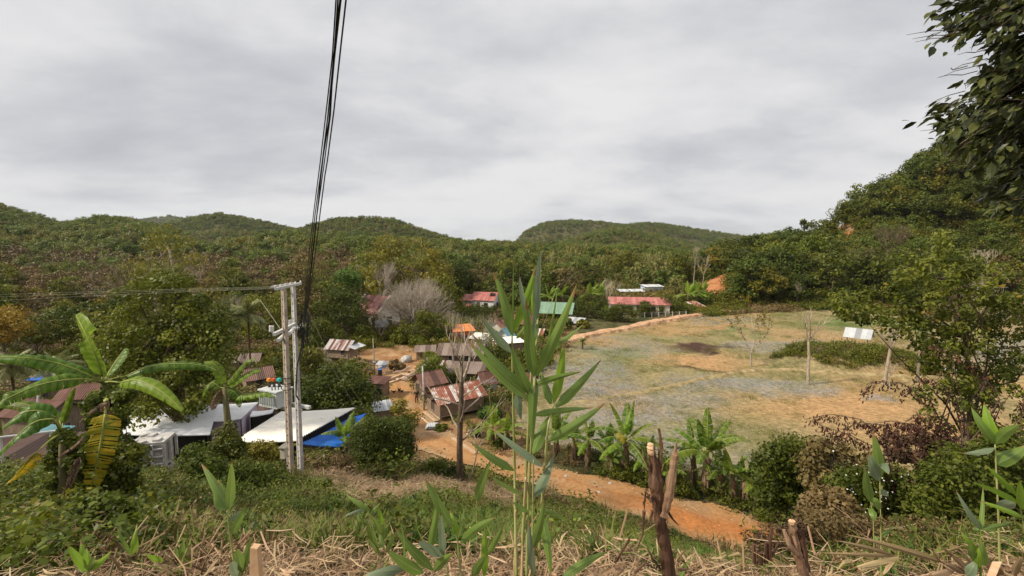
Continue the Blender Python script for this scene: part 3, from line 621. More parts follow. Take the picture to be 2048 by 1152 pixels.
noisemat('log_pale', [(.3,(.30,.20,.15)), (.5,(.48,.36,.28)), (.7,(.66,.54,.44))], 4, tintmix=.5)
noisemat('concrete_tan', [(.32,(.30,.235,.18)), (.5,(.44,.36,.29)), (.68,(.54,.46,.38))], 4, bump=.25, detail=9)
noisemat('concrete_pale', [(.32,(.36,.335,.32)), (.5,(.52,.49,.47)), (.68,(.62,.59,.57))], 4, bump=.25, detail=9)
noisemat('metal_pale', [(.3,(.45,.47,.46)), (.7,(.60,.62,.61))], 3, .45, bump=.03)
noisemat('metal_galv', [(.3,(.45,.44,.42)), (.7,(.66,.65,.62))], 5, .45, bump=.05)
noisemat('rubber_black', [(.3,(.010,.010,.011)), (.7,(.025,.024,.024))], 3, .5, bump=0, spec=.4)
noisemat('wire_pale', [(.3,(.30,.28,.20)), (.7,(.42,.40,.30))], 3, .6, bump=0)
noisemat('plastic_orange', [(.3,(.65,.22,.03)), (.7,(.75,.30,.05))], 3, .4, bump=0)
noisemat('plastic_red', [(.3,(.50,.08,.03)), (.7,(.60,.12,.05))], 3, .4, bump=0)
noisemat('plastic_teal', [(.3,(.03,.34,.30)), (.7,(.05,.45,.40))], 3, .4, bump=0)
noisemat('cloth_dark', [(.3,(.02,.02,.025)), (.7,(.05,.045,.05))], 6, bump=.1)
noisemat('cloth_maroon', [(.3,(.08,.02,.025)), (.7,(.14,.04,.045))], 6, bump=.1)
noisemat('skin', [(.3,(.26,.14,.09)), (.7,(.34,.19,.12))], 6, bump=0)
noisemat('feather_black', [(.3,(.012,.010,.010)), (.7,(.05,.03,.02))], 20, bump=.2)
noisemat('feather_brown', [(.3,(.10,.05,.025)), (.7,(.28,.17,.09))], 20, bump=.2)
noisemat('stone_pale', [(.3,(.26,.24,.22)), (.5,(.42,.40,.37)), (.7,(.58,.55,.52))], 3)

# ================================================================== BUILDINGS
def house(name, label, px, Y, L, Wd, hw, hr, rz, wall, roof, stilt=0, over=.4, side=None, opens=(), z=None, cat='house', mono=False, group=None, post=False, panel=.8, sheetk={}, py=None):
    """x runs along the ridge, y across; the gables face +-x. opens: (face, s, z, w, h, kind), face one of f b l r"""
    p = gp(px, Y) if py is None else at(px, py, Y)
    if z is not None: p.z = z
    if py is not None: p.z = g1(p.x, p.y)
    rt = empty(name, p, rz, label, cat, group)
    z0 = stilt; z1 = stilt+hw
    if not post:
        mb = MB()
        if mono: mb.prism([(-L/2, z0), (L/2, z0), (L/2, z1), (-L/2, z1)], -Wd/2, Wd/2)
        else:
            pr = MB(); pr.prism([(-Wd/2, z0), (Wd/2, z0), (Wd/2, z1), (0, z1+hr-.06), (-Wd/2, z1)], -L/2, L/2)
            mb.v = [(y, x, zz) for x, y, zz in pr.v]; mb.f = pr.f; mb.t = pr.t; mb.m = pr.m
            if side: mb.m = [1 if i >= 2 else 0 for i in range(len(mb.f))]
        mb.build('wall', [M[wall], M[side or wall]], rt)
    else:
        for sx in (-1, 1):
            for sy in (-1, 1):
                q = MB(); q.box((sx*(L/2-.15), sy*(Wd/2-.15), z1/2), (.14, .14, z1)); q.build('post', M[wall], rt)
    rf = MB(); sk = dict(panel=panel); sk.update(sheetk)
    if mono: rf.sheet((-L/2-over, Wd/2+over, z1+hr), (L+2*over, 0, 0), (0, -Wd-2*over, -hr), **sk)
    else:
        k = 1+over/(Wd/2)
        for s in (1, -1): rf.sheet((-L/2-over, s*-.03, z1+hr+.05), (L+2*over, 0, 0), (0, s*(Wd/2)*k, -hr*k), **sk)
    rf.build('roof', M[roof], rt)
    if stilt:
        for sx in (-1, 0, 1) if L > 3.5 else (-1, 1):
            for sy in (-1, 1):
                q = MB(); q.tube([(sx*(L/2-.15), sy*(Wd/2-.12), -.6), (sx*(L/2-.15), sy*(Wd/2-.12), stilt+.05)], .09, 6); q.build('stilt', M['wood_post'], rt)
        q = MB(); q.box((0, 0, stilt-.06), (L+.1, Wd+.1, .11)); q.build('floor_frame', M['wood_post'], rt)
    for (fc, s, zz, w, h, kind) in opens:
        fr = MB(); t_ = .06
        def put(b, cx, cz, dw, dh, dep, o_):
            if fc in 'fb': sy = -1 if fc == 'f' else 1; b.box((cx, sy*(Wd/2+o_), cz), (dw, dep, dh))
            else: sx = -1 if fc == 'l' else 1; b.box((sx*(L/2+o_), cx, cz), (dep, dw, dh))
        cz = z0+zz+h/2
        for a_, b_, c_, d_ in ((s-w/2, cz, t_, h+t_), (s+w/2, cz, t_, h+t_), (s, cz-h/2, w, t_), (s, cz+h/2, w, t_)): put(fr, a_, b_, c_, d_, .10, .035)
        f_ = fr.build(kind+'_frame' if kind == 'door' else 'window', M['wood_post'], rt)
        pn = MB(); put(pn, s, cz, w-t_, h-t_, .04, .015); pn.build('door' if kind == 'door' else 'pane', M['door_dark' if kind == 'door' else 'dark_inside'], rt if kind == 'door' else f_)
    return rt
h_ = house
# --- far houses
r = h_('red_roofed_house', 'white house with a two part pink red roof below the wooded ridge', 972, 128, 7.0, 5.2, 2.9, 1.9, R(-22), 'plaster_white', 'roof_pink', opens=[('f',1.2,.9,1.1,1.1,'window'),('f',-1.2,0,1.0,2.1,'door'),('r',0,.9,1.2,1.1,'window')])
q = MB(); q.sheet((-6.9,.1,4.0), (4.2,0,0), (0,-3.6,-1.5)); q.sheet((-6.9,.1,4.0), (4.2,0,0), (0,3.2,-1.4)); q.build('wing_roof', M['roof_pink'], r)
q = MB(); q.box((-4.9,-.2,1.2), (2.7,4.6,2.6)); q.build('wing_wall', M['plaster_white'], r)
q = MB(); q.sheet((-5.6,-3.4,1.7), (2.8,0,0), (0,-1.8,-.7)); q.build('porch_roof', M['roof_pink'], r)
q = MB(); q.box((2.6,-1.2,4.35), (1.6,1.0,.05), M=Matrix.Rotation(R(36),3,'X')); q.build('solar_panel', M['dark_inside'], r)
h_('green_roofed_shelter', 'open sided shelter with a broad light green roof', 1112, 108, 7.6, 6.0, 2.5, 1.9, R(-16), 'wood_post', 'roof_green', post=True, over=.7, cat='shelter', opens=())
r = h_('school_building', 'long low white building with a faded pink roof behind dark trees', 1276, 122, 15.5, 6, 2.7, 1.5, R(-9), 'plaster_cream', 'roof_pink', opens=[('f',x,.9 if k % 3 else 0,1.1,1.2 if k % 3 else 2.1,'window' if k % 3 else 'door') for k, x in enumerate((-6,-4.2,-2.2,-.2,1.8,3.6,5.6))], cat='school')
h_('blue_walled_house', 'small pale blue house with a dark flat roof above the pink roofed school', 1303, 158, 6.5, 4, 3.4, .5, R(8), 'plaster_blue', 'zinc_grey', mono=True, opens=[('f',1,1,.9,1,'window'),('f',-1,0,.9,2,'door')])
h_('lean_to_shed', 'long open lean-to with a thin grey roof next to the blue house', 1262, 150, 8, 3, 2.8, .5, R(5), 'wood_post', 'zinc_grey', mono=True, post=True, cat='shed')
h_('collapsed_shed', 'slumped grey and rust tin sheets beside the round trees by the school', 1392, 128, 4, 3, .6, 1.3, R(35), 'plank_wall', 'rust_zinc', mono=True, cat='shed', over=.3)
# temple with steep gable
r = h_('temple', 'cream temple with a steep faded red roof and pale gable edges', 757, 95, 6.2, 6.6, 3.7, 3.0, R(-28), 'plaster_cream', 'temple_roof', over=.45, opens=[('f',-2,.9,.8,1.6,'window'),('f',0,.9,.8,1.6,'window'),('f',2,.9,.8,1.6,'window'),('r',0,0,1.4,2.4,'door')], cat='temple')
for sx in (-1, 1):
    for sy in (-1, 1):
        q = MB(); q.box((sx*3.58, sy*1.88, 5.22), (.16, 4.95, .16), M=Matrix.Rotation(-sy*math.atan2(3.0, 3.3), 3, 'X')) if False else q.tube([(sx*3.6, sy*.02, 6.86), (sx*3.6, sy*3.8, 3.42)], .13, 4); q.build('bargeboard', M['plaster_cream'], r)
# --- middle village
r = h_('stilt_hut', 'small bamboo hut on stilts with rust and grey striped roof', 686, 65, 3.4, 2.5, 1.35, .95, R(-14), 'bamboo_wall', 'rust_strips', stilt=1.2, over=.35, cat='hut', panel=.35, opens=[('f',.9,.3,.6,.8,'door')])
q = MB(); q.sheet((1.9,-1.6,2.95), (0,2.8,0), (1.2,0,-.35)); q.build('awning', M['zinc_grey'], r)
h_('shed', 'dark open shed with a brown roof beside the striped stilt hut', 655, 66, 2.6, 2.4, 1.5, .6, R(10), 'plank_wall', 'rust_dark', cat='shed', over=.3, opens=[('r',0,.1,1.2,1.2,'door')])
h_('wooden_hut', 'weathered hut with a low grey brown roof above the log pile', 851, 68, 2.6, 2.0, 1.25, .5, R(8), 'bamboo_wall', 'old_brown', mono=True, cat='hut', over=.35, opens=[('f',.35,.1,.5,1.0,'door'),('f',-.6,.4,.4,.5,'window')])
h_('low_shed', 'low shed roofed with brick red strips beyond the log pile', 876, 62, 3.0, 2.0, .7, .9, R(-6), 'plank_wall', 'rust_strips', mono=True, cat='shed', panel=.3)
h_('orange_house', 'bright orange house with a single pitch orange roof', 925, 79, 3.0, 2.6, 2.3, .7, R(20), 'paint_orange', 'roof_orange', mono=True, over=.5, opens=[('f',-.7,.0,.7,1.7,'door'),('f',.6,.8,.7,.7,'window')])
h_('brown_house', 'old wooden house with a long dull brown roof behind the leafless tree', 925, 64, 6.0, 3.6, 1.6, 1.1, R(-4), 'plank_side', 'old_brown', over=.4, stilt=.6, opens=[('f',-1.2,.3,.9,1.0,'window'),('f',1,.1,.8,1.4,'door')])
h_('brown_house', 'lower wooden house with grey plank walls below the long brown roof', 930, 57, 4.6, 3.0, 1.5, .6, R(-6), 'plank_side', 'old_brown', mono=True, over=.4, opens=[('f',.4,.1,.9,1.3,'door'),('f',-1.2,.6,.7,.6,'window')])
h_('brick_shed', 'small shed with a steep rust red tin roof behind the tall reeds', 972, 54, 1.9, 2.0, 1.0, 1.2, R(30), 'zinc_grey', 'rust_brown', cat='shed', over=.2)
h_('village_house', 'house with a flat off-white roof seen between the reed leaves', 1015, 72, 4.2, 3.2, 2.0, .25, R(20), 'plank_wall', 'roof_white', mono=True, opens=[('f',0,.3,.8,1.4,'door')])
h_('village_house', 'small pale walled house next to the bright orange house', 960, 76, 2.4, 2.4, 1.6, .5, R(-20), 'plaster_white', 'roof_white', mono=True, opens=[('f',0,0,.7,1.4,'door')])
h_('village_house', 'house with a brown rusted roof left of the green roofed shelter', 1040, 92, 5.4, 3.8, 2.0, 1.4, R(-12), 'plank_wall', 'rust_brown', opens=[('f',-1,.6,.8,.8,'window'),('f',1,0,.8,1.6,'door')])
h_('village_house', 'house with a rust brown roof and grey gable behind the reeds', 1000, 88, 3.6, 3.2, 1.6, 1.2, R(60), 'plaster_cream', 'rust_brown', opens=[('f',0,0,.8,1.4,'door')])
h_('village_house', 'small house with a bluish grey gabled roof among the reed stalks', 1010, 80, 2.6, 2.4, 1.4, 1.2, R(70), 'plaster_white', 'roof_teal', opens=[('l',0,0,.7,1.3,'door')])
h_('shed', 'tin patched shed with rust and white sheets near the bamboo fence', 1068, 84, 3.6, 2.6, 1.2, .8, R(-20), 'plank_wall', 'rust_zinc', cat='shed', panel=.4)
h_('shed', 'little shed with a red roof and white side panel beside the field', 1052, 56, 1.8, 1.6, .9, .6, R(-35), 'zinc_grey', 'rust_brown', cat='shed')
h_('shed', 'grey tin lean-to beside the green roofed shelter', 1150, 100, 3.4, 2.2, .9, .9, R(-30), 'wood_post', 'zinc_grey', cat='shed', mono=True)
# --- the square
r = h_('village_house', 'shed with a flat brown roof at the top edge of the sandy yard', 757, 51, 2.0, 1.7, 1.9, .25, R(-8), 'plank_wall', 'rust_brown', mono=True, over=.3, opens=[('f',.5,.6,.9,.7,'window')])
q = MB(); q.sheet((-1.5,-1.0,1.75), (1.7,0,0), (0,-1.7,-.9), panel=.3); q.build('lower_roof', M['rust_zinc'], r)
h_('wooden_shed', 'narrow weathered plank shed at the bottom corner of the sandy yard', 765, 43, 1.5, 1.6, 1.7, .35, R(25), 'plank_wall', 'zinc_grey', mono=True, cat='shed', over=.25, panel=.3)
r = h_('brown_roofed_shop', 'small plastered shop with a smooth red brown roof and dark doorway', 858, 51, 2.5, 2.6, 1.75, .95, R(38), 'plank_wall', 'rust_brown', over=.42, stilt=.25, cat='shop', opens=[('l',.3,.0,.7,1.5,'door'),('f',-.5,.5,.6,.7,'window')])
r = h_('stilt_house', 'plank house on short stilts with rust red and silver patched roof', 911, 46, 5.0, 3.2, 1.45, 1.0, R(34), 'plank_wall', 'rust_zinc', stilt=.55, over=.35, side='plank_side', panel=.5, opens=[('l',.1,.2,.55,1.25,'door')])
q = MB(); q.sheet((-3.05,.7,2.1), (0,-1.5,0), (.7,0,.12)); q.build('porch_roof', M['rust_dark'], r)
# --- lower village by the poles
def slab_roof(name, label, pts, z_wall, roofm, wallm, cat='house', n=60, inset=.9, wavy=.03):
    P = [at(*p) for p in pts]; c = sum(P, Vector())/4; base = Vector((c.x, c.y, g1(c.x, c.y))); rt = empty(name, base, 0, label, cat)
    a, b, c_, d = [p-base for p in P]; mb = MB(); V = []
    for k, dz in enumerate((0, -.05)):
        for i in range(n+1):
            for j in range(9):
                u = i/n; v = j/8; q = a.lerp(d, v).lerp(b.lerp(c_, v), u); V.append(q+Vector((0, 0, dz+(wavy if i % 2 else -wavy)-math.sin(v*math.pi)*.06+random.uniform(-.008,.008))))
    o = (n+1)*9; F = []
    for i in range(n):
        for j in range(8): F += [(i*9+j, (i+1)*9+j, (i+1)*9+j+1, i*9+j+1), (o+i*9+j+1, o+(i+1)*9+j+1, o+(i+1)*9+j, o+i*9+j)]
        for j in (0, 8): F.append((i*9+j, (i+1)*9+j, o+(i+1)*9+j, o+i*9+j))
    for j in range(8):
        for i in (0, n): F.append((i*9+j, i*9+j+1, o+i*9+j+1, o+i*9+j))
    tn_ = [random.random() for _ in range(20)]; link('roof', mesh('roof', V, F, M[roofm], tint=[tn_[int(min(f)//9 % (n+1))//5 % 20]*(.25 if random.random() < .03 else 1) for f in F]), rt)
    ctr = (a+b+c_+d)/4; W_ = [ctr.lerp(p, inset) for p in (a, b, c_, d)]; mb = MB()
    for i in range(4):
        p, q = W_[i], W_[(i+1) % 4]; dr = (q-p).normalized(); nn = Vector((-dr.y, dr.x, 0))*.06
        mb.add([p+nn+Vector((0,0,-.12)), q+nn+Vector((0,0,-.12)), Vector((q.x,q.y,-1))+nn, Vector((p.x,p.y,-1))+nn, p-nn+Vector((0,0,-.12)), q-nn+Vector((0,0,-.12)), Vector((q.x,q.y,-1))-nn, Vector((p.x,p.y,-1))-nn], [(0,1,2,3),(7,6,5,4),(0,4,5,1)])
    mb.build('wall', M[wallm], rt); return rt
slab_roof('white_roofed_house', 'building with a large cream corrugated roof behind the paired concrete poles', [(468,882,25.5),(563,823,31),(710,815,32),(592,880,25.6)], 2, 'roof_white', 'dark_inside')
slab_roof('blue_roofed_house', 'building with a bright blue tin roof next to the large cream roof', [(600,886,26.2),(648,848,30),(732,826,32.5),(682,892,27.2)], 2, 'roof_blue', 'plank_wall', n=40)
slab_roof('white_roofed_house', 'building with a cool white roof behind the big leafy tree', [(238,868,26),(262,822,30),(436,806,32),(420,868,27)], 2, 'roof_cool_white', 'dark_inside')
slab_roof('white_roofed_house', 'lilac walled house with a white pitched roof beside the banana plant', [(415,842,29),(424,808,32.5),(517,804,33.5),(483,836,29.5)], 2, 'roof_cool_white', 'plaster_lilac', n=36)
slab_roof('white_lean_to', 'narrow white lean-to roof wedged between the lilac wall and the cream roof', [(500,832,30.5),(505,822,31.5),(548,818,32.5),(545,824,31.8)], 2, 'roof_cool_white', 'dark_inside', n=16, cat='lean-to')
h_('rusty_house', 'house with a weathered rust brown roof behind the transformer', 502, 36, 3.4, 2.6, 3.3, .9, R(-6), 'plank_wall', 'rust_dark', over=.3, panel=.3, opens=[('f',0,1.2,.8,.8,'window')])
h_('grey_roofed_hut', 'hut with a pale weathered roof below the two coconut palms', 493, 62, 3.4, 2.6, 1.7, .7, R(14), 'bamboo_wall', 'old_brown', cat='hut', opens=[('f',0,0,.8,1.4,'door')])
h_('red_roofed_hut', 'hut with a rust red roof just below the pale roofed hut', 515, 55, 2.8, 2.6, 1.5, .9, R(40), 'bamboo_wall', 'rust_brown', cat='hut', opens=[('f',0,0,.8,1.2,'door')])
h_('maroon_roofed_house', 'house with a smooth maroon roof behind the long banana leaves', 92, 39, 4.3, 3.2, 3.0, .85, R(-10), 'plank_wall', 'rust_brown', over=.35, opens=[('r',0,.4,.9,1.4,'door')])
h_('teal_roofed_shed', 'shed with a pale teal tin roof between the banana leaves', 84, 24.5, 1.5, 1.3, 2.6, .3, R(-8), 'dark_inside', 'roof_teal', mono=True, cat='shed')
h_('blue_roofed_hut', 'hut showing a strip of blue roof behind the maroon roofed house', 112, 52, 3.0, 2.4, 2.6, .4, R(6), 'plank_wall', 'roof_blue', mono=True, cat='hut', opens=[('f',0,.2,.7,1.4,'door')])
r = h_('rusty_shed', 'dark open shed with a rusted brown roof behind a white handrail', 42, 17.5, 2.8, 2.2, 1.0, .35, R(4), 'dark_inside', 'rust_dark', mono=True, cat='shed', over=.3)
h_('rust_roofed_house', 'rust roofed house glimpsed behind the upright banana leaf', 190, 46, 4.2, 3, 2.6, .9, R(12), 'plank_wall', 'rust_brown', opens=[('f',0,.3,.8,1.4,'door')])
# --- mound shelter, picnic table
h_('field_shelter', 'small open field hut with a shiny white tin roof on the overgrown mound', 1716, 79, 3.2, 2.5, .8, 1.2, R(-48), 'wood_post', 'zinc_grey', post=True, cat='hut', z=-16.0, over=.4)
p = gp(1895, 62, 745); t = empty('picnic_table', p, R(-20), 'grey topped picnic table standing beyond the red leaved vines', 'table')
q = MB(); q.box((0,0,.78), (1.9,1.0,.07)); q.build('tabletop', M['zinc_grey'], t)
for sx in (-1, 1):
    for sy in (-1, 1): q = MB(); q.box((sx*.8, sy*.35, .35), (.08,.08,.8)); q.build('leg', M['wood_post'], t)
# --- kiosk
p = gp(765, 60, 740); t = empty('roadside_kiosk', p, R(-6), 'little kiosk with a grey tin roof on four posts above the sandy yard', 'kiosk')
q = MB(); q.sheet((-.75,.6,1.62), (1.5,0,0), (0,-1.25,-.28), pitch=.15); q.build('roof', M['zinc_grey'], t)
for sx in (-1, 1):
    for sy in (-1, 1): q = MB(); q.box((sx*.52, sy*.42, .72), (.07,.07,1.46)); q.build('post', M['metal_galv'], t)
q = MB(); q.box((0,0,.85), (1.0,.8,.08)); q.box((0,.38,1.1), (1.0,.05,.5)); q.build('counter', M['plaster_blue'], t)
p = gp(760, 59, 742); t = empty('water_drum', p, 0, 'dark blue drum standing at the foot of the kiosk', 'drum')
q = MB(); q.tube([(0,0,0),(0,0,.06),(0,0,.45),(0,0,.85)], [.27,.29,.3,.28], 12); q.build('body', M['cloth_dark'], t); q = MB(); q.tube([(0,0,.85),(0,0,.9)], .29, 12); q.build('lid', M['roof_blue'], t)
# sign board on legs
p = gp(764, 84, 690); t = empty('sheet_metal_board', p, R(4), 'rectangular grey tin board raised on thin legs on the slope', 'board')
q = MB(); q.sheet((-1.25,0,3.0), (2.5,0,0), (0,-.12,-1.25), pitch=.3); q.build('panel', M['zinc_grey'], t)
for sx in (-1, 0, 1): q = MB(); q.tube([(sx*1.05,.08,-.3),(sx*1.05,.1,3.0)], .05, 5); q.build('leg', M['wood_post'], t)
# slender poles of the village
def slim_pole(label, px, Yd, pytop, pybase, mat, r=.08):
    b = gp(px, Yd, pybase); tp = at(px-3, pytop, Yd); h = tp.z-b.z; t = empty('utility_pole', b, 0, label, 'pole')
    q = MB(); q.tube([(0,0,-.5),(0,0,h*.5),((tp.x-b.x),0,h)], [r*1.2, r, r*.8], 6); q.build('shaft', M[mat], t, smooth=True)
    q = MB(); q.box((0,0,h*.38), (.34,.28,.2)); q.build('bracket', M['metal_galv'], t); return t
slim_pole('thin pale pole standing between the stilt hut and the kiosk', 749, 59, 677, 742, 'bark_pale', .09)
slim_pole('thin whitish pole in front of the brown roofed shop', 848, 46.5, 732, 810, 'concrete_pale', .1)
slim_pole('slender white pole rising in front of the bright orange house', 930, 70, 650, 700, 'concrete_pale', .07)
slim_pole('thin white pole beside the maroon roofed house', 80, 33, 778, 800, 'concrete_pale', .08)
# washing rail of bamboo by the hut
# ladder rail fence between hut and pole
a_, b_ = gp(700, 63, 728), gp(748, 60, 735); t = empty('pole_fence', a_, 0, 'flimsy fence of thin poles between the stilt hut and the pale pole', 'fence')
for i in range(7):
    o_ = (b_-a_)*(i/6); o_.z = g1((a_+o_).x, (a_+o_).y)-a_.z; q = MB(); q.tube([o_+Vector((0,0,-.2)), o_+Vector((random.uniform(-.05,.05),0,random.uniform(1.3,2.1)))], .035, 4); q.build('picket', M['bark_pale'], t)
for hh in (.6, 1.25): q = MB(); q.tube([(0,0,hh), (b_-a_)+Vector((0,0,hh))], .03, 4); q.build('rail', M['bark_pale'], t)
# bamboo fence by the field
a_, b_ = gp(1092, 78, 706), gp(1146, 77, 700); t = empty('bamboo_fence', a_, 0, 'upright bamboo picket fence at the corner of the field', 'fence')
for i in range(22):
    o_ = (b_-a_)*(i/21); q = MB(); q.tube([o_+Vector((0,0,-.2)), o_+Vector((random.uniform(-.04,.04),0,random.uniform(1.5,2.1)))], .05, 4); q.build('picket', M['wood_light'], t)
for hh in (.5, 1.3): q = MB(); q.tube([(0,0,hh), (b_-a_)+Vector((0,0,hh))], .045, 4); q.build('rail', M['wood_light'], t)
a_, b_ = gp(1218, 112, 648), gp(1372, 116, 636); t = empty('wire_fence', a_, 0, 'short white posts of a wire fence below the dark round trees', 'fence')
for i in range(12):
    o_ = (b_-a_)*(i/11); o_.z = g1((a_+o_).x, (a_+o_).y)-a_.z; q = MB(); q.box(o_+Vector((0,0,.55)), (.16,.16,1.5)); q.build('post', M['concrete_pale'], t)
for hh in (.6, 1.1): q = MB(); q.tube([(0,0,hh), (b_-a_)+Vector((0,0,hh))], .02, 3); q.build('wire', M['metal_galv'], t)
# log pile: every log a thing
for k in range(30):
    px = random.uniform(803, 838); p = gp(px, 57.5+random.uniform(-.9,.9), 740); a = random.uniform(-.9, 1.2); L = random.uniform(1.3, 2.6); h = .1+random.random()**1.3*.95
    q = MB(); q.tube([(-L/2, 0, -random.uniform(.0,.25)), (0, 0, .03), (L/2, 0, random.uniform(.1,.7))], [.075,.085,.06], 6, tint=random.random()); o = q.build('log', M['log_pale'], smooth=False, loc=p+Vector((0, 0, h))); o.rotation_euler = (0, 0, a)
    tag(o, 'pale cut branch log in the heap above the sandy yard', 'log', 'cut logs heaped above the sandy yard')
def timber(label, x0, y0, Y0, x1, y1, Y1, w=.22, hgt=.16, mat='wood_light', dz=.12, name='timber_beam', grp=None):
    a, b = gp(x0, Y0, y0), gp(x1, Y1, y1); a = a+Vector((0,0,dz)); b = b+Vector((0,0,dz)); d = b-a; q = MB()
    u = d.normalized(); s = Vector((-u.y, u.x, 0)).normalized()*w/2; t_ = Vector((0,0,hgt/2)); v = []
    for p in (Vector(), d):
        v += [p-s-t_, p+s-t_, p+s+t_, p-s+t_]
    q.add(v, [(3,2,1,0),(4,5,6,7),(0,1,5,4),(1,2,6,5),(2,3,7,6),(3,0,4,7)], random.random()); o = q.build(name, M[mat], loc=a); return tag(o, label, 'timber', grp)
timber('long pale squared beam along the top edge of the sandy yard', 768,747,56, 806,735,59, .35,.3, dz=.2)
timber('second long beam lying below the first at the top edge of the yard', 765,751,54.5, 806,741,57.5, .3,.25, dz=.15)
timber('reddish plank lying across the slope above the shed roof', 712,747,55, 757,744,56, .3,.15,'log_pale')
timber('plank lying below the reddish plank above the shed roof', 708,754,52.5, 750,752,53, .3,.15,'wood_light')
for k in range(5): timber('sawn plank leaning in the stack before the plank house', 838+k*5,811-k*1.5,44.6+k*.35, 860+k*5.2,826-k*2.2,42+k*.35, .2,.1, dz=.22+.05*(k % 3), name='plank', grp='sawn planks stacked before the plank house')
timber('pale plank lying on the dirt verge behind the dark leafless trunk', 925,868,37.5, 952,885,35.5, .3,.16,'wood_light')
timber('thick pale board lying just below the plank house verge', 905,862,39, 935,872,36.8, .25,.14,'wood_light')
p = gp(764, 54, 745)
p = gp(708, 54.5, 745); q = MB(); q.sheet((-1.1,.5,.35), (2.0,0,.25), (.1,-1.1,.0), pitch=.2); tag(q.build('roofing_sheet', M['zinc_grey'], loc=gp(712, 57, 738)), 'loose grey tin sheet lying on the bank near the thin pole', 'tin sheet')
q = MB()
for k in range(4): q.sheet((-.55+k*.08,.4,.28+k*.07), (1.0,0,.02), (.1,-.9,-.05), pitch=.14)
tag(q.build('tin_sheet_stack', M['zinc_grey'], loc=gp(862, 41.5, 836)), 'small stack of grey tin sheets on the road before the plank house', 'tin stack')
for i in range(3): q = MB(); q.tube([(-.35,0,.08),(.35,.05,.1)], .09, 6); tag(q.build('log', M['log_pale'], loc=gp(858+i*5, 40.5, 842)), 'short pale log beside the stack of tin sheets', 'log', 'short logs by the tin sheets')
# boulder, tank
def rock(name, label, px, Y, py, s, mat, grp=None, sq=.8):
    import bmesh
    bm = bmesh.new(); bmesh.ops.create_icosphere(bm, subdivisions=3, radius=1)
    sd = random.random()*30
    for v in bm.verts:
        n = v.co; k = 1+.35*(vnoise(np.array([n.x*1.6+sd]), np.array([n.y*1.6+n.z*1.1]))[0]-.5); v.co = n*k*s; v.co.z *= sq
    me = bpy.data.meshes.new(name); bm.to_mesh(me); bm.free(); me.materials.append(M[mat]); o = link(name, me, None, gp(px, Y, py)+Vector((0,0,s*.35))); return tag(o, label, 'rock', grp)
rock('boulder', 'large pale rounded boulder on the slope left of the weathered hut', 812, 66, 700, .85, 'stone_pale')
for k in range(26):
    x_, y_ = [(random.uniform(890,960), random.uniform(845,880)), (random.uniform(780,900), random.uniform(700,712)), (random.uniform(1050,1300), random.uniform(955,1000))][k % 3]
    p = plane_pt(x_, y_, -16.9); rock('stone', 'small pale stone lying on the bare ground by the road', x_, p[1], y_, random.uniform(.06,.16), 'stone_pale', 'small stones scattered by the road')
# chickens and the person in the doorway
def chicken(px, py, label, mat, rz, s=1.0):
    c = gp(px, plane_pt(px, py, -16.95)[1], py); t = empty('chicken', c, rz, label, 'chicken'); t.scale = (s,)*3
    V = MB(); ring = [(-.26,.30,.015,.02),(-.20,.27,.05,.06),(-.10,.22,.10,.10),(0,.21,.12,.115),(.10,.24,.09,.10),(.16,.31,.05,.06),(.19,.37,.04,.045),(.215,.40,.035,.035),(.25,.395,.012,.012)]
    v = []; n = 8
    for x, z, ry, rz_ in ring:
        for k in range(n): a = 2*math.pi*k/n; v.append((x, math.cos(a)*ry, z+math.sin(a)*rz_))
    f = [(i*n+k, i*n+(k+1) % n, (i+1)*n+(k+1) % n, (i+1)*n+k) for i in range(len(ring)-1) for k in range(n)]+[tuple(range(n))[::-1], tuple(range((len(ring)-1)*n, len(ring)*n))]
    V.add(v, f); V.add([(-.2,0,.26),(-.38,.03,.46),(-.30,0,.48),(-.16,0,.32),(-.38,-.03,.44)], [(0,1,2,3),(0,4,2,3)])
    for sy in (-1, 1): V.tube([(0,sy*.05,.14),(.01,sy*.05,.0)], .012, 4); V.tube([(0,sy*.05,.005),(.06,sy*.06,.005)], .01, 4)
    V.build('body', M[mat], t, smooth=True); q = MB(); q.add([(.19,0,.43),(.215,0,.475),(.24,0,.45),(.235,0,.425),(.2,.01,.43),(.23,-.01,.43)], [(0,1,2,3)]); q.build('comb', M['plastic_red'], t)
chicken(788, 786, 'black chicken pecking at the edge of three in the yard, nearest the plank shed', 'feather_black', .3)
chicken(798, 783, 'black chicken with raised tail in the middle of the sandy yard', 'feather_black', 2.4, 1.15)
chicken(804, 785, 'black chicken nearest the brown roofed shop in the sandy yard', 'feather_black', -.4)
chicken(787, 765, 'brown chicken alone in the upper part of the sandy yard', 'feather_brown', 3.0)
chicken(784, 766, 'pale brown chicken beside the lone brown one in the yard', 'feather_brown', 1.0, .8)
def skin_body(name, joints, edges, mat, parent, sub=2):
    me = bpy.data.meshes.new(name); me.from_pydata([j[:3] for j in joints], edges, []); me.materials.append(M[mat]); o = link(name, me, parent)
    md = o.modifiers.new('skin', 'SKIN'); 
    for v, j in zip(me.skin_vertices[0].data, joints): v.radius = (j[3], j[4] if len(j) > 4 else j[3])
    me.skin_vertices[0].data[0].use_root = True; md.use_smooth_shade = True; s = o.modifiers.new('sub', 'SUBSURF'); s.levels = sub; s.render_levels = sub; return o
p = gp(833.5, 48.6, 803); t = empty('person', p, R(20), 'person in dark clothes standing at the doorway of the brown roofed shop', 'person')
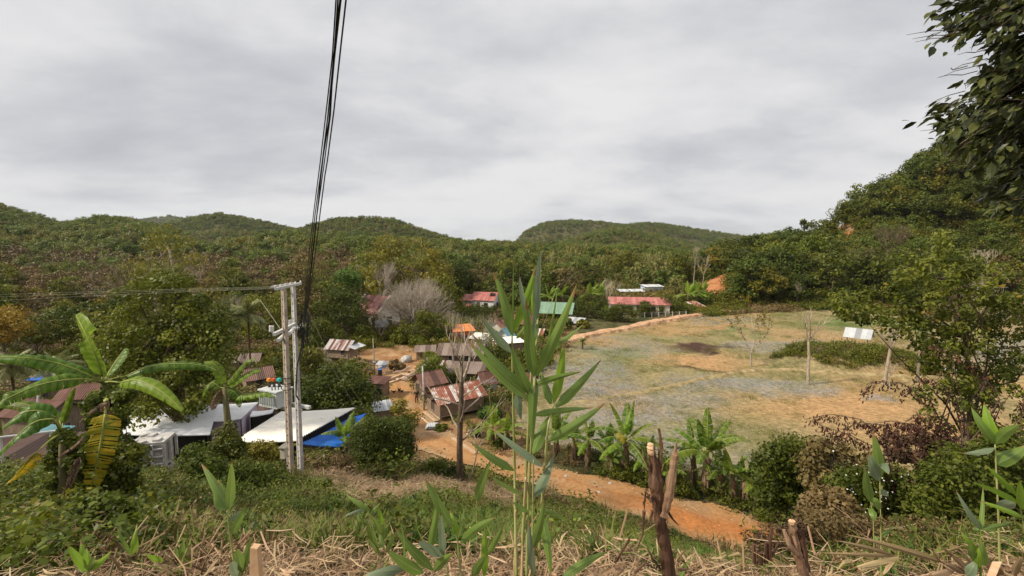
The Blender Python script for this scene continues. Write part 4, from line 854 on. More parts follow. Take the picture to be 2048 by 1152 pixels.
J = [(0,0,.92,.13,.10),(0,0,1.12,.12,.095),(0,0,1.32,.15,.10),(0,.0,1.46,.06),(0,-.01,1.53,.07,.08),(0,-.01,1.62,.075,.09),(0,-.01,1.69,.05),
     (-.1,0,.86,.085),(-.11,-.03,.48,.06),(-.12,0,.08,.04),(-.12,-.12,.03,.035),(.1,0,.86,.085),(.12,-.02,.48,.06),(.13,.02,.08,.04),(.13,-.1,.03,.035),
     (-.19,0,1.38,.055),(-.25,0,1.12,.042),(-.2,-.14,.95,.032),(-.18,-.2,.9,.03),(.19,0,1.38,.055),(.25,0,1.12,.042),(.26,-.08,.9,.032),(.26,-.12,.83,.03)]
E = [(0,1),(1,2),(2,3),(3,4),(4,5),(5,6),(0,7),(7,8),(8,9),(9,10),(0,11),(11,12),(12,13),(13,14),(2,15),(15,16),(16,17),(17,18),(2,19),(19,20),(20,21),(21,22)]
skin_body('body', J, E, 'skin', t)
skin_body('shirt', [(0,0,.9,.155,.12),(0,0,1.12,.14,.115),(0,0,1.34,.165,.115),(-.2,0,1.37,.07),(-.25,0,1.16,.058),(.2,0,1.37,.07),(.25,0,1.16,.058)], [(0,1),(1,2),(2,3),(3,4),(2,5),(5,6)], 'cloth_dark', t)
skin_body('trousers', [(0,0,.92,.14,.11),(-.1,0,.82,.1),(-.11,-.03,.48,.078),(-.12,0,.14,.06),(.1,0,.82,.1),(.12,-.02,.48,.078),(.13,.02,.14,.06)], [(0,1),(1,2),(2,3),(0,4),(4,5),(5,6)], 'cloth_maroon', t)
skin_body('hair', [(0,.02,1.66,.085,.095),(0,.01,1.72,.07)], [(0,1)], 'cloth_dark', t, 1)

# ================================================================== POLES, TRANSFORMER, CABLES
YA, YB = 18.0, 19.4
pa, pb = gp(582, YA, 968), gp(602, YB, 955); ta_, tb_ = at(567, 578, YA), at(586, 573, YB)
ps = empty('transformer_pole_frame', pa, 0, 'pair of tall square concrete poles joined by crossarms holding the village transformer', 'utility poles')
for p, tp, mat, w in ((pa, ta_, 'concrete_tan', .285), (pb, tb_, 'concrete_pale', .27)):
    q = MB(); b = p-pa; top = tp-pa; V = []; ca, sa = math.cos(R(-33)), math.sin(R(-33)); k = 14
    sh = [(-.5,-.3),(-.2,-.3),(-.2,-.24),(.2,-.24),(.2,-.3),(.5,-.3),(.5,.3),(.2,.3),(.2,.24),(-.2,.24),(-.2,.3),(-.5,.3)]
    for i in range(k+1):
        f = i/k; c = b.lerp(top, f)+(Vector((0,0,-.8)) if i == 0 else Vector()); ww = w*(1-.30*f)
        for sx, sy in sh: V.append((c.x+(sx*ca-sy*sa)*ww, c.y+(sx*sa+sy*ca)*ww, c.z))
    n = 12; F = [(i*n+j, i*n+(j+1) % n, (i+1)*n+(j+1) % n, (i+1)*n+j) for i in range(k) for j in range(n)]+[tuple(k*n+j for j in range(n))]
    q.add(V, F); pole = q.build('pole', M[mat], ps)
    bh = MB()
    for i in range(26):
        f = (i+.6)/27; c = b.lerp(top, f); ww = w*(1-.30*f); d = Vector((math.cos(R(-33)-math.pi/2), math.sin(R(-33)-math.pi/2), 0)); bh.tube([c+d*(ww*.26-.005), c+d*(ww*.26+.012)], .022, 6)
    bh.build('bolt_hole', M['dark_inside'], pole)
def bar(x0, y0, Y0, x1, y1, Y1, nm, mat='metal_galv', r=.09, n=4):
    q = MB(); q.tube([at(x0,y0,Y0)-pa, at(x1,y1,Y1)-pa], r, n); return q.build(nm, M[mat], ps)
bar(551,578,17.3, 601,567,20.2, 'crossarm', r=.07); bar(543,574,18.2, 590,566,21.0, 'crossarm', 'concrete_pale', r=.05)
bar(548,669,17.3, 590,648,19.0, 'crossarm', r=.085); bar(556,681,17.6, 574,666,18.6,'fuse_cutout','plaster_white',.08,8); bar(578,668,18.3, 592,653,19.6, 'fuse_cutout','plaster_white',.08,8); bar(596,658,19.2, 606,648,20.0,'fuse_cutout','plaster_white',.06,8)
for k in range(6):
    f = k/5; x = 551+50*f; y = 577-10*f; Y = 17.3+2.9*f
    q = MB(); c = at(x, y, Y)-pa; q.tube([c, c+Vector((0,0,.05)), c+Vector((0,0,.08)), c+Vector((0,0,.11)), c+Vector((0,0,.14))], [.012,.03,.04,.03,.015], 8); q.build('insulator', M['plaster_white'], ps)
bar(543,652,18.5,543,663,18.5,'lightning_arrester','metal_galv',.1,8); bar(543,664,18.5,552,664,18.8,'bracket','metal_galv',.04); bar(580,640,19,580,655,19,'lightning_arrester','metal_galv',.06,8)
for y in (755,766,778): 
    q = MB(); c = at(574, y, YA)-pa
    for k in range(10): a = k*.628; q.tube([c+Vector((math.cos(a)*.17, math.sin(a)*.17, 0)), c+Vector((math.cos(a+.628)*.17, math.sin(a+.628)*.17, 0))], .014, 4, cap=False)
    q.build('band', M['rubber_black'], ps)
q = MB(); q.tube([at(606,655,19.2)-pa, at(602,700,19.1)-pa, at(594,730,19)-pa, at(592,790,19)-pa, at(598,800,19.1)-pa], .03, 5); q.tube([at(609,655,19.2)-pa, at(605,700,19.1)-pa, at(600,730,19)-pa], .025, 5); 
for k in range(7): a = random.uniform(0, 6.28); q.tube([at(608+random.uniform(-3,6),650+random.uniform(-20,30),19.2)-pa+Vector((math.cos(i*.9+a)*.25, math.sin(i*.7+a)*.12, math.sin(i*.9+a)*.45)) for i in range(8)], .018, 4)
q.build('cable_drop', M['rubber_black'], ps)
# wire rail at foot: meter box
p = at(567, 905, 17.6); t = empty('meter_box', (p.x, p.y, g1(p.x, p.y)), R(-8), 'small white electricity box on a stake beside the nearer concrete pole', 'meter box')
hb = p.z-t.location.z; q = MB(); q.box((0,0,hb), (.2,.16,.46)); q.build('case', M['plaster_cream'], t); q = MB(); q.prism([(-.15,hb+.23),(.15,hb+.23),(0,hb+.36)], -.14, .14); q.build('lid', M['plaster_cream'], t); q = MB(); q.tube([(0,.05,-.3),(0,.05,hb-.23)], .03, 5); q.build('stake', M['wood_post'], t)
# transformer on its platform behind the poles
c = at(552, 794, 20.6); t = empty('transformer', c+Vector((0,0,-.36)), R(-24), 'pale grey transformer with orange red and teal bushing caps behind the poles', 'transformer')
q = MB(); q.box((0,0,.38), (1.12,.85,.72)); q.box((0,0,.76), (1.24,.95,.06)); q.box((0,0,.02), (1.2,.9,.05)); q.build('tank', M['metal_pale'], t)
q = MB(); 
for k in range(7): q.box((-.45+k*.15,-.47,.36), (.025,.1,.5))
q.build('cooling_fin', M['metal_pale'], t)
for k, (x, mt) in enumerate(((-.42,'plastic_orange'),(-.22,'plastic_red'),(0.0,'plastic_teal'))):
    q = MB(); q.tube([(x,.1*k,.79),(x,.1*k,.85),(x,.1*k,.88),(x,.1*k,.94),(x,.1*k,.97),(x,.1*k,1.05)], [.05,.085,.05,.085,.05,.06], 8); b_ = q.build('bushing', M['door_dark'], t)
    q = MB(); q.tube([(x,.1*k,1.04),(x,.1*k,1.1),(x,.1*k,1.19),(x,.1*k,1.23)], [.07,.12,.1,.03], 8); q.build('cap', M[mt], b_)
for k in range(5): q = MB(); q.tube([(.15+k*.08,-.3+k*.1,.79),(.15+k*.08,-.3+k*.1,.92)], .025, 6); q.build('terminal', M['rubber_black'], t)
q = MB(); q.box((.45,.0,-.08), (2.3,.14,.14)); q.box((.45,.5,-.08), (2.3,.14,.14)); q.build('platform_beam', M['metal_galv'], t)
# cables overhead: black bundle from above down to the poles
def cable(name, label, pts, r, mat, grp, sag=0, n=24):
    P = [at(*p) for p in pts]; o_ = P[0]; path = []
    for i in range(len(P)-1):
        for k in range(n//(len(P)-1)):
            f = k/(n//(len(P)-1)); path.append(P[i].lerp(P[i+1], f)-o_-Vector((0,0,sag*4*f*(1-f))))
    path.append(P[-1]-o_); q = MB(); q.tube(path, r if r > .0065 or mat != 'rubber_black' else r, 5); return tag(q.build(name, M[mat], loc=o_, smooth=True), label, 'cable', grp)
def overhead(label, xs, r):            # five taut cables rising from the poles, over the viewer's head and away behind
    P = []
    for px, py in xs:
        b = (py-576)/FOC; f = 2.598/(.226-b); P.append(Vector(((px-1024)/FOC*f, f*CP-b*f*SP_, -f*SP_-b*f*CP)))
    d = (P[0]-P[1]).normalized(); A = P[0]; P = [A+d*34, A+d*20, A+d*10, A+d*4]+P; path = []; R_ = []
    for i in range(len(P)-1):
        n = 8
        for k in range(n): q = P[i].lerp(P[i+1], k/n); path.append(q-A); R_.append(r*(1+2.2*min(1, max(0, q.y)/18)**1.5))
    path.append(P[-1]-A); R_.append(R_[-1]); q = MB(); q.tube(path, R_, 5); tag(q.build('overhead_cable', M['rubber_black'], loc=A, smooth=True), label, 'cable', 'black cables running overhead to the poles')
for lb, xs, r in [
  ('outermost black cable on the pole side of the hanging bundle', [(681,-60),(672,0),(665,110),(655,200),(641,320),(628,420),(619,500),(612,580),(606,648)], .0046),
  ('second black cable of the hanging bundle', [(684,-60),(676,0),(669,100),(656,230),(645,320),(630,430),(622,510),(613,590),(607,648)], .0050),
  ('black cable in the middle of the hanging bundle', [(688,-60),(680,0),(667,118),(661,230),(648,330),(634,430),(625,520),(616,600),(608,648)], .0046),
  ('black cable hanging clear on the far side of the bundle', [(700,-60),(692,0),(682,90),(668,220),(655,320),(650,350),(641,420),(630,510),(618,600),(609,648)], .0054),
  ('black cable twisted behind the middle one of the bundle', [(690,-60),(682,0),(669,118),(658,240),(647,310),(634,425),(628,480),(619,560),(608,648)], .0044)]: overhead(lb, xs, r)
for k, pts in enumerate([[(551,577,17.3),(380,583,22),(200,591,27),(0,601,33),(-200,614,40)],[(560,575,17.8),(390,580,23),(200,586,28),(0,594,34),(-200,604,41)],[(572,573,18.4),(400,577,24),(200,583,29),(0,589,35),(-200,596,42)]]):
    cable('power_line', ['lowest of the thin wires running off from the crossarm','middle thin wire running off from the crossarm','uppermost thin wire running off from the crossarm'][k], pts, .0045, 'wire_pale', 'thin wires running off from the crossarm')
for k, pts in enumerate([[(612,612,19.6),(660,715,24),(728,812,30),(745,832,31.5)],[(604,640,19.6),(650,712,24),(700,795,30),(716,825,31.5)],[(520,600,21),(545,635,20),(562,660,18.4)]]):
    cable('guy_wire', ['long slanting stay wire above the cream roof, the outer of two','long slanting stay wire above the cream roof, the inner of two','short stay wire slanting into the nearer pole'][k], pts, .010, 'wire_pale', 'slanting stay wires of the poles')
cable('service_cable', 'thin drooping cable from the whitish pole to the shop roofs', [(846,742,46.4),(875,765,47.5),(905,775,48)], .015, 'wire_pale', None, .4)
# white handrail
p0 = at(-20, 877, 13.6); p1 = at(111, 862, 14.6); t = empty('handrail', p0, 0, 'white painted pipe handrail before the dark open shed', 'railing')
q = MB(); q.tube([(0,0,0), p1-p0], .035, 8); q.build('rail', M['plaster_white'], t)
for f in (.15, .92): q = MB(); c = (p1-p0)*f; q.tube([c, c+Vector((0,0,-1.5))], .035, 8); q.build('post', M['concrete_pale'], t)
# pale concrete block box with stones
p = at(306, 897, 17.4); gz = g1(p.x, p.y); t = empty('concrete_cage', (p.x, p.y, gz), R(14), 'pale concrete block cage with a cracked lid before the big tree trunk', 'concrete box')
q = MB(); q.box((0,0,p.z-gz-.35), (1.05,.85,1.3)); q.build('body', M['stone_pale'], t)
q = MB(); q.box((0,0,p.z-gz+.36), (1.2,1.0,.12)); q.build('lid', M['stone_pale'], t)
q = MB()
for sx in (-.6, -.2, .2, .6): q.box((sx,-.5,p.z-gz-.1), (.07,.09,.85))
for sz in (-.35, -.05, .25): q.box((0,-.51,p.z-gz+sz-.1), (1.27,.07,.05))
for sy in (-.5, 0, .5): q.box((.6,sy,p.z-gz-.1), (.09,.07,.85))
q.build('lattice', M['concrete_pale'], t)
for k in range(5): q = MB(); q.box((random.uniform(-.5,.5), random.uniform(-.4,.4), p.z-gz+.45), (.3,.22,.1), rz=random.random()*3); q.build('loose_slab', M['stone_pale'], t)
# ================================================================== TREES SHAPED ON THEIR OUTLINES
def poly_tree(name, label, poly, Y, dep, n, r, leafm, base, L=.3, nl=60, barkm='bark', r0=.2, asp=.5, flat=.75, droop=0, cat='tree', group=None, up=.3, nlimb=16, top=.55, tb=.5, crown='crown', Yb=None):
    xs = [p[0] for p in poly]; ys = [p[1] for p in poly]; C = []
    while len(C) < n:
        x = random.uniform(min(xs), max(xs)); y = random.uniform(min(ys), max(ys))
        if inpoly(np.array([x]), np.array([y]), poly)[0]: C.append(at(x, y, Y+random.uniform(-1, 1)*dep))
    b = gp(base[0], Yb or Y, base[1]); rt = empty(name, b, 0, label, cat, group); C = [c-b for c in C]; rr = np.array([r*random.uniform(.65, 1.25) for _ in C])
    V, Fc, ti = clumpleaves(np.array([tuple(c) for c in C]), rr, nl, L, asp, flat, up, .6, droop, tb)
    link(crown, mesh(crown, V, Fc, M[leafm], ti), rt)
    ctr = sum(C, Vector())/len(C); mb = MB(); random.shuffle(C)
    limbs(mb, (0, 0, -.4), [c for c in C[:nlimb] if c.z > .4], r0, (ctr.x, ctr.y, max(.5, ctr.z*(1+top)*.75))); mb.build('trunk', M[barkm], rt, smooth=True)
    return rt
PT = poly_tree
PT('tamarind_tree', 'huge spreading leafy tree standing between the white roofs and the coconut palms', [(205,700),(215,640),(245,590),(280,560),(330,545),(385,560),(430,600),(455,640),(460,700),(450,760),(415,800),(400,842),(330,835),(265,850),(250,815),(225,765)], 29, 2.6, 150, .95, 'leaf_mid', (379,880), L=.26, nl=150, r0=.42, droop=.4, tb=.7)
PT('flowering_tree', 'pale half bare tree with twiggy crown rising above the huge leafy tree', [(295,470),(330,455),(370,450),(385,480),(400,520),(430,560),(440,600),(380,610),(300,600),(260,560),(270,520)], 46, 2.5, 60, 1.0, 'leaf_yellow', (352,700), L=.3, nl=42, barkm='bark_pale', r0=.25, up=.1)
PT('broadleaf_tree', 'very large golden green tree rising behind the temple', [(735,560),(728,520),(745,490),(780,475),(830,478),(870,500),(893,530),(895,575),(880,600),(800,585),(760,600)], 112, 7, 90, 2.5, 'leaf_yellow', (797,640), L=.7, nl=90, r0=.6)
PT('broadleaf_tree', 'dark dense tree with a bright green tip between the black cables and the temple', [(640,690),(628,640),(640,590),(665,560),(700,565),(728,600),(730,660),(705,690)], 80, 4, 70, 1.6, 'leaf_dark', (700,700), L=.42, nl=110, r0=.3)
PT('broadleaf_tree', 'small bright green tree top above the dark dense tree', [(672,560),(690,535),(712,540),(722,570),(700,580)], 92, 3, 22, 1.5, 'leaf_lush', (700,640), L=.5, nl=90)
PT('broadleaf_tree', 'orange brown leaved tree half hidden by the hanging black cables', [(570,560),(575,520),(600,505),(640,515),(660,550),(655,610),(610,640),(580,600)], 88, 4, 60, 1.7, 'leaf_brown', (620,690), L=.45, nl=80, r0=.3)
PT('broadleaf_tree', 'dense yellowish green tree behind the two coconut palms', [(480,620),(500,590),(560,585),(600,610),(600,680),(560,700),(500,680)], 82, 4, 60, 1.6, 'leaf_mid', (540,700), L=.42, nl=90)
PT('broadleaf_tree', 'dark tree crowding the slope below the hanging black cables', [(600,700),(600,650),(640,640),(680,660),(690,690),(660,705)], 74, 3, 45, 1.2, 'leaf_dark', (640,715), L=.38, nl=100)
PT('broadleaf_tree', 'bright green leafy bush between the transformer poles and the striped stilt hut', [(600,740),(605,700),(640,705),(648,735),(630,745)], 48, 1.5, 26, .75, 'leaf_mid', (625,770), L=.28, nl=90)
PT('mango_tree', 'round glossy mango tree just right of the concrete poles', [(606,835),(600,790),(618,760),(650,738),(690,732),(722,745),(745,775),(748,800),(735,820),(640,830)], 40, 2.6, 85, .95, 'leaf_dark', (680,850), L=.27, nl=130, r0=.3, droop=.4)
PT('broadleaf_tree', 'leafy tree beside the temple wall with a few ochre leaves', [(690,650),(700,610),(720,612),(770,640),(790,660),(750,680),(700,690)], 86, 2.5, 34, 1.2, 'leaf_brown', (735,690), L=.4, nl=55, up=.1)
PT('broadleaf_tree', 'green tree filling the space below the dome shaped leafless tree', [(800,690),(795,650),(850,625),(900,640),(915,680),(880,700)], 80, 3.5, 70, 1.3, 'leaf_mid', (860,705), L=.4, nl=90)
PT('broadleaf_tree', 'tall light green tree between the dome shaped leafless tree and the red roof', [(840,600),(850,560),(885,548),(915,575),(925,620),(900,650),(860,640)], 104, 4, 50, 1.9, 'leaf_mid', (885,660), L=.55, nl=80)
PT('broadleaf_tree', 'dark dense tree crown right behind the red roofed house', [(905,590),(915,560),(960,548),(1000,565),(1010,590),(960,598)], 150, 6, 44, 2.5, 'leaf_dark', (960,620), L=.7, nl=90)
PT('broadleaf_tree', 'bushy yellow green tree below the red roofed house', [(905,665),(915,640),(960,640),(1000,650),(1010,670),(960,680)], 96, 3, 40, 1.2, 'leaf_yellow', (955,672), L=.42, nl=70)
PT('broadleaf_tree', 'dark green tree in front of the long brown roofed house', [(836,760),(838,725),(860,708),(885,718),(892,745),(870,770)], 54, 1.8, 44, .8, 'leaf_mid', (862,775), L=.26, nl=100)
PT('broadleaf_tree', 'low green tree behind the patched stilt house', [(868,768),(880,742),(925,745),(960,755),(960,775),(900,775)], 55, 1.5, 36, .7, 'leaf_mid', (915,785), L=.26, nl=80)
PT('broadleaf_tree', 'leafy tree beside the off-white flat roof behind the reeds', [(950,700),(955,670),(985,665),(1010,700),(1040,720),(1000,760),(960,735)], 66, 2.5, 50, 1.0, 'leaf_mid', (990,760), L=.32, nl=90)
PT('broadleaf_tree', 'dark leafy tree between the shed roofs and the bamboo fence', [(1020,730),(1030,705),(1080,700),(1100,725),(1060,745)], 70, 2, 34, .9, 'leaf_dark', (1055,745), L=.32, nl=90)
# round dark trees by the school
for k, (poly, Yt, bs, lb) in enumerate([
  ([(1150,630),(1150,605),(1175,590),(1210,595),(1225,620),(1215,638),(1170,640)], 112, (1185,645), 'dense round dark tree between the green shelter and the pink school roof'),
  ([(1212,640),(1212,622),(1235,608),(1262,615),(1275,632),(1260,642),(1225,645)], 108, (1241,650), 'low rounded dark tree standing in front of the pink school roof'),
  ([(1305,622),(1310,600),(1335,588),(1365,600),(1375,622),(1350,632),(1320,630)], 120, (1335,640), 'wide drooping dark tree at the far end of the school'),
  ([(1282,625),(1285,605),(1300,608),(1300,635),(1288,640)], 117, (1292,645), 'narrow leafy tree in the middle of the school front')]):
    PT('rain_tree', lb, poly, Yt, 2.5, 46, 1.15, 'leaf_dark', bs, L=.36, nl=110, r0=.22, group=None, droop=.5)
PT('shrub', 'dark low hedge like bushes along the ledge beside the far bank', [(1150,680),(1160,668),(1230,655),(1240,662),(1180,680),(1140,695)], 98, 2, 40, .7, 'leaf_dark', (1190,680), L=.25, nl=70, cat='bush')
PT('broadleaf_tree', 'tall yellowish plantation tree at the wood edge above the far bank', [(1480,600),(1470,540),(1490,515),(1515,525),(1520,590),(1500,605)], 150, 3, 40, 1.7, 'leaf_yellow', (1495,612), L=.55, nl=60)
PT('broadleaf_tree', 'broad lime green tree in the wood above the far bank', [(1540,600),(1535,545),(1555,525),(1580,535),(1592,580),(1575,600)], 150, 3, 44, 1.8, 'leaf_yellow', (1556,612), L=.55, nl=70)
PT('broadleaf_tree', 'slim bright lime tree in front of the wood edge', [(1580,590),(1578,562),(1592,555),(1602,572),(1595,592)], 146, 1.5, 18, 1.2, 'leaf_lush', (1583,610), L=.5, nl=80)
PT('broadleaf_tree', 'dark round tree behind the two leafless trees of the field edge', [(1650,590),(1655,550),(1690,532),(1720,550),(1725,590),(1690,600)], 152, 4, 46, 2, 'leaf_dark', (1690,605), L=.6, nl=90)
PT('broadleaf_tree', 'small crowned dark tree standing out on the wooded ridge', [(1606,455),(1604,442),(1612,440),(1616,458)], 218, 1, 10, 1.2, 'leaf_dark', (1612,475), L=.8, nl=60)
for k, (x, y, Yt, s) in enumerate([(1668,432,212,2.6),(1690,408,215,2.6),(1712,395,218,2.8),(1740,378,220,2.8),(1768,362,222,3),(1800,345,224,3),(1832,325,225,3),(1868,305,226,3),(1905,285,228,3.2),(1950,268,230,3.2)]):
    PT('broadleaf_tree', 'tree number on the skyline'.replace('number on', 'on')+' of the steep right-hand hill, '+['lowest of ten','second lowest','third lowest','fourth lowest','fifth lowest','fifth highest','fourth highest','third highest','second highest','highest of ten'][k], [(x-16,y+26),(x-12,y+4),(x+2,y-8),(x+14,y+2),(x+18,y+26)], Yt, 3, 22, s, 'leaf_mid' if k % 2 else 'leaf_dark', (x, y+60), L=.95, nl=70)
# bushes of the village, each its own thing
BUSH = [ # px, pybase, Y, radius m, height m, leaf, label
 (560,800,30,1.1,2.4,'leaf_dark','dark bush behind the nearer concrete pole'),(440,760,38,1.3,2.2,'leaf_mid','bush behind the middle banana plant'),
 (540,735,46,1.8,2.6,'leaf_mid','green bush left of the paired poles below the pale hut roof'),(470,730,46,1.6,2.4,'leaf_dark','dark bush below the pale hut roof'),
 (580,720,52,1.8,3,'leaf_mid','bush between the paired poles at mid height'),(640,760,44,1.2,1.6,'leaf_mid','bush at the edge of the mango tree below the striped hut'),
 (715,720,62,.9,1.4,'weed_dry','dry brown bush beside the striped stilt hut'),(735,735,58,.8,1.3,'weed_dry','dry brown bush at the foot of the thin pale pole'),(790,725,62,.9,1.2,'weed_dry','dry brown bush right of the kiosk'),
 (730,690,80,1.8,2.6,'leaf_mid','green bush beside the board on legs'),(800,700,78,1.6,1.8,'leaf_mid','green bush left of the pale boulder'),(705,680,84,1.6,2.4,'leaf_dark','dark bush on the slope below the temple banana'),
 (780,690,84,1.4,1.8,'leaf_yellow','yellowish bush on the slope right of the board'),(835,700,76,1.2,1.6,'leaf_mid','green bush left of the weathered hut'),(885,690,78,1.4,2.4,'leaf_dark','dark bush left of the bright orange house'),
 (900,640,100,1.6,2.6,'leaf_yellow','light green bush below the red roofed house on the pond side'),(1020,640,104,2.0,2.4,'leaf_dark','dark bush right of the red roofed house'),(1060,645,102,1.6,2.0,'leaf_mid','green bush left of the green roofed shelter'),
 (1130,668,96,1.6,2.4,'leaf_mid','leafy bush in front of the green roofed shelter'),(1100,690,84,1.3,1.8,'leaf_mid','green bush behind the bamboo fence'),(1165,655,98,1.2,1.6,'leaf_yellow','yellowish bush near the green roofed shelter'),
 (985,800,44,1.0,1.4,'leaf_lush','bright green bush right of the patched stilt house'),(950,850,40,.7,.9,'leaf_mid','low weed bush before the plank house'),(1150,905,36,.8,1.0,'leaf_mid','bush at the foot of the banana row nearest the reeds'),
 (880,850,41,.5,.6,'leaf_mid','little weed bush under the plank house corner'),(1010,870,38,.8,1.1,'leaf_lush','bright grassy bush behind the reed stalks'),
 (910,935,27,.7,1.0,'leaf_dark','dark low bush at the foot of the leafless trunk'),(870,925,27.5,.9,1.3,'leaf_mid','bush beside the large round dark bush on the track side'),
 (1290,925,31,.8,1.2,'leaf_dark','vine covered bush behind the dead stump'),(1355,960,30,.9,1.2,'leaf_dark','dark bush under the largest banana plant'),(1560,975,26,1.4,2.4,'leaf_dark','tall dark bush at the end of the banana row'),
 (1240,945,32,.8,1.0,'leaf_mid','green weeds bush left of the dead stump'),(380,640,60,2.2,4,'leaf_dark','dark bushy growth left of the coconut palms'),(200,660,70,2.6,4.5,'leaf_mid','bushy green growth above the upright banana leaf'),(130,650,85,2.6,4.5,'leaf_dark','dark bushy growth above the coconut palms'),
 (260,640,75,2.8,5,'leaf_yellow','yellowish bushy growth behind the huge leafy tree'),(30,720,60,2.0,3.0,'leaf_dark','dark bush below the golden tree'),(1840,720,62,1.6,1.8,'leaf_mid','green bush among the slender white trunks'),(1930,690,74,1.5,2.0,'leaf_mid','bush near the grey patch beyond the table'),
 (1700,655,110,3,2.6,'leaf_mid','wide bush in the bright green strip of the field'),(2000,655,112,3,3,'leaf_dark','dark bush at the far end of the bright green strip'),(1400,610,140,3,3,'leaf_mid','bush at the foot of the landslide scar'),(1470,612,140,3,2.4,'leaf_dark','dark bush right of the landslide scar')]
for (x, y, Yb, rr, hh, lf, lb) in BUSH:
    b = gp(x, Yb, y); rt = empty('bush', b, random.uniform(0, 6), lb, 'bush'); L = max(.16, min(.5, Yb*.0052))
    C = envelope(22, rr, rr, hh*.5, hh*.45, .35, .4, -.9, random.random()*50); V, Fc, ti = clumpleaves(C, rr*.42, 90, L, .5, .8, .25, .6)
    link('foliage', mesh('foliage', V, Fc, M[lf], ti), rt); mb = MB()
    for c in C[:7]: mb.tube([(0,0,-.2), tuple(c*.5), tuple(c)], [.04,.025,.01], 4)
    mb.build('stem', M['bark'], rt)
PT('bush', 'large round feathery dark green bush beside the cream and blue roofs', [(702,912),(700,880),(715,850),(750,838),(800,838),(828,862),(832,890),(815,915),(770,925),(720,925)], 25.5, 1.5, 110, .5, 'leaf_dark', (768,928), L=.17, nl=170, cat='bush', r0=.08, asp=.35, top=.1)
PT('bush', 'yellow green leaved bush rising behind the large round dark bush', [(782,850),(785,812),(800,800),(820,806),(838,825),(836,850),(810,865)], 28, .8, 34, .38, 'leaf_yellow', (805,880), L=.17, nl=60, cat='bush', r0=.07)
PT('golden_tree', 'golden yellow bamboo like tree at the photo edge above the palms', [(-40,680),(-30,630),(10,612),(45,625),(62,655),(40,680)], 62, 3, 44, 1.2, 'leaf_gold', (10,720), L=.4, nl=80)
for k in range(58):
    x = random.uniform(-60, 500) if k < 44 else random.uniform(560, 720); Yb = random.uniform(66, 124) if k < 44 else random.uniform(95, 122); p = gp(x, Yb, 690)
    if any(math.hypot(p.x-fx_, p.y-fy_) < 5 for fx_, fy_ in ((at(493,700,62).x, 62), (at(515,700,55).x, 55), (at(757,650,95).x, 95))): continue
    j = random.choice([0, 0, 2, 2, 4, 5]); pr = random.choice(_order[j]); side = 'between the upright banana leaf and the plantation' if x < 260 else ('behind the huge leafy tree' if x < 500 else 'behind the hanging black cables'); ht = 'short' if Yb < 90 else 'tall'
    plant(pr, p, random.uniform(0, 6.28), random.uniform(.5, .72) if Yb < 90 else random.uniform(.7, .95), f'{ht} {_adj[j]} tree standing {side}', f'{_adj[j]} trees standing {side}')
# ------------------------------------------------------------------ leafless trees
def bare_tree(label, px, Yt, pyb, H, r, depth, matn='bark_pale', spread=.6, up=.15, lean=(0, 0), trunkf=.45, ratio=.68, name='leafless_tree', cat='tree', leafm=None, nl=300, L=.2, group=None, kids=(2, 3), tmat=None):
    b = gp(px, Yt, pyb); rt = empty(name, b, 0, label, cat, group); mb = MB(); tl = H*trunkf
    bare(mb, (0, 0, -.3), (lean[0], lean[1], 1), tl, r, 0, spread, up, 7, 5); top = Vector(mb.v[-1]); top = sum((Vector(v) for v in mb.v[-7:]), Vector())/7
    q = MB(); q.v = mb.v; q.f = mb.f; q.t = mb.t; q.m = mb.m; q.build('trunk', M[tmat or matn], rt, smooth=True)
    bm = MB(); 
    for k in range(random.randint(3, 4)):
        a = k*2.1+random.random(); bare(bm, top, (math.cos(a)*spread+lean[0]*.5, math.sin(a)*spread*.8, .9), (H-tl)*.42, r*.55, depth, spread, up, 5, 3, 0, ratio, kids)
    if tmat:
        for k in range(7):
            a = k*2.4; hh = tl*(.42+.08*k); bare(bm, (top.x*hh/tl, top.y*hh/tl, hh), (math.cos(a), math.sin(a)*.6, .55), H*.19, r*.26, 2, .6, .25, 5, 4, 0, .7, (1, 2))
    bm.build('branches', M[matn], rt)
    if leafm:
        V0 = np.array(bm.v); P = V0[rng.integers(len(V0)//4, len(V0), nl)]+rng.normal(size=(nl, 3))*.12
        V, Fc = leaves(P, rdir(nl)+np.array([0, 0, .4]), L*(.7+.6*rng.random(nl)), L*.5); link('leaves', mesh('leaves', V, Fc, M[leafm], rng.random(nl)), rt)
    return rt
BT = bare_tree
# dome shaped leafless frangipani-like tree
b = gp(830, 84, 690); rt = empty('dome_leafless_tree', b, 0, 'broad dome shaped pale leafless tree beside the temple', 'tree'); mb = MB(); bm = MB(); mb.tube([(0,0,-.3),(.2,0,1.2),(0,0,2.6)], [.5,.42,.4], 8)
for k in range(58):
    a = random.uniform(0, 6.28); e = random.random()**.7; d = Vector((math.cos(a)*e*1.15, math.sin(a)*e*.9, 1.15-e*.62)); bare(bm, (0,0,2.2), d, 3.0, .13, 4, .55, .12, 4, 2, 0, .74, (2, 2))
top = max(v[2] for v in bm.v); mb.build('trunk', M['twig_grey'], rt, smooth=True); o = bm.build('branches', M['twig_grey'], rt)
BT('dark mossy leafless tree with pale forked branches before the patched stilt house', 921, 25.2, 938, 9.4, .21, 3, 'bark_pale', .6, .3, (-.01,0), .7, .72, kids=(1, 2), tmat='bark')
BT('pale leaning dead branch tree beside the dark leafless trunk', 938, 27, 870, 4.6, .06, 2, 'bark_pale', .8, .2, (.25,0), .5)
BT('tall straight pale trunk with twiggy top standing alone in the field', 1616, 57, 768, 9.8, .22, 4, 'bark_pale', .5, .25, (-.01,0), .62, .7, kids=(1, 2))
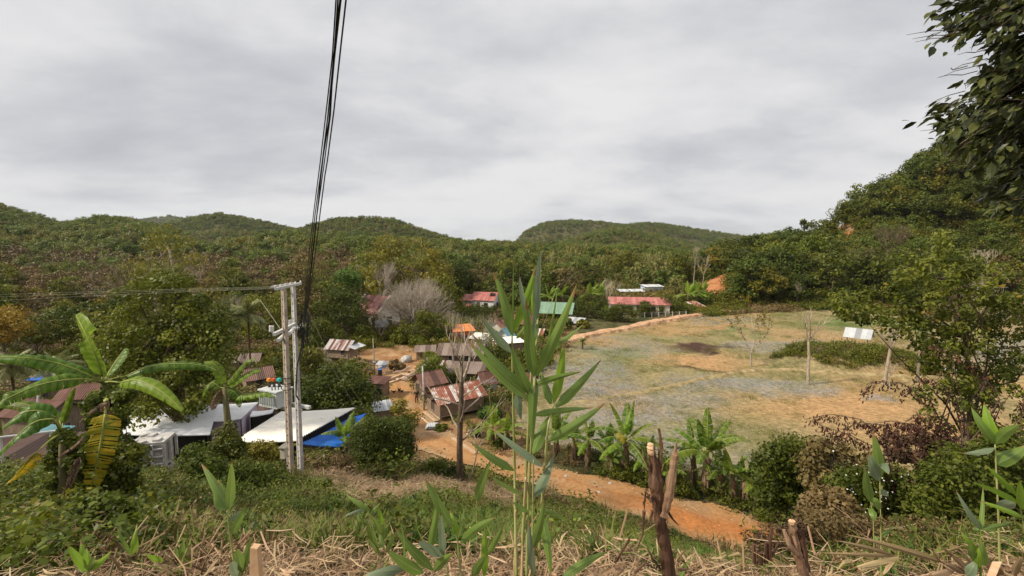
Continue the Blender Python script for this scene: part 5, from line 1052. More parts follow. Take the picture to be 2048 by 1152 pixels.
BT('small ochre leaved field tree left of the tall pale trunk', 1502, 66, 738, 7.8, .17, 4, 'bark_pale', .6, .2, (0,0), .3, .76, kids=(1, 2), leafm='leaf_yellow', nl=700, L=.24)
BT('twin trunk pale tree with pruned knobbly top beside the mound', 1768, 57, 758, 9.2, .26, 3, 'bark_pale', .55, .2, (.03,0), .55, .5, kids=(2, 3))
BT('thin forked pale sapling touching the twin trunk tree', 1779, 55, 766, 4.4, .1, 2, 'bark_pale', .5, .3, (0,0), .45, .6)
BT('pale knobbly trunk half hidden by the red leaved vines', 1835, 58, 760, 8.4, .2, 3, 'bark_pale', .7, .1, (0,0), .5, .6)
BT('slender pale trunk crossing the grey patch of the field', 1972, 60, 745, 11, .13, 4, 'bark_pale', .6, .15, (.02,0), .5, .7, kids=(1, 2))
BT('second slender pale trunk beside the grey patch, with bare twigs', 2010, 58, 752, 13, .15, 4, 'bark_pale', .6, .15, (0,0), .5, .7, kids=(1, 2))
BT('leafless grey tree with wide fan of twigs on the slope below the red track', 1765, 150, 600, 17, .26, 5, 'bark', .6, .1, (.16,0), .48, .72)
BT('smaller leafless grey tree left of the wide fan shaped one', 1724, 146, 610, 12, .18, 5, 'bark', .6, .15, (-.05,0), .42, .72)
BT('leafless tree silhouetted on the ridge left of the red track', 1594, 222, 482, 10.5, .3, 5, 'bark', .55, .1, (0,0), .35, .74)
BT('tall thin bare trunk standing at the wood edge right of the centre', 1386, 148, 610, 18, .2, 3, 'bark_pale', .3, .3, (0,0), .7, .6)
BT('pale leafless tree right of the tall thin bare trunk', 1402, 150, 600, 15, .14, 4, 'bark_pale', .4, .3, (.1,0), .5, .6)
BT('leafless whitish tree behind the temple roof', 766, 104, 620, 12, .26, 5, 'twig_grey', .5, .3, (0,0), .4, .74)
BT('pale bare tree with a white trunk high on the slope under the overhanging leaves', 1958, 130, 500, 17, .32, 4, 'bark_pale', .55, .2, (-.03,0), .6, .65)
BT('low twiggy pale tree left of the white trunk on the slope', 1944, 120, 510, 9, .16, 5, 'twig_grey', .7, .1, (0,0), .3, .74)
BT('small bare pale tree among the palms at the plantation edge', 462, 75, 690, 9, .14, 4, 'twig_grey', .45, .3, (0,0), .5, .7)
BT('bare forked pale shrub before the grey board on legs', 762, 80, 690, 3.6, .1, 3, 'bark_pale', .5, .3, (0,0), .3, .7)
BT('pale half bare tree with gold leaves standing above the huge leafy tree', 350, 47, 700, 15.6, .3, 5, 'bark_pale', .5, .25, (0,0), .5, .72, leafm='leaf_brown', nl=900, L=.3)
BT('bare twiggy tree left of the bright orange house', 905, 74, 690, 6, .07, 4, 'twig_grey', .4, .35, (0,0), .4, .72)
BT('thin bare tree leaning beside the round trees of the school', 1218, 118, 650, 9, .12, 4, 'twig_grey', .5, .2, (0,0), .3, .72)
BT('slim leafless sapling on the ledge above the far bank', 1594, 128, 640, 6.4, .09, 4, 'twig_grey', .5, .3, (0,0), .4, .7)
BT('dry vine tangled dead tree behind the patched stilt house', 948, 60, 760, 7.5, .1, 5, 'twig_grey', .5, .2, (0,0), .3, .72)

# ------------------------------------------------------------------ palms
def frond(mbv, base, az, el, L, W_, droop, n=16):
    V, Fc, T = mbv; p = Vector(base); d = Vector((math.cos(az)*math.cos(el), math.sin(az)*math.cos(el), math.sin(el))); s = Vector((-math.sin(az), math.cos(az), 0)); pts = []
    for i in range(n+1):
        pts.append(p.copy()); p = p+d*L/n; d = (d+Vector((0, 0, -droop/n))).normalized()
    for i in range(2, n+1):
        f = i/n; w = W_*math.sin(math.pi*min(1, f*.9+.1))**.6
        for sg in (-1, 1):
            for q in range(3):
                o = pts[i].lerp(pts[i-1], q*.33); dd = (pts[i]-pts[i-1]).normalized(); tip = o+s*sg*w+dd*w*.5+Vector((0, 0, -w*random.uniform(.35, .7))); k = len(V); b2 = dd*L/n*.42
                V += [o-b2*.5, o+b2*.5, tip+b2*.15, tip-b2*.1]; Fc.append((k, k+1, k+2, k+3)); T.append(random.random())
    for i in range(n):
        k = len(V); V += [pts[i]-s*.03, pts[i]+s*.03, pts[i+1]+s*.02, pts[i+1]-s*.02]; Fc.append((k, k+1, k+2, k+3)); T.append(.9)
def palm(label, px, Yp, pyb, H, L=2.6, n=18, mat='leaf_palm', lean=0, name='coconut_palm', low=-.5):
    b = gp(px, Yp, pyb); rt = empty(name, b, 0, label, 'palm'); mb = MB(); pts = [(lean*(k/6)**2, 0, -.3+(H+.3)*k/6) for k in range(7)]; mb.tube(pts, [.2,.15,.13,.12,.12,.12,.13], 8); mb.build('trunk', M['bark'], rt, smooth=True)
    B = ([], [], [])
    for k in range(n+4): frond(B, (lean, 0, H), k*2.4+random.random()*.5, random.uniform(low, 1.35), L*random.uniform(.8, 1.1), L*.26, random.uniform(.9, 1.6))
    link('fronds', mesh('fronds', B[0], B[1], M[mat], B[2]), rt); return rt
palm('tall coconut palm left of the paired poles, with upright young fronds', 453, 58, 720, 8.6, 3.1)
palm('coconut palm with drooping yellowed fronds next to the paired poles', 502, 60, 720, 8.2, 3.0)
palm('coconut palm below the two tall ones, above the middle banana plant', 425, 44, 790, 4.6, 2.6)
palm('coconut palm right of the paired poles below the striped hut', 624, 50, 800, 4.4, 2.5, n=15)
palm('coconut palm under the golden tree', 32, 46, 790, 5.4, 2.6)
palm('coconut palm with yellow fronds behind the long top banana leaf', 122, 50, 760, 4.4, 2.6)
palm('young palm left of the rusty house roof', 392, 38, 800, 4.8, 2.2, n=14)
palm('small palm between the stilt hut and the mango tree', 690, 47, 760, 2.4, 1.4, n=12)
palm('small feathery palm beside the areca trees by the green roof', 1165, 76, 700, 1.4, 1.3, n=10)
# ------------------------------------------------------------------ banana plants
leafmat('banana_leaf', [(.055,.115,.015), (.115,.20,.025), (.21,.30,.045)], tr=.45, rough=.38)
leafmat('banana_bright', [(.13,.22,.02), (.20,.31,.03), (.29,.38,.05)], tr=.5, rough=.38)
leafmat('banana_yellow', [(.24,.30,.02), (.52,.44,.03), (.68,.42,.02)], tr=.35)
leafmat('banana_dead', [(.14,.08,.05), (.26,.17,.115), (.40,.30,.23)], tr=.15, rough=.85)
noisemat('banana_rib', [(.3,(.20,.24,.05)), (.7,(.34,.34,.10))], 4, .5, bump=0)
noisemat('banana_stem', [(.3,(.07,.08,.03)), (.5,(.15,.13,.06)), (.7,(.22,.17,.10))], 5, stretch=(1,1,.3))
def blade(mid, W_, side, fold=.35, tear=.3, n=26, wave=.04, shape=.55, m=3, gap=.5):
    """banana blade along the midrib points: two halves, torn into strips; returns verts, faces, tint"""
    V, Fc, T = [], [], []; P = [Vector(p) for p in mid]
    def ev(t):
        k = len(P)-1; x = t*k; i = min(int(x), k-1); f = x-i; a = P[max(i-1, 0)]; b = P[i]; c = P[i+1]; d = P[min(i+2, k)]
        return .5*((2*b)+(c-a)*f+(2*a-5*b+4*c-d)*f*f+(-a+3*b-3*c+d)*f*f*f)
    side = Vector(side).normalized()
    for sg in (-1, 1):
        row = 0; torn = 0
        for i in range(n):
            t0, t1 = i/n, (i+1)/n; 
            if random.random() < tear: row = random.uniform(-.2, .35)
            else: row *= .6
            g = gap*(1/n) if random.random() < tear else 0
            pr = []
            for t in (t0, max(t0+.002, t1-g*.6)):
                c = ev(t); dd = (ev(min(1, t+.01))-ev(max(0, t-.01))).normalized(); s = (side-dd*side.dot(dd)).normalized(); nn = s.cross(dd).normalized()
                if nn.z < 0: nn = -nn
                w = W_*.5*(math.sin(math.pi*min(1, max(0, t))**shape)**.55 if 0 < t < 1 else .02); w *= (1-.12*random.random()*(tear > .2)); a = []
                for j in range(m+1):
                    f = j/m; dr = fold*(f**1.5)+row*f*f; a.append(c+s*sg*w*f*math.cos(dr*.9)-nn*w*f*math.sin(dr)+dd*w*.18*f+nn*wave*w*math.sin(t*40+sg)*f)
                pr.append(a)
            for j in range(m):
                k = len(V); V += [pr[0][j], pr[0][j+1], pr[1][j+1], pr[1][j]]; Fc.append((k, k+1, k+2, k+3)); T.append(min(1, max(0, .5+.25*math.sin(i*1.7+sg)+random.uniform(-.15, .15)+row*.5)))
    rib = MB(); rib.tube([ev(i/14) for i in range(15)], [W_*.035*(1-.8*i/14)+.004 for i in range(15)], 5)
    return V, Fc, T, rib
def banana_leaf(parent, mid, W_, side, mat='banana_leaf', stalk=None, nm='leaf', **k):
    V, Fc, T, rib = blade(mid, W_, side, **k); o = link(nm, mesh(nm, V, Fc, M[mat], T, smooth=False), parent)
    if stalk: rib.tube([stalk, Vector(stalk).lerp(Vector(mid[0]), .5)+Vector((0,0,.02)), mid[0]], [W_*.07+.01, W_*.05, W_*.04], 6)
    rib.build('midrib', M['banana_dead' if mat == 'banana_dead' else 'banana_rib'], o, smooth=True); return o
def banana_plant(label, px, Yp, pyb, H, n=8, L=1.9, dead=4, W_=.5, tear=.45, name='banana_plant', mat='banana_leaf', group=None):
    W_ *= 1.5; H *= (.9 if 1100 < px < 1530 and Yp < 40 else 1); b = gp(px, Yp, pyb); rt = empty(name, b, random.uniform(0, 6), label, 'banana plant', group); mb = MB(); mb.tube([(0,0,-.2),(.05,0,H*.35),(0,.05,H*.7)], [.25,.2,.12], 8); mb.build('stem', M['banana_stem'], rt, smooth=True)
    top = Vector((0,.05,H*.68))
    L *= 1.35
    for k in range(n+2):
        az = k*2.4+random.uniform(-.3,.3); el = random.uniform(.15, 1.15) if k > 2 else random.uniform(1.2, 1.5); Lk = L*random.uniform(.75, 1.1); d = Vector((math.cos(az)*math.cos(el), math.sin(az)*math.cos(el), math.sin(el))); pts = []; p = top.copy(); dr = random.uniform(.8, 2.0)
        for i in range(7):
            pts.append(p.copy()); p = p+d*Lk/6; d = (d+Vector((0,0,-dr/6))).normalized()
        banana_leaf(rt, pts[1:], W_*random.uniform(.85,1.15), (-math.sin(az), math.cos(az), .1*random.uniform(-1,1)), random.choice([mat, mat, 'banana_bright']), stalk=pts[0], fold=random.uniform(.2,.7), tear=tear, n=20, m=2)
    for k in range(dead):
        az = random.uniform(0, 6.28); Lk = L*.7; p = top+Vector((0,0,-.1)); pts = [p+Vector((math.cos(az)*f*.35, math.sin(az)*f*.35, -Lk*f*f)) for f in (0,.25,.5,.75,1)]
        banana_leaf(rt, pts, W_*.8, (-math.sin(az), math.cos(az), 0), 'banana_dead', nm='dead_leaf', fold=1.1, tear=.6, n=12, m=2)
    return rt
BN = banana_plant
BN('banana plant with wide fan of leaves and one orange leaf, left of the dead stump', 1252, 32, 950, 4.7, 9, 2.3, 3, .55)
BN('largest banana plant of the row, right of the dead stump', 1412, 30, 975, 4.9, 11, 2.5, 5, .62)
BN('banana plant with small ragged crown and brown dead leaves, left of the orange leaved one', 1176, 33.5, 935, 3.6, 7, 1.6, 7, .5)
BN('low banana plant just behind the reed stalks with hanging brown leaves', 1112, 35, 925, 3.6, 6, 1.5, 8, .5)
BN('banana plant with upright leaves next to the largest one', 1462, 29, 978, 3.3, 6, 1.5, 6, .45)
BN('banana plant with a withered brown tip near the end of the row', 1490, 28.5, 980, 3.3, 6, 1.4, 5, .42)
BN('last banana plant of the row beside the dark bushes', 1515, 28, 985, 2.9, 6, 1.4, 4, .4)
BN('ragged banana plant tucked between the two plants left of the dead stump', 1215, 33, 945, 3.4, 7, 1.6, 6, .5)
BN('banana plant with brown skirt between the orange leaved one and the stump', 1290, 31.5, 950, 3.2, 7, 1.5, 7, .45)
BN('banana plant half hidden behind the largest one of the row', 1385, 31.5, 965, 3.8, 8, 1.8, 7, .5)
BN('ragged low banana plant beside the largest one, on the bush side', 1440, 30, 975, 3.0, 7, 1.5, 6, .45)
BN('ragged banana plant nearest the reed stalks on the field side', 1145, 34.5, 925, 3.2, 7, 1.5, 7, .45)
BN('short young banana plant right behind the dead stump', 1335, 30, 970, 2.2, 6, 1.3, 3, .45)
BN('young banana plant at the foot of the orange leaved one', 1222, 32.5, 955, 1.8, 5, 1.1, 2, .4)
BN('bright young banana plant left of the reed stalks', 985, 38, 870, 2.2, 7, 1.7, 2, .5, mat='banana_bright')
BN('bright young banana plant between the reed stalks', 1010, 37, 880, 2.0, 7, 1.6, 2, .45, mat='banana_bright')
BN('banana plant growing in front of the blue roof', 694, 27.5, 895, 3.5, 7, 1.4, 3, .42)
BN('banana plant with upright striped leaves at the corner of the plank shed', 738, 29.5, 875, 3.3, 6, 1.4, 3, .42)
BN('banana plant on the slope below the temple', 712, 86, 675, 4.5, 7, 2.6, 1, .8, mat='banana_bright')
BN('little banana plant on the slope right of the board on legs', 850, 82, 682, 3.0, 6, 2.0, 1, .6, mat='banana_bright')
for k, (x, y, Yb) in enumerate([(1098,618,126),(1125,612,130),(1180,612,132),(1205,608,136),(1195,600,140),(1375,612,132),(1392,606,136),(1405,608,138)]):
    BN('bright banana plant '+['left of the green roof ridge','just above the green roof ridge','between the green roof and the round dark tree','above the left end of the pink school roof','standing higher up behind the round dark tree','beside the slumped tin sheets','behind the slumped tin sheets','at the lower edge of the landslide scar'][k], x, Yb, y, 5.0, 7, 3.4, 0, 1.1, tear=.3, mat='banana_bright')
# ---- the two large banana plants close by, leaf by leaf
def near_leaf(rt, base, pts, Yp, W_, side=None, mat='banana_leaf', stalk=None, dY=None, **k):
    n = len(pts); P = [at(x, y, Yp+(dY[i] if dY else 0))-base for i, (x, y) in enumerate(pts)]; d = P[-1]-P[0]
    s = Vector(side) if side else Vector((-d.z, .35*d.length, d.x)); return banana_leaf(rt, P, W_, s, mat, stalk=(at(*stalk)-base) if stalk else None, **k)
B1 = gp(212, 8.4, 950); t = empty('banana_plant', B1, 0, 'big banana plant with one tall upright leaf above the vine covered stem', 'banana plant'); q = MB()
q.tube([(0,0,-.2), at(214,870,8.4)-B1, at(206,760,8.4)-B1], [.15,.11,.05], 10); q.build('stem', M['banana_stem'], t, smooth=True)
K = dict(stalk=(207,765,8.4))
near_leaf(t, B1, [(205,752),(196,722),(182,690),(165,655),(152,630)], 8.4, .50, mat='banana_bright', tear=.08, fold=.25, dY=[0,-.15,-.2,-.1,.1], n=40, m=4, shape=.75, **K)
near_leaf(t, B1, [(213,755),(222,738),(235,718),(250,697)], 8.6, .46, mat='banana_leaf', tear=.06, fold=.3, dY=[0,.2,.4,.6], n=30, m=4, shape=.9, **K)
near_leaf(t, B1, [(185,753),(150,738),(105,724),(55,716),(0,714),(-50,722)], 8.2, .34, (0,.85,.5), tear=.1, fold=.5, dY=[0,-.1,-.2,-.4,-.5,-.6], n=44, m=4, **K)
near_leaf(t, B1, [(168,758),(130,760),(85,768),(40,785),(0,805),(-40,835)], 8.0, .33, (0.2,.8,.55), tear=.1, fold=.5, dY=[0,-.2,-.4,-.6,-.8,-.9], n=44, m=4, **K)
near_leaf(t, B1, [(252,752),(290,736),(335,728),(380,728),(415,733),(434,742)], 8.6, .27, (.05,.85,.5), mat='banana_leaf', tear=.12, fold=.5, dY=[0,.1,.2,.3,.4,.4], n=44, m=4, **K)
near_leaf(t, B1, [(240,765),(270,760),(305,772),(338,795),(366,822)], 7.9, .30, (.3,.75,.6), mat='banana_bright', tear=.1, fold=.45, dY=[0,-.1,-.2,-.3,-.4], n=40, m=4, **K)
near_leaf(t, B1, [(211,828),(205,865),(198,905),(188,950),(176,1000)], 7.6, .52, (1,.25,.1), mat='banana_yellow', tear=.4, fold=.15, dY=[0,-.1,-.2,-.25,-.3], n=34, m=4, shape=.5, gap=.8, stalk=(213,800,7.9))
near_leaf(t, B1, [(215,800),(212,830),(208,870)], 7.7, .2, (1,.2,0), mat='banana_dead', tear=.5, fold=.9, n=14, dY=[0,0,-.1], nm='dead_leaf')
near_leaf(t, B1, [(214,802),(195,812),(170,832),(158,845)], 7.9, .14, (.3,.6,.8), mat='banana_dead', tear=.5, fold=1.0, n=14, nm='dead_leaf')
near_leaf(t, B1, [(160,915),(150,940),(140,965),(122,996)], 6.6, .2, (1,.4,.3), mat='banana_dead', tear=.5, fold=1.2, n=16, nm='dead_leaf')
near_leaf(t, B1, [(212,845),(216,855),(214,872)], 7.55, .2, (1,.3,.1), mat='banana_bright', tear=.0, fold=.3, n=12)
B2 = gp(122, 7.2, 960); t = empty('banana_plant', B2, 0, 'low banana plant with arching leaves and a yellow broken stalk before the teal roof', 'banana plant'); q = MB()
q.tube([(0,0,-.2), at(126,930,7.2)-B2, at(124,866,7.2)-B2], [.09,.06,.035], 8); q.build('stem', M['banana_stem'], t, smooth=True); K = dict(stalk=(124,868,7.2))
near_leaf(t, B2, [(112,836),(90,824),(60,822),(30,835),(4,858)], 7.1, .34, (.1,.75,.6), tear=.06, fold=.5, dY=[0,-.1,-.2,-.3,-.4], n=36, m=4, **K)
near_leaf(t, B2, [(106,838),(75,842),(45,862),(15,890),(-25,930)], 6.6, .30, (.4,.6,.7), tear=.06, fold=.4, dY=[0,-.1,-.2,-.3,-.4], n=36, m=4, **K)
near_leaf(t, B2, [(118,835),(80,818),(40,807),(0,806),(-40,815)], 7.6, .26, (0,.8,.55), tear=.1, fold=.5, dY=[0,0,0,0,0], n=34, m=4, **K)
near_leaf(t, B2, [(126,845),(134,820),(142,795),(150,775)], 7.4, .14, (.8,.5,.1), tear=.05, fold=.7, n=18, **K)
near_leaf(t, B2, [(72,905),(55,925),(35,948),(12,968)], 6.4, .24, (.6,.5,.5), mat='banana_yellow', tear=.4, fold=.5, n=20, stalk=(122,866,7.1))
near_leaf(t, B2, [(168,872),(150,890),(128,905),(112,918)], 6.9, .09, (.5,.4,.6), mat='banana_dead', tear=.3, fold=1.1, n=12, nm='dead_leaf')
B3 = gp(452, 16.5, 905)
t = empty('banana_plant', B3, 0, 'banana plant with torn arching leaves between the big leafy tree and the poles', 'banana plant'); q = MB(); q.tube([(0,0,-.2), at(456,850,16.5)-B3, at(449,775,16.5)-B3], [.17,.13,.07], 9); q.build('stem', M['banana_stem'], t, smooth=True); K = dict(stalk=(450,778,16.5))
for pts, W_, s, mt in (([(448,768),(440,745),(428,728),(408,724)],.45,(.3,.7,.6),'banana_bright'),([(454,768),(470,748),(490,725),(512,718)],.5,(-.3,.8,.5),'banana_leaf'),([(458,772),(480,755),(505,742),(522,742)],.45,(0,.8,.6),'banana_bright'),([(440,775),(425,765),(412,775),(404,795)],.45,(.2,.8,.5),'banana_leaf'),([(456,778),(470,785),(478,800),(480,815)],.4,(.5,.7,.4),'banana_leaf'),([(444,780),(430,800),(425,820)],.4,(.6,.7,0),'banana_dead'),([(470,795),(500,790),(530,788),(548,795)],.35,(0,.8,.6),'banana_bright')):
    near_leaf(t, B3, pts, 16.5, W_, s, mt, tear=.35, fold=.4, n=26, m=3, **K)
# ================================================================== UNDERGROWTH (what nobody could count)
def tuft(nb, h, w, mat, spread=.12, bend=.5, rad=.06):
    V, Fc, T = [], [], []
    for _ in range(nb):
        a = random.uniform(0, 6.28); o = Vector((random.gauss(0, rad), random.gauss(0, rad), -.02)); hh = h*random.uniform(.5, 1.15); d = Vector((math.cos(a), math.sin(a), 0)); s = Vector((-d.y, d.x, 0))*w*.5; t = random.random(); b = bend*random.uniform(.4, 1.3)
        p0 = o; p1 = o+d*hh*spread+Vector((0,0,hh*.55)); p2 = o+d*hh*(spread+b)+Vector((0,0,hh*(1-.35*b))); k = len(V)
        V += [p0-s, p0+s, p1+s*.9, p1-s*.9, p2]; Fc += [(k,k+1,k+2,k+3), (k+3,k+2,k+4)]; T += [t*.8, min(1, t*.8+.2)]
    return mesh('tuft', V, Fc, M[mat], T)
def weed(n, h, r, L, mat, asp=.5, flat=1, droop=.2):
    C = np.stack([rng.normal(size=n//8)*r*.5, rng.normal(size=n//8)*r*.5, rng.random(n//8)*h], -1); V, Fc, ti = clumpleaves(C, r*.35, 8, L, asp, 1, .5, .6, droop); V[:, 2] = np.maximum(V[:, 2], -.02)
    return mesh('weed', V, Fc, M[mat], ti)
def strawp(n, r, l0, l1, w, mat='straw', tilt=.18):
    V, Fc, T = [], [], []
    for _ in range(n):
        a = random.uniform(0, 6.28); c = Vector((random.gauss(0, r*.5), random.gauss(0, r*.5), random.uniform(0, .09))); L = random.uniform(l0, l1); tl = random.gauss(0, tilt); d = Vector((math.cos(a)*math.cos(tl), math.sin(a)*math.cos(tl), math.sin(tl))); s = Vector((-d.y, d.x, random.uniform(-.6,.6))).normalized()*w*random.uniform(.4, 1.2)*.5; k = len(V); t = random.random()
        m = c+Vector((random.gauss(0,.03), random.gauss(0,.03), random.uniform(-.02,.05))); V += [c-d*L*.5-s*.6, c-d*L*.5+s*.6, m+s, m-s, c+d*L*.5+s*.3, c+d*L*.5-s*.3]; Fc += [(k,k+1,k+2,k+3), (k+3,k+2,k+4,k+5)]; T += [t, t]
    return mesh('straw', V, Fc, M[mat], T)
def stubblep(n, r, h0, h1, rd=.008):
    mb = MB()
    for _ in range(n):
        x, y = random.gauss(0, r), random.gauss(0, r); h = random.uniform(h0, h1); mb.tube([(x,y,-.05),(x+random.gauss(0,.03),y+random.gauss(0,.03),h*.5),(x+random.gauss(0,.07),y+random.gauss(0,.07),h)], [rd,rd*.95,rd*.8], 5, tint=random.random())
    return mesh('stubble', mb.v, mb.f, M['straw'], mb.t)
TUF = [tuft(26, .42, .022, 'leaf_grass'), tuft(26, .36, .020, 'leaf_grass'), tuft(22, .5, .02, 'weed_dry', bend=.7), tuft(24, .46, .026, 'leaf_lush')]
WEE = [weed(160, .35, .45, .075, 'leaf_mid'), weed(160, .25, .5, .08, 'leaf_vine'), weed(160, .4, .45, .06, 'weed_dry', .35), weed(200, .45, .5, .08, 'leaf_dark')]
VIN = [weed(190, .2, .5, .075, 'leaf_vine', .85, droop=0), weed(190, .25, .45, .065, 'leaf_vine', .8, droop=0), weed(170, .2, .5, .07, 'leaf_mid', .75, droop=0)]
leafmat('dry_stalk', [(.13,.085,.04), (.28,.19,.10), (.46,.34,.20)], tr=.1, rough=.8)
STR = [strawp(60, .55, .25, .7, .026, 'dry_stalk'), strawp(60, .5, .25, .6, .024, 'dry_stalk')]
STN = [strawp(34, .3, .12, .42, .017, tilt=.13), strawp(34, .28, .1, .36, .013, tilt=.16)]
STB = [stubblep(9, .07, .08, .26), stubblep(7, .06, .06, .2)]
LIT = [strawp(30, .3, .08, .25, .02, 'weed_dry')]
def rots(n, t=.12): return np.stack([rng.normal(size=n)*t, rng.normal(size=n)*t, rng.random(n)*6.28], -1)
FOOT = [(o.location.x, o.location.y, 2.0) for o in COL.objects if o.parent is None and o.get('category') in ('house','hut','shed','shop','temple','school','kiosk','shelter')]
def clear(X, Y, k=1.0):
    m = np.ones(len(X), bool)
    for x, y, r in FOOT: m &= np.hypot(X-x, Y-y) > r*k
    return m
_fieldp = [plane_pt(x, y, -17.5) for x, y in FIELD]; _roadp = [plane_pt(x, y, -17.0) for x, y in ROAD]
def zone(Y0, Y1, dens, umin=-1.25, umax=1.25):
    X, Y = sample(Y0, Y1, 1/dens, umax, umin); return X, Y
def do(name, label, cat, X, Y, idx, S, protos, dz=0, t=.12):
    Z = G(X, Y)+dz; scatter(name, label, cat, np.stack([X, Y, Z], -1), S, rots(len(X), t), idx, protos)
PILE = [(590,935),(640,915),(720,935),(800,940),(860,925),(905,935),(960,950),(1010,965),(1040,985),(1030,1010),(960,1010),(870,985),(800,1010),(740,1015),(680,1000),(640,975)]
# -- slope below the viewer
X, Y = zone(2.8, 27, 28); px, py = proj(X, Y, G(X, Y)); w = fbm(X*.5, Y*.5, 3); w2 = fbm(X*1.3+9, Y*1.3, 3); r_ = rng.random(len(X))
vis = visible(X, Y, G(X, Y), 1.2, .03) | (Y < 22)
inpile = inpoly(px, py, PILE) & (Y > 13) & (Y < 26); road = inpoly(X, Y, _roadp); bottom = py+(w-.5)*90 > 1140
k = vis & ~inpile & ~(road & (Y > 23)) & ~(bottom & (r_ < .85)) & ~((px < 380) & (r_ < .72))
xi = np.where(w > .48, np.where(r_ < .6, 2, 0), np.where(r_ < .5, 0, np.where(r_ < .78, 1, 3))); xi = np.where((py > 965) & (px > 400) & (px < 1450) & (w2 > .5) & (r_ < .6), 3, xi); xi = np.where((px < 380) & (r_ > .9), 2, xi); xi = np.where((px > 380) & (px < 700) & (py < 960) & (r_ < .45), 2, xi)
do('slope_grass', 'tangled green and yellow grass covering the slope below the viewer', 'grass', X[k], Y[k], xi[k], (.55+.7*rng.random(len(X)))[k]*(.5+.75*w2[k])*np.where(Y < 14, .8+.2*np.clip((520-px)/200, 0, 1), .9)[k], TUF, -.02, .2)
X, Y = zone(3.4, 27, 5); px, py = proj(X, Y, G(X, Y)); _open = (px > 800) & (px < 1500) & (Y > 21); w = fbm(X*.35+3, Y*.35, 3); r_ = rng.random(len(X)); inpile = inpoly(px, py, PILE) & (Y > 13); road = inpoly(X, Y, _roadp)
k = ~inpile & ~_open & ~(road & (Y > 23)) & ((w > .43) | (px < 420) | (px > 1430) | (r_ < .1)) & ~((py > 1110) & (px > 350) & (px < 1600)); xi = np.where(px > 1430, np.where(r_ < .5, 3, np.where(r_ < .97, 2, 0)), np.where(r_ < .35, 0, np.where(r_ < .6, 1, np.where(r_ < .8, 2, 3))))  # right-hand weeds use darker kinds: overhanging tree's shade put into leaf colour
do('slope_weeds', 'leafy weeds growing among the grass of the slope', 'weeds', X[k], Y[k], xi[k], (.6+.8*rng.random(len(X)))[k]*np.where((Y < 13) & (px > 420) & (px < 1450), .72, np.where(px > 1430, .6, .9))[k], WEE, -.02, .2)
X, Y = zone(3.2, 16, 13, -1.3, -.55); px, py = proj(X, Y, G(X, Y)); r_ = rng.random(len(X)); w = fbm(X*.6, Y*.6, 3); k = (px < 230+w*200) & ~((w < .40) & (r_ < .6)); xi = rng.integers(0, 3, len(X))
do('vine_carpet', 'carpet of broad heart shaped vine leaves under the banana plants', 'creeper', X[k], Y[k], xi[k], (.5+.7*rng.random(len(X)))[k], VIN, .03, .25)
X, Y = zone(11, 28, 13, -.6, .15); px, py = proj(X, Y, G(X, Y)); k = inpoly(px+(fbm(X, Y)-.5)*50, py+(fbm(X+9, Y)-.5)*24, PILE) & (Y > 11) & (Y < 28)
do('dry_reed_heap', 'heaps of dry cut reed stalks spread over the slope beside the poles', 'dry reeds', X[k], Y[k], rng.integers(0, 2, k.sum()), .5+.5*rng.random(k.sum()), STR, .05, .14)
X, Y = zone(1.6, 3.9, 42, -1.3, 1.3); px, py = proj(X, Y, G(X, Y)); w = fbm(X*1.2, Y*1.2, 3); k = (py+(w-.5)*90 > 1118) & ((px > 330) | (py > 1135+w*40))
do('dry_reed_litter', 'dry broken reed stalks and leaves littering the ground at the viewer\'s feet', 'dry reeds', X[k], Y[k], rng.integers(0, 2, k.sum()), .45+.6*rng.random(k.sum()), STN, .0, .16)
X, Y = zone(2.5, 3.9, 26, -1.2, 1.2); px, py = proj(X, Y, G(X, Y)); r_ = rng.random(len(X)); k = ((px > 150) & (px < 500)) | ((px > 960) & (px < 1110)) | ((px > 1330) & (px < 1700) & (r_ < .35)) | (r_ < .07)
do('cut_reed_stubble', 'upright stubble of cut reeds along the near edge of the slope', 'stubble', X[k], Y[k], rng.integers(0, 2, k.sum()), .6+.7*rng.random(k.sum()), STB, -.03, .12)
# -- valley floor, village and hill foot
def soilness(px, py): return blob(px, py, [(800,730,110,50,1),(880,860,110,70,.8),(690,720,90,16,.5),(860,700,80,14,.5),(1000,900,90,50,.5),(1150,690,60,14,.7),(1430,590,60,35,1.0)])
X, Y = zone(21, 62, 3.2); px, py = proj(X, Y, G(X, Y)); r_ = rng.random(len(X)); w = fbm(X*.2, Y*.2, 3); so_ = soilness(px, py)
k = ~inpoly(X, Y, _fieldp) & ~inpoly(X, Y, _roadp) & clear(X, Y) & (r_ > so_*.93) & ~((px > 810) & (px < 1060) & (py > 835) & (r_ < .9)) & ~((py > 925) & (px > 1000) & (px < 1500) & (r_ < .6)); xi = np.where(w > .53, np.where(r_ < .5, 2, 6), rng.choice([0, 1, 3, 4, 5, 7], len(X)))
do('valley_undergrowth', 'low weeds and grass filling the ground between the village houses', 'undergrowth', X[k], Y[k], xi[k], (.7+1.1*rng.random(len(X)))[k]*np.where(r_[k] < .6, .7, 1.5), WEE+[weed(160,.5,.6,.12,'leaf_mid'), weed(160,.6,.6,.13,'leaf_dark'), TUF[2], TUF[0]], -.02, .2)
SHR = [weed(260, 1.1, 1.3, .30, 'leaf_dark', .6), weed(260, 1.2, 1.2, .30, 'leaf_mid', .6), weed(240, 1.0, 1.2, .28, 'leaf_yellow', .6), weed(240, .9, 1.2, .26, 'weed_dry', .5), weed(240, 1.0, 1.3, .28, 'leaf_brown', .6)]
X, Y = zone(50, 135, .55); px, py = proj(X, Y, G(X, Y)); r_ = rng.random(len(X)); w = fbm(X*.08, Y*.08, 3); so_ = soilness(px, py)
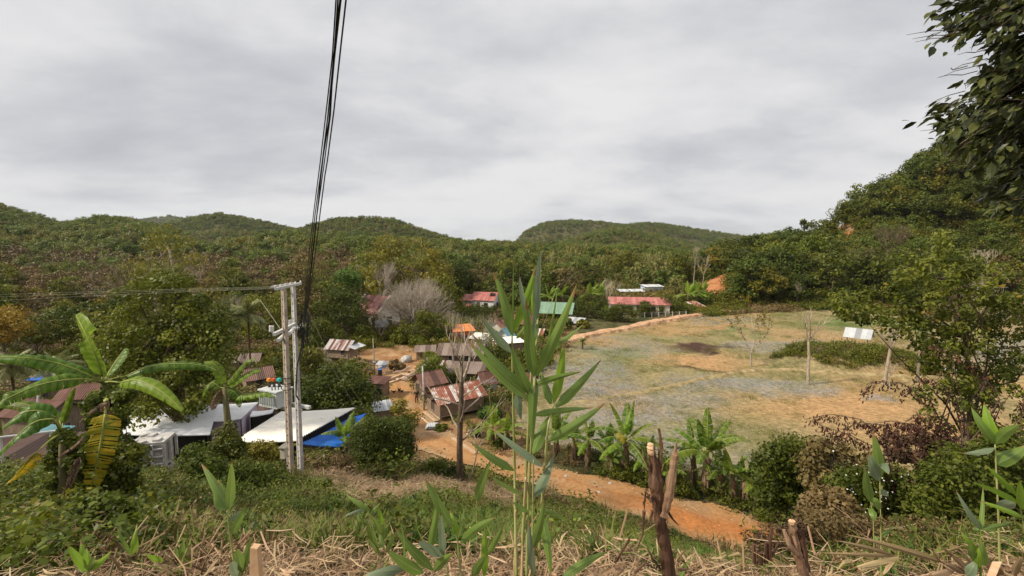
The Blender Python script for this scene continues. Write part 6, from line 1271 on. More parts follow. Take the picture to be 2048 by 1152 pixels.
k = ~inpoly(X, Y, _fieldp) & ~inpoly(X, Y, _roadp) & clear(X, Y, 1.4) & (r_ > so_*.97) & ~((px > 1130) & (Y < 118) & (py < 700) & (px < 1400) & (py > 628)); xi = np.where(w > .56, np.where(r_ < .5, 3, 4), np.where(r_ < .35, 0, np.where(r_ < .75, 1, 2)))
do('valley_scrub', 'bushy scrub between the village and the foot of the hills', 'scrub', X[k], Y[k], xi[k], (.5+.9*rng.random(len(X)))[k], SHR, -.1, .15)
X, Y = zone(132, 330, .24); Z = G(X, Y); k = visible(X, Y, Z, 2); X, Y, Z = X[k], Y[k], Z[k]; px, py = proj(X, Y, Z); r_ = rng.random(len(X)); w = fbm(X*.03, Y*.03, 3)
k = ~(inpoly(px, py, SCAR) | inpoly(px, py, TRACK) | inpoly(px, py, TRACK2) | inpoly(X, Y, _fieldp)) & ~(inpoly(px, py, RED2) & (r_ < .8)); xi = np.where((w > .56) & (px < 1380), np.where(r_ < .35, 3, np.where(r_ < .7, 4, 2)), np.where(r_ < .4, 0, np.where(r_ < .8, 1, 2)))
do('hill_scrub', 'low scrub covering the slopes under the trees', 'scrub', X[k], Y[k], xi[k], (1.2+1.6*rng.random(len(X)))[k], SHR, -.1, .1)
a = rng.random(900)*6.28; q = np.sqrt(rng.random(900))*(.75+.4*vnoise(np.cos(a)*2+5,np.sin(a)*2+5)); X = 53+11.5*q*np.cos(a); Y = 69+5.8*q*np.sin(a); r_ = rng.random(900)
do('mound_scrub', 'dark bushy scrub covering the mound in the middle of the field', 'scrub', X, Y, np.where(r_ < .2, 0, np.where(r_ < .6, 1, np.where(r_ < .75, 4, 2))), (.15+.65*rng.random(900)**2)*(.5+fbm(X*.4,Y*.4)), SHR, -.1, .1)
# -- the field's stubble, weeds and lilac flowers
LILP = [weed(90, .14, .55, .05, 'flower_lilac', .8), weed(110, .12, .6, .055, 'leaf_grass', .4), weed(100, .10, .6, .05, 'weed_dry', .4), weed(110, .12, .6, .06, 'leaf_mid', .5)]
xs = [p[0] for p in _fieldp]; ys = [p[1] for p in _fieldp]; n = 62000; Y = min(ys)+(max(ys)-min(ys))*rng.random(n)**1.25; X = min(xs)+(max(xs)-min(xs))*rng.random(n); k = inpoly(X, Y, _fieldp) & (np.abs(X/Y) < 1.2); X, Y = X[k], Y[k]; Z = G(X, Y); V = np.stack([X, Y, Z], -1)
wpx, wpy = field_px(V); r_ = rng.random(len(X)); lil = blob(wpx, wpy, LIL); w = fbm(X*.25+3, Y*.25, 4); dirt = blob(wpx, wpy, [(1400,722,90,16,1),(1450,655,120,7,.8),(1700,815,230,40,1),(1850,860,200,40,.9),(1900,760,220,22,.6),(1395,694,55,10,1),(1445,697,40,7,1)])
isl = r_ < lil*.85; keep = isl | ((rng.random(len(X)) < np.clip((w-.36)*4, .08, 1)) & (r_ > dirt*.93)); xi = np.where(isl, np.where(rng.random(len(X)) < .66, 0, 1), np.where(w > .54, np.where(r_ < .6, 1, 3), np.where(r_ < .5, 2, 1)))
do('field_weeds', 'low dry stubble weeds and greyish lilac flowers spread over the field', 'weeds', X[keep], Y[keep], xi[keep], (.6+1.1*rng.random(len(X))**2)[keep], LILP, .03, .1)

leafmat('leaf_climber', [(.05,.075,.010), (.12,.16,.02), (.27,.30,.045)], tr=.4)
# ================================================================== VINES AND BUSHES CLOSE BY
PT('vine_thicket', 'thicket of small leaved vines smothering the stem of the big banana plant', [(172,795),(190,772),(240,770),(258,795),(248,840),(262,905),(255,965),(205,985),(160,970),(150,900),(182,850)], 8.3, .45, 90, .17, 'leaf_vine', (215,955), L=.085, nl=110, cat='vines', r0=.03, asp=.7)
PT('vine_thicket', 'leafy vines hanging round the low banana plant with the broken stalk', [(114,870),(135,855),(150,875),(158,920),(165,975),(105,980),(100,925)], 7.4, .3, 34, .14, 'leaf_vine', (130,960), L=.08, nl=90, cat='vines', r0=.02, asp=.7)
PT('vine_thicket', 'vines with round leaves climbing right of the yellow hanging banana leaf', [(232,880),(258,868),(282,900),(290,960),(240,1000),(222,960),(226,910)], 7.6, .3, 34, .13, 'leaf_vine', (255,960), L=.07, nl=80, cat='vines', r0=.02, asp=.8)
PT('vine_thicket', 'vines and reeds covering the foot of the banana plant beside the cream roof', [(438,850),(462,842),(476,880),(500,930),(520,965),(400,965),(395,930),(425,890)], 15.2, .7, 90, .24, 'leaf_dark', (448,970), L=.11, nl=90, cat='vines', r0=.04)
PT('vine_thicket', 'dark leafy scrub between the pale concrete cage and the nearer pole', [(350,905),(400,895),(440,925),(500,935),(560,930),(568,965),(500,985),(400,965)], 13.5, .9, 90, .32, 'leaf_dark', (470,985), L=.12, nl=80, cat='vines', r0=.03)
PT('vine_thicket', 'low leafy tangle at the feet of the paired poles', [(560,985),(610,965),(660,960),(665,990),(600,1010)], 15.5, .6, 40, .2, 'leaf_mid', (615,1000), L=.10, nl=60, cat='vines', r0=.02)
PT('dry_bush', 'dry straw coloured bush under the edge of the blue roof', [(600,920),(640,908),(690,908),(708,940),(640,955),(600,945)], 21.5, .9, 60, .4, 'weed_dry', (655,955), L=.13, nl=70, cat='bush', r0=.03)
PT('bush', 'green weedy bush before the cream roof eave', [(470,900),(520,888),(560,890),(562,915),(500,925)], 20.5, .9, 50, .35, 'leaf_yellow', (515,935), L=.12, nl=70, cat='bush', r0=.03)
PT('bush', 'dark green leafy bush hugging the slope under the big banana plant', [(150,1020),(200,1000),(260,1010),(265,1050),(200,1070),(150,1060)], 4.6, .3, 40, .14, 'leaf_dark', (205,1075), L=.07, nl=80, cat='bush', r0=.02, asp=.7)
for pl, Yp, n, r, lf, bs, L, lb in [
 ([(1500,960),(1530,900),(1580,880),(1640,885),(1640,940),(1600,1000),(1530,1010)], 12, 120, .34, 'leaf_dark', (1570,1030), .10, 'broad dark green bush where the banana row ends'),
 ([(1590,905),(1660,880),(1740,890),(1770,930),(1720,980),(1630,990)], 10.5, 40, .28, 'leaf_brown', (1680,1020), .11, 'dull brown withered bush behind the slim reed'),
 ([(1650,960),(1730,930),(1800,940),(1850,980),(1840,1040),(1740,1060),(1660,1030)], 7.6, 150, .2, 'leaf_dark', (1750,1080), .06, 'dark bush dotted with small white flowers'),
 ([(1830,930),(1900,890),(1990,880),(2060,880),(2120,920),(2100,1050),(1950,1060),(1850,1030)], 6.8, 190, .2, 'leaf_dark', (1960,1090), .062, 'leafy bush coloured dark for tree shade behind the tallest reed'),  # dark leaf colour carries the shade of the tree overhead
 ([(1490,1070),(1530,1035),(1560,1060),(1610,1030),(1625,1090),(1540,1110),(1495,1100)], 4.4, 30, .09, 'leaf_dead', (1550,1110), .032, 'small red brown withered bush at the road corner'),
 ([(1590,1010),(1700,1040),(1850,1050),(1980,1060),(2060,1080),(1950,1110),(1700,1100),(1620,1070)], 4.8, 150, .13, 'leaf_brown', (1800,1125), .04, 'low brownish tangle of weeds behind the cut stumps'),
 ([(1620,1000),(1680,985),(1700,1030),(1640,1050)], 6.4, 40, .2, 'leaf_brown', (1660,1070), .07, 'dull brown shrub above the forked cut stump'),
 ([(1770,860),(1830,850),(1900,850),(1930,890),(1860,930),(1780,910)], 8.6, 30, .18, 'leaf_dead', (1850,960), .08, 'tangle of wine brown leaves below the vine covered tree')]:
    PT('bush', lb, pl, Yp, Yp*.09, n, r, lf, bs, L=L, nl=90, cat='bush', r0=.025, asp=.6)
# small white flowers on the dark bush
P = []; 
for _ in range(70): p = at(random.gauss(1745,40), random.gauss(985,26), 7.0+random.uniform(-.3,.3)); P.append(p)
b0 = P[0].copy(); V, Fc = leaves(np.array([tuple(p-b0) for p in P]), np.tile([0,-.6,.8],(70,1))+rdir(70)*.4, .03, .028); o = link('white_flowers', mesh('white_flowers', V, Fc, M['plaster_white']), None, b0); tag(o, 'tiny white blossoms sprinkled over the dark bush', 'flowers', kind='stuff')
# the vine covered tree at the field edge
t = PT('vine_covered_tree', 'tree smothered in green vines with a few orange leaves, standing over the dark bushes', [(1655,590),(1690,575),(1740,585),(1762,560),(1745,520),(1775,508),(1850,520),(1868,480),(1885,470),(1905,480),(1925,500),(1960,535),(2000,545),(2060,560),(2110,560),(2120,700),(2060,720),(1960,790),(1900,800),(1870,720),(1800,665),(1740,650),(1700,640)], 9.0, .8, 200, .17, 'leaf_climber', (1975,1000), L=.09, nl=62, r0=.06, droop=.7, asp=.5, flat=1.1, nlimb=22, tb=.65)
bt = t.location; P = np.array([tuple(at(random.uniform(1760,2040), random.uniform(560,760), 8.2+random.random())-bt) for _ in range(70)]); V, Fc = leaves(P, rdir(70)+np.array([0,-1.2,.4]), .10, .06); link('orange_leaves', mesh('orange_leaves', V, Fc, M['leaf_gold'], rng.random(70)), t)
t = PT('vine_covered_tree', 'lower boughs of dark leaved vines hanging beside the picnic table', [(1850,700),(1900,690),(1960,740),(2060,740),(2110,800),(2060,880),(1960,870),(1880,850),(1820,800)], 8.4, .6, 46, .15, 'leaf_climber', (1930,1000), L=.09, nl=46, r0=.05, droop=.8, asp=.5, nlimb=16, flat=1.2, tb=.65)
# drooping branches with withered leaves
leafmat('leaf_wine', [(.035,.014,.012), (.085,.032,.024), (.16,.07,.045)], tr=.12, rough=.75)
def hang_branch(t, b0, pts, Yp, n, L, r=.012, dens=1.0, wd=.34, mat='leaf_wine'):
    P = [at(x, y, Yp+random.uniform(-.1,.1))-b0 for x, y in pts]; q = MB(); q.tube(P, [r*(1-.7*i/(len(P)-1)) for i in range(len(P))], 5, cap=False)
    LP, LT = [], []
    for _ in range(n):
        i = random.randrange(len(P)-1); f = random.random(); c = P[i].lerp(P[i+1], f); ln = random.random()*.16; c = c+Vector((random.gauss(0,.03), random.gauss(0,.04), -ln)); LP.append(c); LT.append((random.gauss(-.1,.35), random.gauss(0,.35), -1))
    V, Fc = leaves(np.array([tuple(c) for c in LP]), rdir(len(LP))+np.array([0,-.6,.1]), L*(.6+.7*rng.random(len(LP))), L*wd, np.array(LT)); return q, V, Fc
b0 = gp(1800, 7.4, 1000); t = empty('withered_shrub', b0, 0, 'arching shrub branches hung with withered wine brown leaves above the dark bushes', 'shrub')
for pts in ([(1790,990),(1770,880),(1720,838),(1660,828),(1612,838)],[(1790,990),(1800,880),(1770,850),(1720,845),(1680,860),(1650,880)],[(1800,990),(1850,900),(1830,850),(1780,842),(1730,850)],[(1810,990),(1900,880),(1860,800),(1800,765),(1745,762),(1725,785)],[(1830,990),(1930,860),(1910,790),(1850,750),(1800,790)],[(1850,990),(1960,860),(2000,800),(1960,740),(1900,700),(1850,690)],[(1840,990),(1900,900),(1860,830),(1830,830),(1790,860)],[(1860,990),(1980,900),(2048,830),(2048,790)],[(1800,990),(1760,900),(1700,870),(1640,850)]):
    q, V, Fc = hang_branch(t, b0, pts, 7.4, 260, .075); q.build('branch', M['bark'], t, smooth=True); link('leaves', mesh('leaves', V, Fc, M['leaf_wine'], rng.random(len(Fc))), t)
# overhanging tree whose boughs enter from the upper right
def leaf6(P, T, Nn, L, Wd, fold=.25):
    n = len(P); T = unit(T); Nn = unit(Nn-T*(Nn*T).sum(1, keepdims=True)); B = np.cross(Nn, T); L = L[:, None]; Wd = Wd[:, None]
    pts = [P, P+T*L*.3+B*Wd*.42+Nn*Wd*fold*.4, P+T*L*.65+B*Wd*.40+Nn*Wd*fold*.3-Nn*L*.03, P+T*L-Nn*L*.10, P+T*L*.65-B*Wd*.40+Nn*Wd*fold*.3-Nn*L*.03, P+T*L*.3-B*Wd*.42+Nn*Wd*fold*.4, P+T*L*.3, P+T*L*.65-Nn*L*.03]
    V = np.stack(pts, 1).reshape(-1, 3); k = np.arange(n)[:, None]*8
    F4 = np.concatenate([k+np.array([[6,1,2,7]]), k+np.array([[5,6,7,4]])], 0); F3 = np.concatenate([k+np.array([[0,1,6]]), k+np.array([[0,6,5]]), k+np.array([[7,2,3]]), k+np.array([[4,7,3]])], 0)
    return V, [tuple(int(i) for i in f) for f in F4]+[tuple(int(i) for i in f) for f in F3], np.concatenate([np.tile(np.arange(n), 2), np.tile(np.arange(n), 4)])
OV = [(1862,35),(1880,-20),(2400,-60),(2400,520),(2090,470),(2040,440),(1985,400),(1940,345),(1890,290),(1858,250),(1850,218),(1900,200),(1950,195),(1915,160),(1960,120),(1985,70),(1945,60),(1905,80),(1868,70)]
b0 = Vector((8.6, 4.6, g1(8.6, 4.6))); t = empty('overhanging_tree', b0, 0, 'dark leafy tree whose boughs hang into the upper right corner of the photo', 'tree')
mb = MB(); T0 = Vector((8.6,4.6,-.5))-b0; T1 = Vector((8.2,4.8,3.2))-b0; mb.tube([(0,0,-.4), T0*.5, T0, T0.lerp(T1,.5)+Vector((.1,0,0)), T1], [.26,.2,.18,.15,.11], 9); mb.build('trunk', M['bark'], t, smooth=True)
tw = MB(); LP, LT, LN = [], [], []
cnt = 0
while cnt < 235:
    x = random.uniform(1850, 2400); y = random.uniform(-60, 520)
    if not inpoly(np.array([x]), np.array([y]), OV)[0]: continue
    if x > 2100 and random.random() < .45: continue
    cnt += 1; Yb = random.uniform(4.3, 6.2); tip = at(x, y, Yb)-b0; s = T0.lerp(T1, random.random()); s = s.lerp(tip, 0); L_ = (tip-s); md = s.lerp(tip, .55)+Vector((0, 0, .35+random.uniform(-.1,.3))); st = s.lerp(tip, .2)+Vector((0,0,.2))
    path = [s, st, md, tip.lerp(md,.3)+Vector((0,0,.05)), tip]; tw.tube(path, [.035,.026,.014,.007,.003], 5, cap=False)
    for _ in range(46):
        f = random.random()**.8; a, b = (path[2], path[3]) if f < .2 else (path[3], path[4]); c = a.lerp(b, (f/.2 if f < .2 else (f-.2)/.8)); dd = (b-a).normalized(); off = Vector((random.gauss(0,.06), random.gauss(0,.08), random.gauss(-.02,.06))); LP.append(tuple(c+off)); LT.append(tuple(dd*.7+Vector((random.gauss(-.15,.5), random.gauss(0,.5), random.gauss(-.45,.35))))); LN.append(tuple(Vector((random.gauss(0,.45), random.gauss(0,.45), 1))))
tw.build('twigs', M['bark'], t, smooth=True); P = np.array(LP); Ls = .135*(.6+.7*rng.random(len(P))); V, Fc, w_ = leaf6(P, np.array(LT), np.array(LN), Ls, Ls*.5); tt = rng.random(len(P)); link('leaves', mesh('leaves', V, Fc, M['leaf_overhang'], tt[w_]), t)
q = MB()
for (x0, y0, x1, y1) in ((1905,60,1812,70),(1900,70,1825,78),(1905,75,1830,84),(1940,135,1880,155),(1950,105,1915,110),(1900,190,1850,215),(1925,150,1875,155),(1905,140,1900,138),(1945,125,1905,140),(1895,262,1840,262)): q.tube([at(x0+30,y0-8,5)-b0, at(x0,y0,5)-b0, at((x0+x1)/2,(y0+y1)/2-3,5)-b0, at(x1,y1,5)-b0], [.006,.005,.004,.002], 4)
q.build('bare_twigs', M['bark'], t)

# ================================================================== REEDS
def reedmat(name, stops):
    m, t, b, o = newmat(name); at_ = N(t, 'ShaderNodeAttribute', attribute_name='tint'); tc = t.nodes.new('ShaderNodeTexCoord'); n = t.nodes.new('ShaderNodeTexNoise'); n.inputs['Scale'].default_value = 9; n.inputs['Detail'].default_value = 5; t.links.new(tc.outputs['Object'], n.inputs[0])
    mm = t.nodes.new('ShaderNodeMix'); mm.inputs[0].default_value = .35; t.links.new(at_.outputs['Fac'], mm.inputs[2]); t.links.new(n.outputs[0], mm.inputs[3]); r = ramp(t, [(i/(len(stops)-1), c) for i, c in enumerate(stops)]); t.links.new(mm.outputs[0], r.inputs[0])
    t.links.new(r.outputs[0], b.inputs['Base Color']); b.inputs['Roughness'].default_value = .42; b.inputs['Specular IOR Level'].default_value = .4; tl = t.nodes.new('ShaderNodeBsdfTranslucent'); t.links.new(r.outputs[0], tl.inputs[0]); mx = t.nodes.new('ShaderNodeMixShader'); mx.inputs[0].default_value = .38; t.links.new(b.outputs[0], mx.inputs[1]); t.links.new(tl.outputs[0], mx.inputs[2]); t.links.new(mx.outputs[0], o.inputs[0])
reedmat('reed_green', [(.085,.15,.028), (.17,.26,.05), (.28,.37,.09)]); reedmat('reed_bright', [(.12,.23,.02), (.22,.36,.03), (.32,.44,.06)]); reedmat('reed_glaucous', [(.12,.17,.10), (.20,.26,.155), (.29,.34,.22)]); reedmat('reed_rib', [(.22,.28,.10), (.35,.40,.18)])
noisemat('reed_cane', [(.3,(.20,.23,.06)), (.5,(.34,.34,.12)), (.7,(.46,.42,.20))], 6, .45, stretch=(1,1,.4), bump=.05, spec=.4)
noisemat('dry_cane', [(.3,(.30,.19,.09)), (.5,(.47,.33,.18)), (.7,(.60,.47,.28))], 6, .5, stretch=(1,1,.4), bump=.05)
noisemat('reed_tip_red', [(.3,(.16,.09,.03)), (.7,(.30,.20,.08))], 6, .6, bump=0)
def reed_leaf(rt, b0, base, tip, wpx, Y0, Y1=None, bow=0, mat='reed_green', nm='leaf', twist=0, fold=.32, mid=None):
    """base and tip in pixels at depths Y0 and Y1; bow bends it sideways, in pixels"""
    Y1 = Y0+random.uniform(-.22, .12) if Y1 is None else Y1; dx_, dy_ = tip[0]-base[0], tip[1]-base[1]; Ln = math.hypot(dx_, dy_); mx_ = mid or ((base[0]+tip[0])/2-dy_/Ln*bow, (base[1]+tip[1])/2+dx_/Ln*bow)
    A = at(*base, Y0); B = at(*mx_, (Y0+Y1)/2-.04); C = at(*tip, Y1); n = 22; V, Fc, T, MI = [], [], [], []; W_ = wpx*Y0/FOC; t0 = random.random()
    for i in range(n+1):
        t = i/n; c = A*(1-t)**2+B*2*t*(1-t)+C*t*t; d = ((B-A)*(1-t)+(C-B)*t).normalized(); view = c.normalized(); s = d.cross(view).normalized(); nn = s.cross(d).normalized(); a = twist*(t-.3)+.35*math.sin(t0*6+t*2); s2 = s*math.cos(a)+nn*math.sin(a); n2 = nn*math.cos(a)-s*math.sin(a)
        w = W_*.5*(min(1, .22+t*4.2)*(1-max(0, (t-.22)/.78)**1.7)**.9 if t < 1 else 0)+.0004; o = c-b0
        for f in (-1, -.78, -.55, -.3, -.05, .05, .3, .55, .78, 1): V.append(o+s2*w*f+n2*(abs(f)*w*fold+math.sin(t*9+f*2)*w*.05))
    sv = [random.uniform(-.14,.14) for _ in range(9)]
    for i in range(n):
        for j in range(9): k = i*10+j; Fc.append((k, k+1, k+11, k+10)); T.append(min(1, max(0, .3+.25*t0+.3*(j in (0, 8))*(i/n)+sv[j]+random.uniform(-.05,.05)+.25*(i/n)))); MI.append(2 if (i >= n-1-int(t0*3) or (j in (0, 8) and i > n*.8 and random.random() < .5)) else (1 if j == 4 else 0))
    return link(nm, mesh(nm, V, Fc, [M[mat], M['reed_rib'], M['reed_tip_red']], T, smooth=True, mi=MI), rt)
def cane(rt, b0, pts, r, mat='reed_cane', nm='stalk'):
    P = [at(*p)-b0 for p in pts]; Q, RR = [], []; n = 28
    for i in range(n+1):
        x = i/n*(len(P)-1); k = min(int(x), len(P)-2); Q.append(P[k].lerp(P[k+1], x-k)); RR.append(r*(1-.45*i/n)*(1.22 if i % 5 == 0 else 1))
    q = MB(); q.tube(Q, RR, 8); return q.build(nm, M[mat], rt, smooth=True)
def cx(u, v): return (880+u/1.689, 470+v/1.689)
b0 = gp(1062, 2.3, 1125); t = empty('reed_clump', b0, 0, 'tall clump of giant reeds with long blade leaves standing in the middle of the slope', 'reeds'); Yr = 2.25
for pts, r, m in (([(258,1165),(252,800),(243,335)],.0085,'reed_cane'),([(272,1165),(292,780),(308,470),(322,300)],.0088,'reed_cane'),([(292,1165),(298,900),(318,520),(330,280)],.0085,'reed_cane'),([(334,1100),(346,860),(366,640),(384,570)],.0078,'reed_cane'),([(310,1160),(313,960),(316,760)],.006,'reed_cane'),([(275,1165),(283,960),(290,820)],.008,'dry_cane'),([(250,1165),(256,1000),(256,930)],.008,'dry_cane'),([(300,1165),(318,1080),(328,1020)],.007,'dry_cane'),([(345,500),(338,420),(340,330),(398,170)],.0022,'reed_cane')):
    cane(t, b0, [(*cx(*p), Yr+.08*(i % 2)+random.uniform(-.05,.05)) for i, p in enumerate(pts)], r, m)
for bs, tp, w, bow, m in [((245,338),(178,122),34,12,'reed_green'),((250,325),(322,105),30,14,'reed_bright'),((246,340),(248,75),6,0,'reed_green'),((304,300),(268,128),22,-10,'reed_glaucous'),((326,286),(344,30),26,-8,'reed_glaucous'),((320,480),(290,215),40,-8,'reed_green'),((326,475),(462,165),36,10,'reed_green'),((318,540),(105,330),34,-22,'reed_green'),((302,556),(90,350),32,-20,'reed_green'),((241,398),(140,275),28,-10,'reed_glaucous'),((306,545),(240,358),36,-12,'reed_green'),((322,506),(480,462),22,-8,'reed_green'),((385,566),(418,352),32,12,'reed_bright'),((390,582),(545,420),34,12,'reed_green'),((315,610),(520,583),24,-8,'reed_green'),((364,696),(560,565),34,14,'reed_green'),((374,572),(330,450),30,10,'reed_green'),((330,405),(485,300),24,14,'reed_green'),((347,782),(170,650),26,-6,'reed_glaucous'),((250,796),(100,695),28,-10,'reed_green'),((276,876),(165,810),14,-8,'reed_green'),((316,884),(385,735),36,14,'reed_glaucous'),((346,930),(440,975),16,-14,'reed_green'),((298,932),(245,900),18,-6,'reed_green'),((342,940),(375,1160),32,-8,'reed_green'),((412,1155),(570,1068),32,-10,'reed_green'),((262,540),(275,625),30,8,'reed_glaucous'),((314,738),(382,600),40,-10,'reed_green'),((350,430),(398,170),10,8,'reed_green'),((322,480),(312,720),34,8,'reed_green'),((300,470),(330,130),14,6,'reed_glaucous'),((310,1060),(352,900),30,10,'reed_green'),((318,1150),(300,960),26,-8,'reed_glaucous'),((330,300),(300,420),24,8,'reed_green'),((258,350),(286,300),14,6,'reed_green'),((322,300),(316,130),18,-10,'reed_bright')]:
    reed_leaf(t, b0, cx(*bs), cx(*tp), w/1.689*1.0, Yr, None, bow/1.689, m, twist=random.uniform(-.6,.6))
def reed_plant(label, base, Yp, canes, lv, sc, o_):
    f = lambda p: (o_[0]+p[0]/sc, o_[1]+p[1]/sc); b0 = gp(base[0], Yp, base[1]); t = empty('reed_plant', b0, 0, label, 'reed')
    for pts, r, m in canes: cane(t, b0, [(*f(p), Yp) for p in pts], r, m)
    for L in lv: bs, tp, w = L[:3]; reed_leaf(t, b0, f(bs), f(tp), w/sc*1.1, Yp, None, (L[3] if len(L) > 3 else random.uniform(-20,20))/sc, L[4] if len(L) > 4 else 'reed_green', twist=random.uniform(-.6,.6))
S_ = 3.469
reed_plant('young reed with three broad upright leaves left of the pale stake', (482,1140), 2.5, [([(1640,1160),(1600,900),(1575,700)],.006,'reed_cane')], [((1580,690),(1395,370),60,14),((1565,690),(1515,480),95,-14),((1590,690),(1605,340),56,16),((1605,860),(1715,640),50,14),((1590,770),(1680,690),34,10,'reed_glaucous'),((1660,1150),(1745,870),50),((1650,1150),(1600,1040),60,0,'reed_glaucous'),((1690,1130),(1640,950),60)], S_, (0,820))
reed_plant('leafy young reeds in front of the heaps of dry stalks, left of the tall clump', (915,1140), 2.35, [([(1465,1160),(1440,900),(1400,780)],.006,'reed_cane'),([(1375,1160),(1350,1000),(1310,700)],.005,'reed_cane')], [((1405,800),(1212,468),62,-16),((1462,925),(1705,745),58,-34),((1268,1112),(1003,812),62,-26),((1205,1130),(945,970),74,-20),((1240,985),(1302,615),52,14),((1342,1010),(1322,705),54,0,'reed_glaucous'),((1622,1160),(1632,775),52,0,'reed_bright'),((1640,1010),(1765,770),36,20),((1345,1012),(1150,900),58,-14,'reed_glaucous'),((1442,880),(1385,700),46,10,'reed_bright'),((1445,890),(1468,770),26),((1540,1160),(1640,1000),56),((1275,1120),(1410,990),60),((1060,1110),(780,1150),60,20,'reed_glaucous'),((1075,1080),(1040,740),16),((1250,1000),(1150,800),14)], S_, (500,820))
reed_plant('single small blade leaf on a thin stalk above the dry reed heap', (955,1040), 3.4, [([(1575,960),(1572,800),(1572,630)],.0035,'reed_cane')], [((1572,635),(1672,345),62,-14)], S_, (500,820))
reed_plant('tuft of short reed shoots between the grass and the dry litter', (765,1110), 3.0, [([(905,1060),(880,900),(800,650)],.004,'reed_cane')], [((880,1000),(800,745),34),((905,870),(832,730),30),((912,800),(888,675),30,8,'reed_bright'),((930,900),(962,785),36),((835,700),(668,590),34,-10),((800,690),(650,740),22,10,'reed_glaucous'),((830,720),(905,640),20),((925,960),(900,830),36),((940,990),(1000,850),34),((860,950),(860,820),30),((900,1000),(800,880),26)], S_, (500,820))
reed_plant('bright green reed shoot among the stubble under the big banana plant', (176,1145), 2.5, [([(608,1150),(600,1080)],.006,'reed_cane')], [((612,1110),(462,925),50,-14,'reed_bright'),((606,1100),(560,905),44,-8,'reed_bright'),((612,1095),(602,955),50,8,'reed_bright'),((615,1115),(775,975),42,14,'reed_bright'),((610,1120),(520,1040),40,-8),((620,1120),(650,1010),40)], S_, (0,820))
reed_plant('pair of narrow reed shoots beside the dark bush near the stubble', (262,1110), 2.9, [], [((915,1010),(945,845),44,10,'reed_bright'),((900,1000),(812,820),26,-8),((905,960),(952,785),18,6,'reed_bright'),((1130,1050),(1010,1000),34,-10,'reed_bright'),((1240,1030),(1275,900),40,8),((1240,1030),(1222,950),30,-6)], S_, (0,820))
reed_plant('slender reed standing alone before the withered brown bush', (1762,1150), 3.1, [([(910,1170),(908,800),(900,440)],.0052,'reed_cane'),([(862,1000),(855,760),(838,640)],.004,'reed_cane')], [((903,470),(850,150),62,14),((895,490),(828,285),62,-18,'reed_glaucous'),((900,355),(962,445),46,-14,'reed_glaucous'),((835,640),(800,400),54,-10),((842,605),(902,712),50,-8),((908,575),(962,605),46,-18,'reed_glaucous'),((852,680),(866,780),44,8),((908,880),(1000,800),22,10),((905,935),(850,870),36)], S_, (1500,820))
reed_plant('tallest reed in front of the vine covered tree, with dark curved leaves', (1998,1120), 3.0, [([(1735,1130),(1722,700),(1700,240)],.0072,'reed_cane')], [((1700,235),(1535,-20),54,-16),((1702,230),(1625,-60),62,-14,'reed_bright'),((1700,235),(1890,100),60,-40),((1712,375),(1930,235),92,24),((1695,262),(1462,300),36,-30,'reed_glaucous'),((1735,690),(1850,640),70,-16,'reed_glaucous')], S_, (1500,820))
reed_plant('fan of narrow reed leaves in the lower right corner by the tallest reed', (1962,1145), 2.7, [([(1600,1160),(1598,980),(1600,830)],.006,'reed_bright'),([(1930,1000),(1890,750),(1860,620)],.004,'reed_cane')], [((1598,830),(1428,555),34,-8,'reed_glaucous'),((1600,825),(1616,535),24,6),((1602,825),(1850,770),34,14),((1600,835),(1540,825),24),((1862,645),(1535,498),38,16,'reed_bright'),((1852,600),(1630,378),34,10,'reed_bright'),((1905,750),(1590,630),34,12,'reed_bright'),((1885,690),(1868,478),46,8,'reed_bright'),((1575,975),(1458,835),34,-8,'reed_bright'),((1560,1050),(1530,930),46),((1500,1150),(1570,1040),60,10,'reed_glaucous'),((1620,1080),(1600,900),50),((1570,1100),(1590,950),40,0,'reed_bright')], S_, (1500,820))
# ================================================================== STUMPS AND STAKES
noisemat('dead_wood', [(.3,(.055,.026,.016)), (.5,(.13,.068,.042)), (.7,(.25,.155,.10))], 12, .85, stretch=(1,1,.14), bump=1.0, dist=.6)
noisemat('split_wood', [(.3,(.17,.09,.05)), (.5,(.30,.18,.11)), (.7,(.44,.30,.20))], 14, .8, stretch=(1,1,.12), bump=.6)
noisemat('fresh_cut', [(.3,(.55,.32,.17)), (.7,(.72,.50,.32))], 10, .7, bump=.1)
def log_path(mb, pts, Yp, b0, n=10, rough=.16, tint=.5, mi=0):
    P = [at(x, y, Yp+dy)-b0 for x, y, r, dy in pts]; rr = [r*Yp/FOC for x, y, r, dy in pts]; Q, RR = [], []
    for i in range(len(P)-1):
        for k in range(4): f = k/4; Q.append(P[i].lerp(P[i+1], f)+Vector((random.gauss(0,1),random.gauss(0,1),0))*rr[i]*.06); RR.append((rr[i]*(1-f)+rr[i+1]*f)*(1+random.uniform(-rough, rough)))
    Q.append(P[-1]); RR.append(rr[-1]); i0 = len(mb.v); mb.tube(Q, RR, n, tint, mi)
    for i in range(i0, len(mb.v)-n): v = Vector(mb.v[i]); k = (i-i0)//n; c = Q[min(k, len(Q)-1)]; j = (i-i0) % n; mb.v[i] = tuple(c+(v-c)*(1+.14*math.sin(j*2.4)+random.uniform(-.08,.08)))
def g3(u, v): return (1000+u/S_, 820+v/S_)
b0 = gp(1338, 2.65, 1150); t = empty('dead_stump', b0, 0, 'tall dead broken tree stump with peeling brown bark in front of the orange road', 'stump')
mb = MB(); log_path(mb, [(*g3(1172,1180),13.5,0),(*g3(1150,960),13,0),(*g3(1100,720),12.5,0),(*g3(1085,560),13,0),(*g3(1065,400),11,0),(*g3(1050,245),7,0)], 2.65, b0, 14); mb.build('trunk', M['dead_wood'], t)
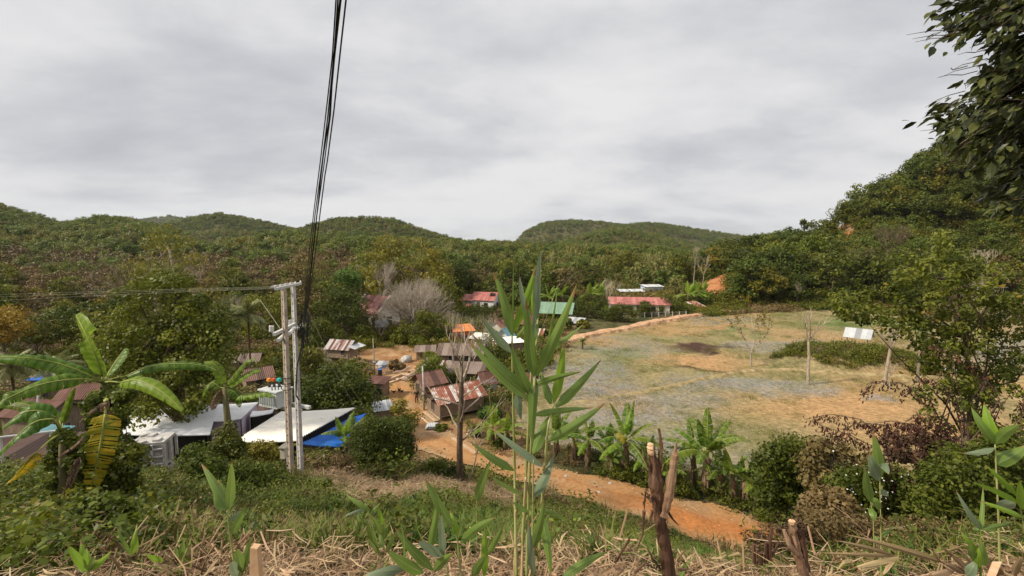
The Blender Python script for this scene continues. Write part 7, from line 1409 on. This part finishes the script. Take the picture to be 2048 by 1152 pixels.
mb = MB(); log_path(mb, [(*g3(1095,470),7,.01),(*g3(1112,330),4.4,0),(*g3(1118,230),3.6,0),(*g3(1103,128),2.6,0)], 2.65, b0, 8); mb.build('branch', M['dead_wood'], t)
mb = MB(); log_path(mb, [(*g3(1140,740),7,-.02),(*g3(1172,600),7.5,-.02),(*g3(1195,440),7,-.02),(*g3(1215,310),6,-.02),(*g3(1222,225),1.6,-.02)], 2.62, b0, 8, .22); mb.build('split_branch', M['split_wood'], t)
mb = MB(); log_path(mb, [(*g3(1048,300),6.4,-.03),(*g3(1046,262),6.6,-.03),(*g3(1046,232),5.2,-.03)], 2.62, b0, 9, .05); mb.build('broken_top', M['fresh_cut'], t)
mb = MB()
for pts in ([(1040,420),(1000,330),(985,270)],[(1120,430),(1150,370)],[(1050,640),(1010,560),(1000,690)],[(1060,700),(1035,780)],[(1150,680),(1200,760),(1240,800)],[(1110,1100),(1060,1030),(1020,960)],[(1000,700),(990,860),(950,960),(880,1080)],[(1240,1110),(1300,1105)],[(800,1060),(900,890)],[(930,1130),(1010,1060),(1110,1120)]):
    mb = MB(); log_path(mb, [(*g3(*p), 3.2-1.2*i, random.uniform(-.03,.03)) for i, p in enumerate(pts)], 2.62, b0, 6); mb.build('twig', M['dead_wood'], t)
LP = np.array([tuple(at(*g3(random.gauss(1015,14), random.gauss(620,40)), 2.6)-b0) for _ in range(16)]); V, Fc = leaves(LP, rdir(16), .035, .015); link('dry_leaves', mesh('dry_leaves', V, Fc, M['leaf_dead'], rng.random(16)), t)
def g4(u, v): return (1500+u/S_, 820+v/S_)
b0 = gp(1600, 2.8, 1130); t = empty('cut_stump', b0, 0, 'forked cut stump with a pale sawn top beside the red brown withered bush', 'stump')
for pts, m, nm in (([(370,1130,9),(345,1040,8.5),(318,975,8),(303,860,7.5),(292,775,6.5)],'split_wood','trunk'),([(325,1000,5.5),(270,930,4.6),(235,830,3.2)],'split_wood','branch'),([(385,1120,8),(368,980,8),(350,860,6.5),(338,835,3)],'dead_wood','branch')):
    mb = MB(); log_path(mb, [(*g4(u, v), r, random.uniform(-.02,.02)) for u, v, r in pts], 2.8, b0, 10, .08); mb.build(nm, M[m], t)
mb = MB(); log_path(mb, [(*g4(292,780), 6.4, -.01), (*g4(291,770), 5.8, -.01)], 2.79, b0, 10, .02); mb.build('sawn_top', M['fresh_cut'], t)
b0 = gp(1537, 3.3, 1110); t = empty('cut_stump', b0, 0, 'cluster of thin cut stems at the corner of the orange road', 'stump')
for pts in ([(110,1060,4),(112,920,3.4)],[(140,1040,4),(135,930,3.6),(150,815,2.6)],[(30,1060,4),(25,930,3)],[(70,1070,6),(70,985,6)],[(150,1020,3),(200,910,2)]):
    mb = MB(); log_path(mb, [(*g4(u, v), r, 0) for u, v, r in pts], 3.3, b0, 8, .1); mb.build('stem', M['dead_wood'], t)
b0 = gp(510, 2.0, 1170); t = empty('wooden_stake', b0, 0, 'pale split wooden stake sticking up among the dry litter', 'stake')
mb = MB(); P = [at(x, y, 2.0)-b0 for x, y in ((498,1190),(520,1190),(514,1098),(500,1096))]; mb.add([tuple(p) for p in P]+[tuple(p+Vector((0,.035,0))) for p in P], [(0,1,2,3),(7,6,5,4),(0,4,5,1),(1,5,6,2),(2,6,7,3),(3,7,4,0)]); mb.build('stake', M['fresh_cut'], t)
for k, (x, y, x1, y1, w, lb) in enumerate([(1980,1160,1995,1123,18,'pale curled reed sheath lying in the lower right corner')]):
    if not w: continue
    b0 = at(x, y, 2.2); q = MB(); P = [(at(x-w/2,y,2.2)-b0), (at(x+w/2,y,2.2)-b0), (at(x1+w/2,y1,2.35)-b0), (at(x1-w/2,y1,2.35)-b0)]; q.add([tuple(p) for p in P]+[tuple(p+Vector((0,.004,-.004))) for p in P], [(0,1,2,3),(7,6,5,4),(0,4,5,1),(1,5,6,2),(2,6,7,3),(3,7,4,0)]); tag(q.build('reed_sheath', M['fresh_cut'], loc=b0), lb, 'reed sheath')
# dry fan of reed leaves lower right
b0 = gp(1870, 2.9, 1130); t = empty('dry_reed', b0, 0, 'fallen dry reed with a fan of straw coloured leaves below the dark tangle', 'reed')
for bs, tp, w in (((1350,1060),(650,860),34),((1000,1010),(600,905),26),((1010,1015),(480,990),22),((1030,1020),(700,1100),30),((1000,1030),(740,1130),26),((1320,1050),(1260,970),20),((1560,1140),(1380,990),30),((1540,1120),(1300,920),24),((1600,1130),(1480,990),34),((1500,1140),(1340,1060),40),((1420,1110),(1240,1150),34),((1690,1152),(1670,1050),80),((1000,1020),(920,1150),26),((1830,1150),(1900,1010),34)):
    reed_leaf(t, b0, g4(*bs), g4(*tp), w/S_*1.2, 2.9, 2.8, random.uniform(-4,4), 'straw', nm='dry_leaf', fold=.5)
# yellow orange leaf on the banana row
b0 = gp(1255, 31.5, 950); 
p0 = at(1243,868,31.4); V, F_, T_, rib = blade([at(1232,866,31.6)-p0, at(1240,872,31.3)-p0, at(1246,880,31.1)-p0, at(1247,888,31)-p0], .55, (.8,.1,.5), tear=.1, n=10); o = link('fallen_leaf', mesh('fallen_leaf', V, F_, M['leaf_gold'], T_), None, p0); tag(o, 'single orange yellow leaf caught on the wide fanned banana plant', 'leaf')
# ================================================================== HAZE
q = MB(); q.box((0, 1800, 170), (7400, 4400, 470)); o = q.build('haze', M.setdefault('haze', bpy.data.materials.new('haze'))); o['kind'] = 'stuff'
m = M['haze']; m.use_nodes = True; t = m.node_tree; t.nodes.clear(); oo = t.nodes.new('ShaderNodeOutputMaterial'); pv = t.nodes.new('ShaderNodeVolumePrincipled'); pv.inputs['Density'].default_value = .00005; pv.inputs['Color'].default_value = (.86,.90,.97,1); pv.inputs['Anisotropy'].default_value = .1; t.links.new(pv.outputs[0], oo.inputs['Volume'])

# ================================================================== STONES AND CLODS ON THE TRACK
def pebble(s, mat):
    mb = MB(); mb.tube([(0,0,-s*.3),(0,0,0),(s*.1,0,s*.35),(0,0,s*.55)], [s*.5,s*.75,s*.55,s*.12], 6); mb.v = [(x*(1+random.uniform(-.25,.25)), y*(1+random.uniform(-.25,.25)), z) for x, y, z in mb.v]; return mesh('pebble', mb.v, mb.f, M[mat])
PEB = [pebble(.05, 'stone_pale'), pebble(.07, 'bank_soil'), pebble(.06, 'bund_soil'), pebble(.09, 'bank_soil')]
X, Y = zone(21, 72, 7, -.5, .65); px, py = proj(X, Y, G(X, Y)); inr = inpoly(X, Y, _roadp); edge = np.zeros(len(X)); 
for x, y in _rc: edge = edge
dd = np.full(len(X), 99.)
for a, b in zip(_rc[:-1], _rc[1:]):
    ab = b-a; tt = np.clip(((X-a[0])*ab[0]+(Y-a[1])*ab[1])/(ab@ab), 0, 1); dd = np.minimum(dd, np.hypot(X-a[0]-tt*ab[0], Y-a[1]-tt*ab[1]))
k = ((dd < 4.5) & (rng.random(len(X)) < np.clip((dd-.6)/2.2, .06, .9)) & ((inr) | (soilness(px, py) > .3)))
do('track_pebbles', 'pebbles and clods of earth scattered along the edges of the dirt road', 'pebbles', X[k], Y[k], rng.integers(0, 4, k.sum()), .5+1.1*rng.random(k.sum())**2, PEB, .07, .4)
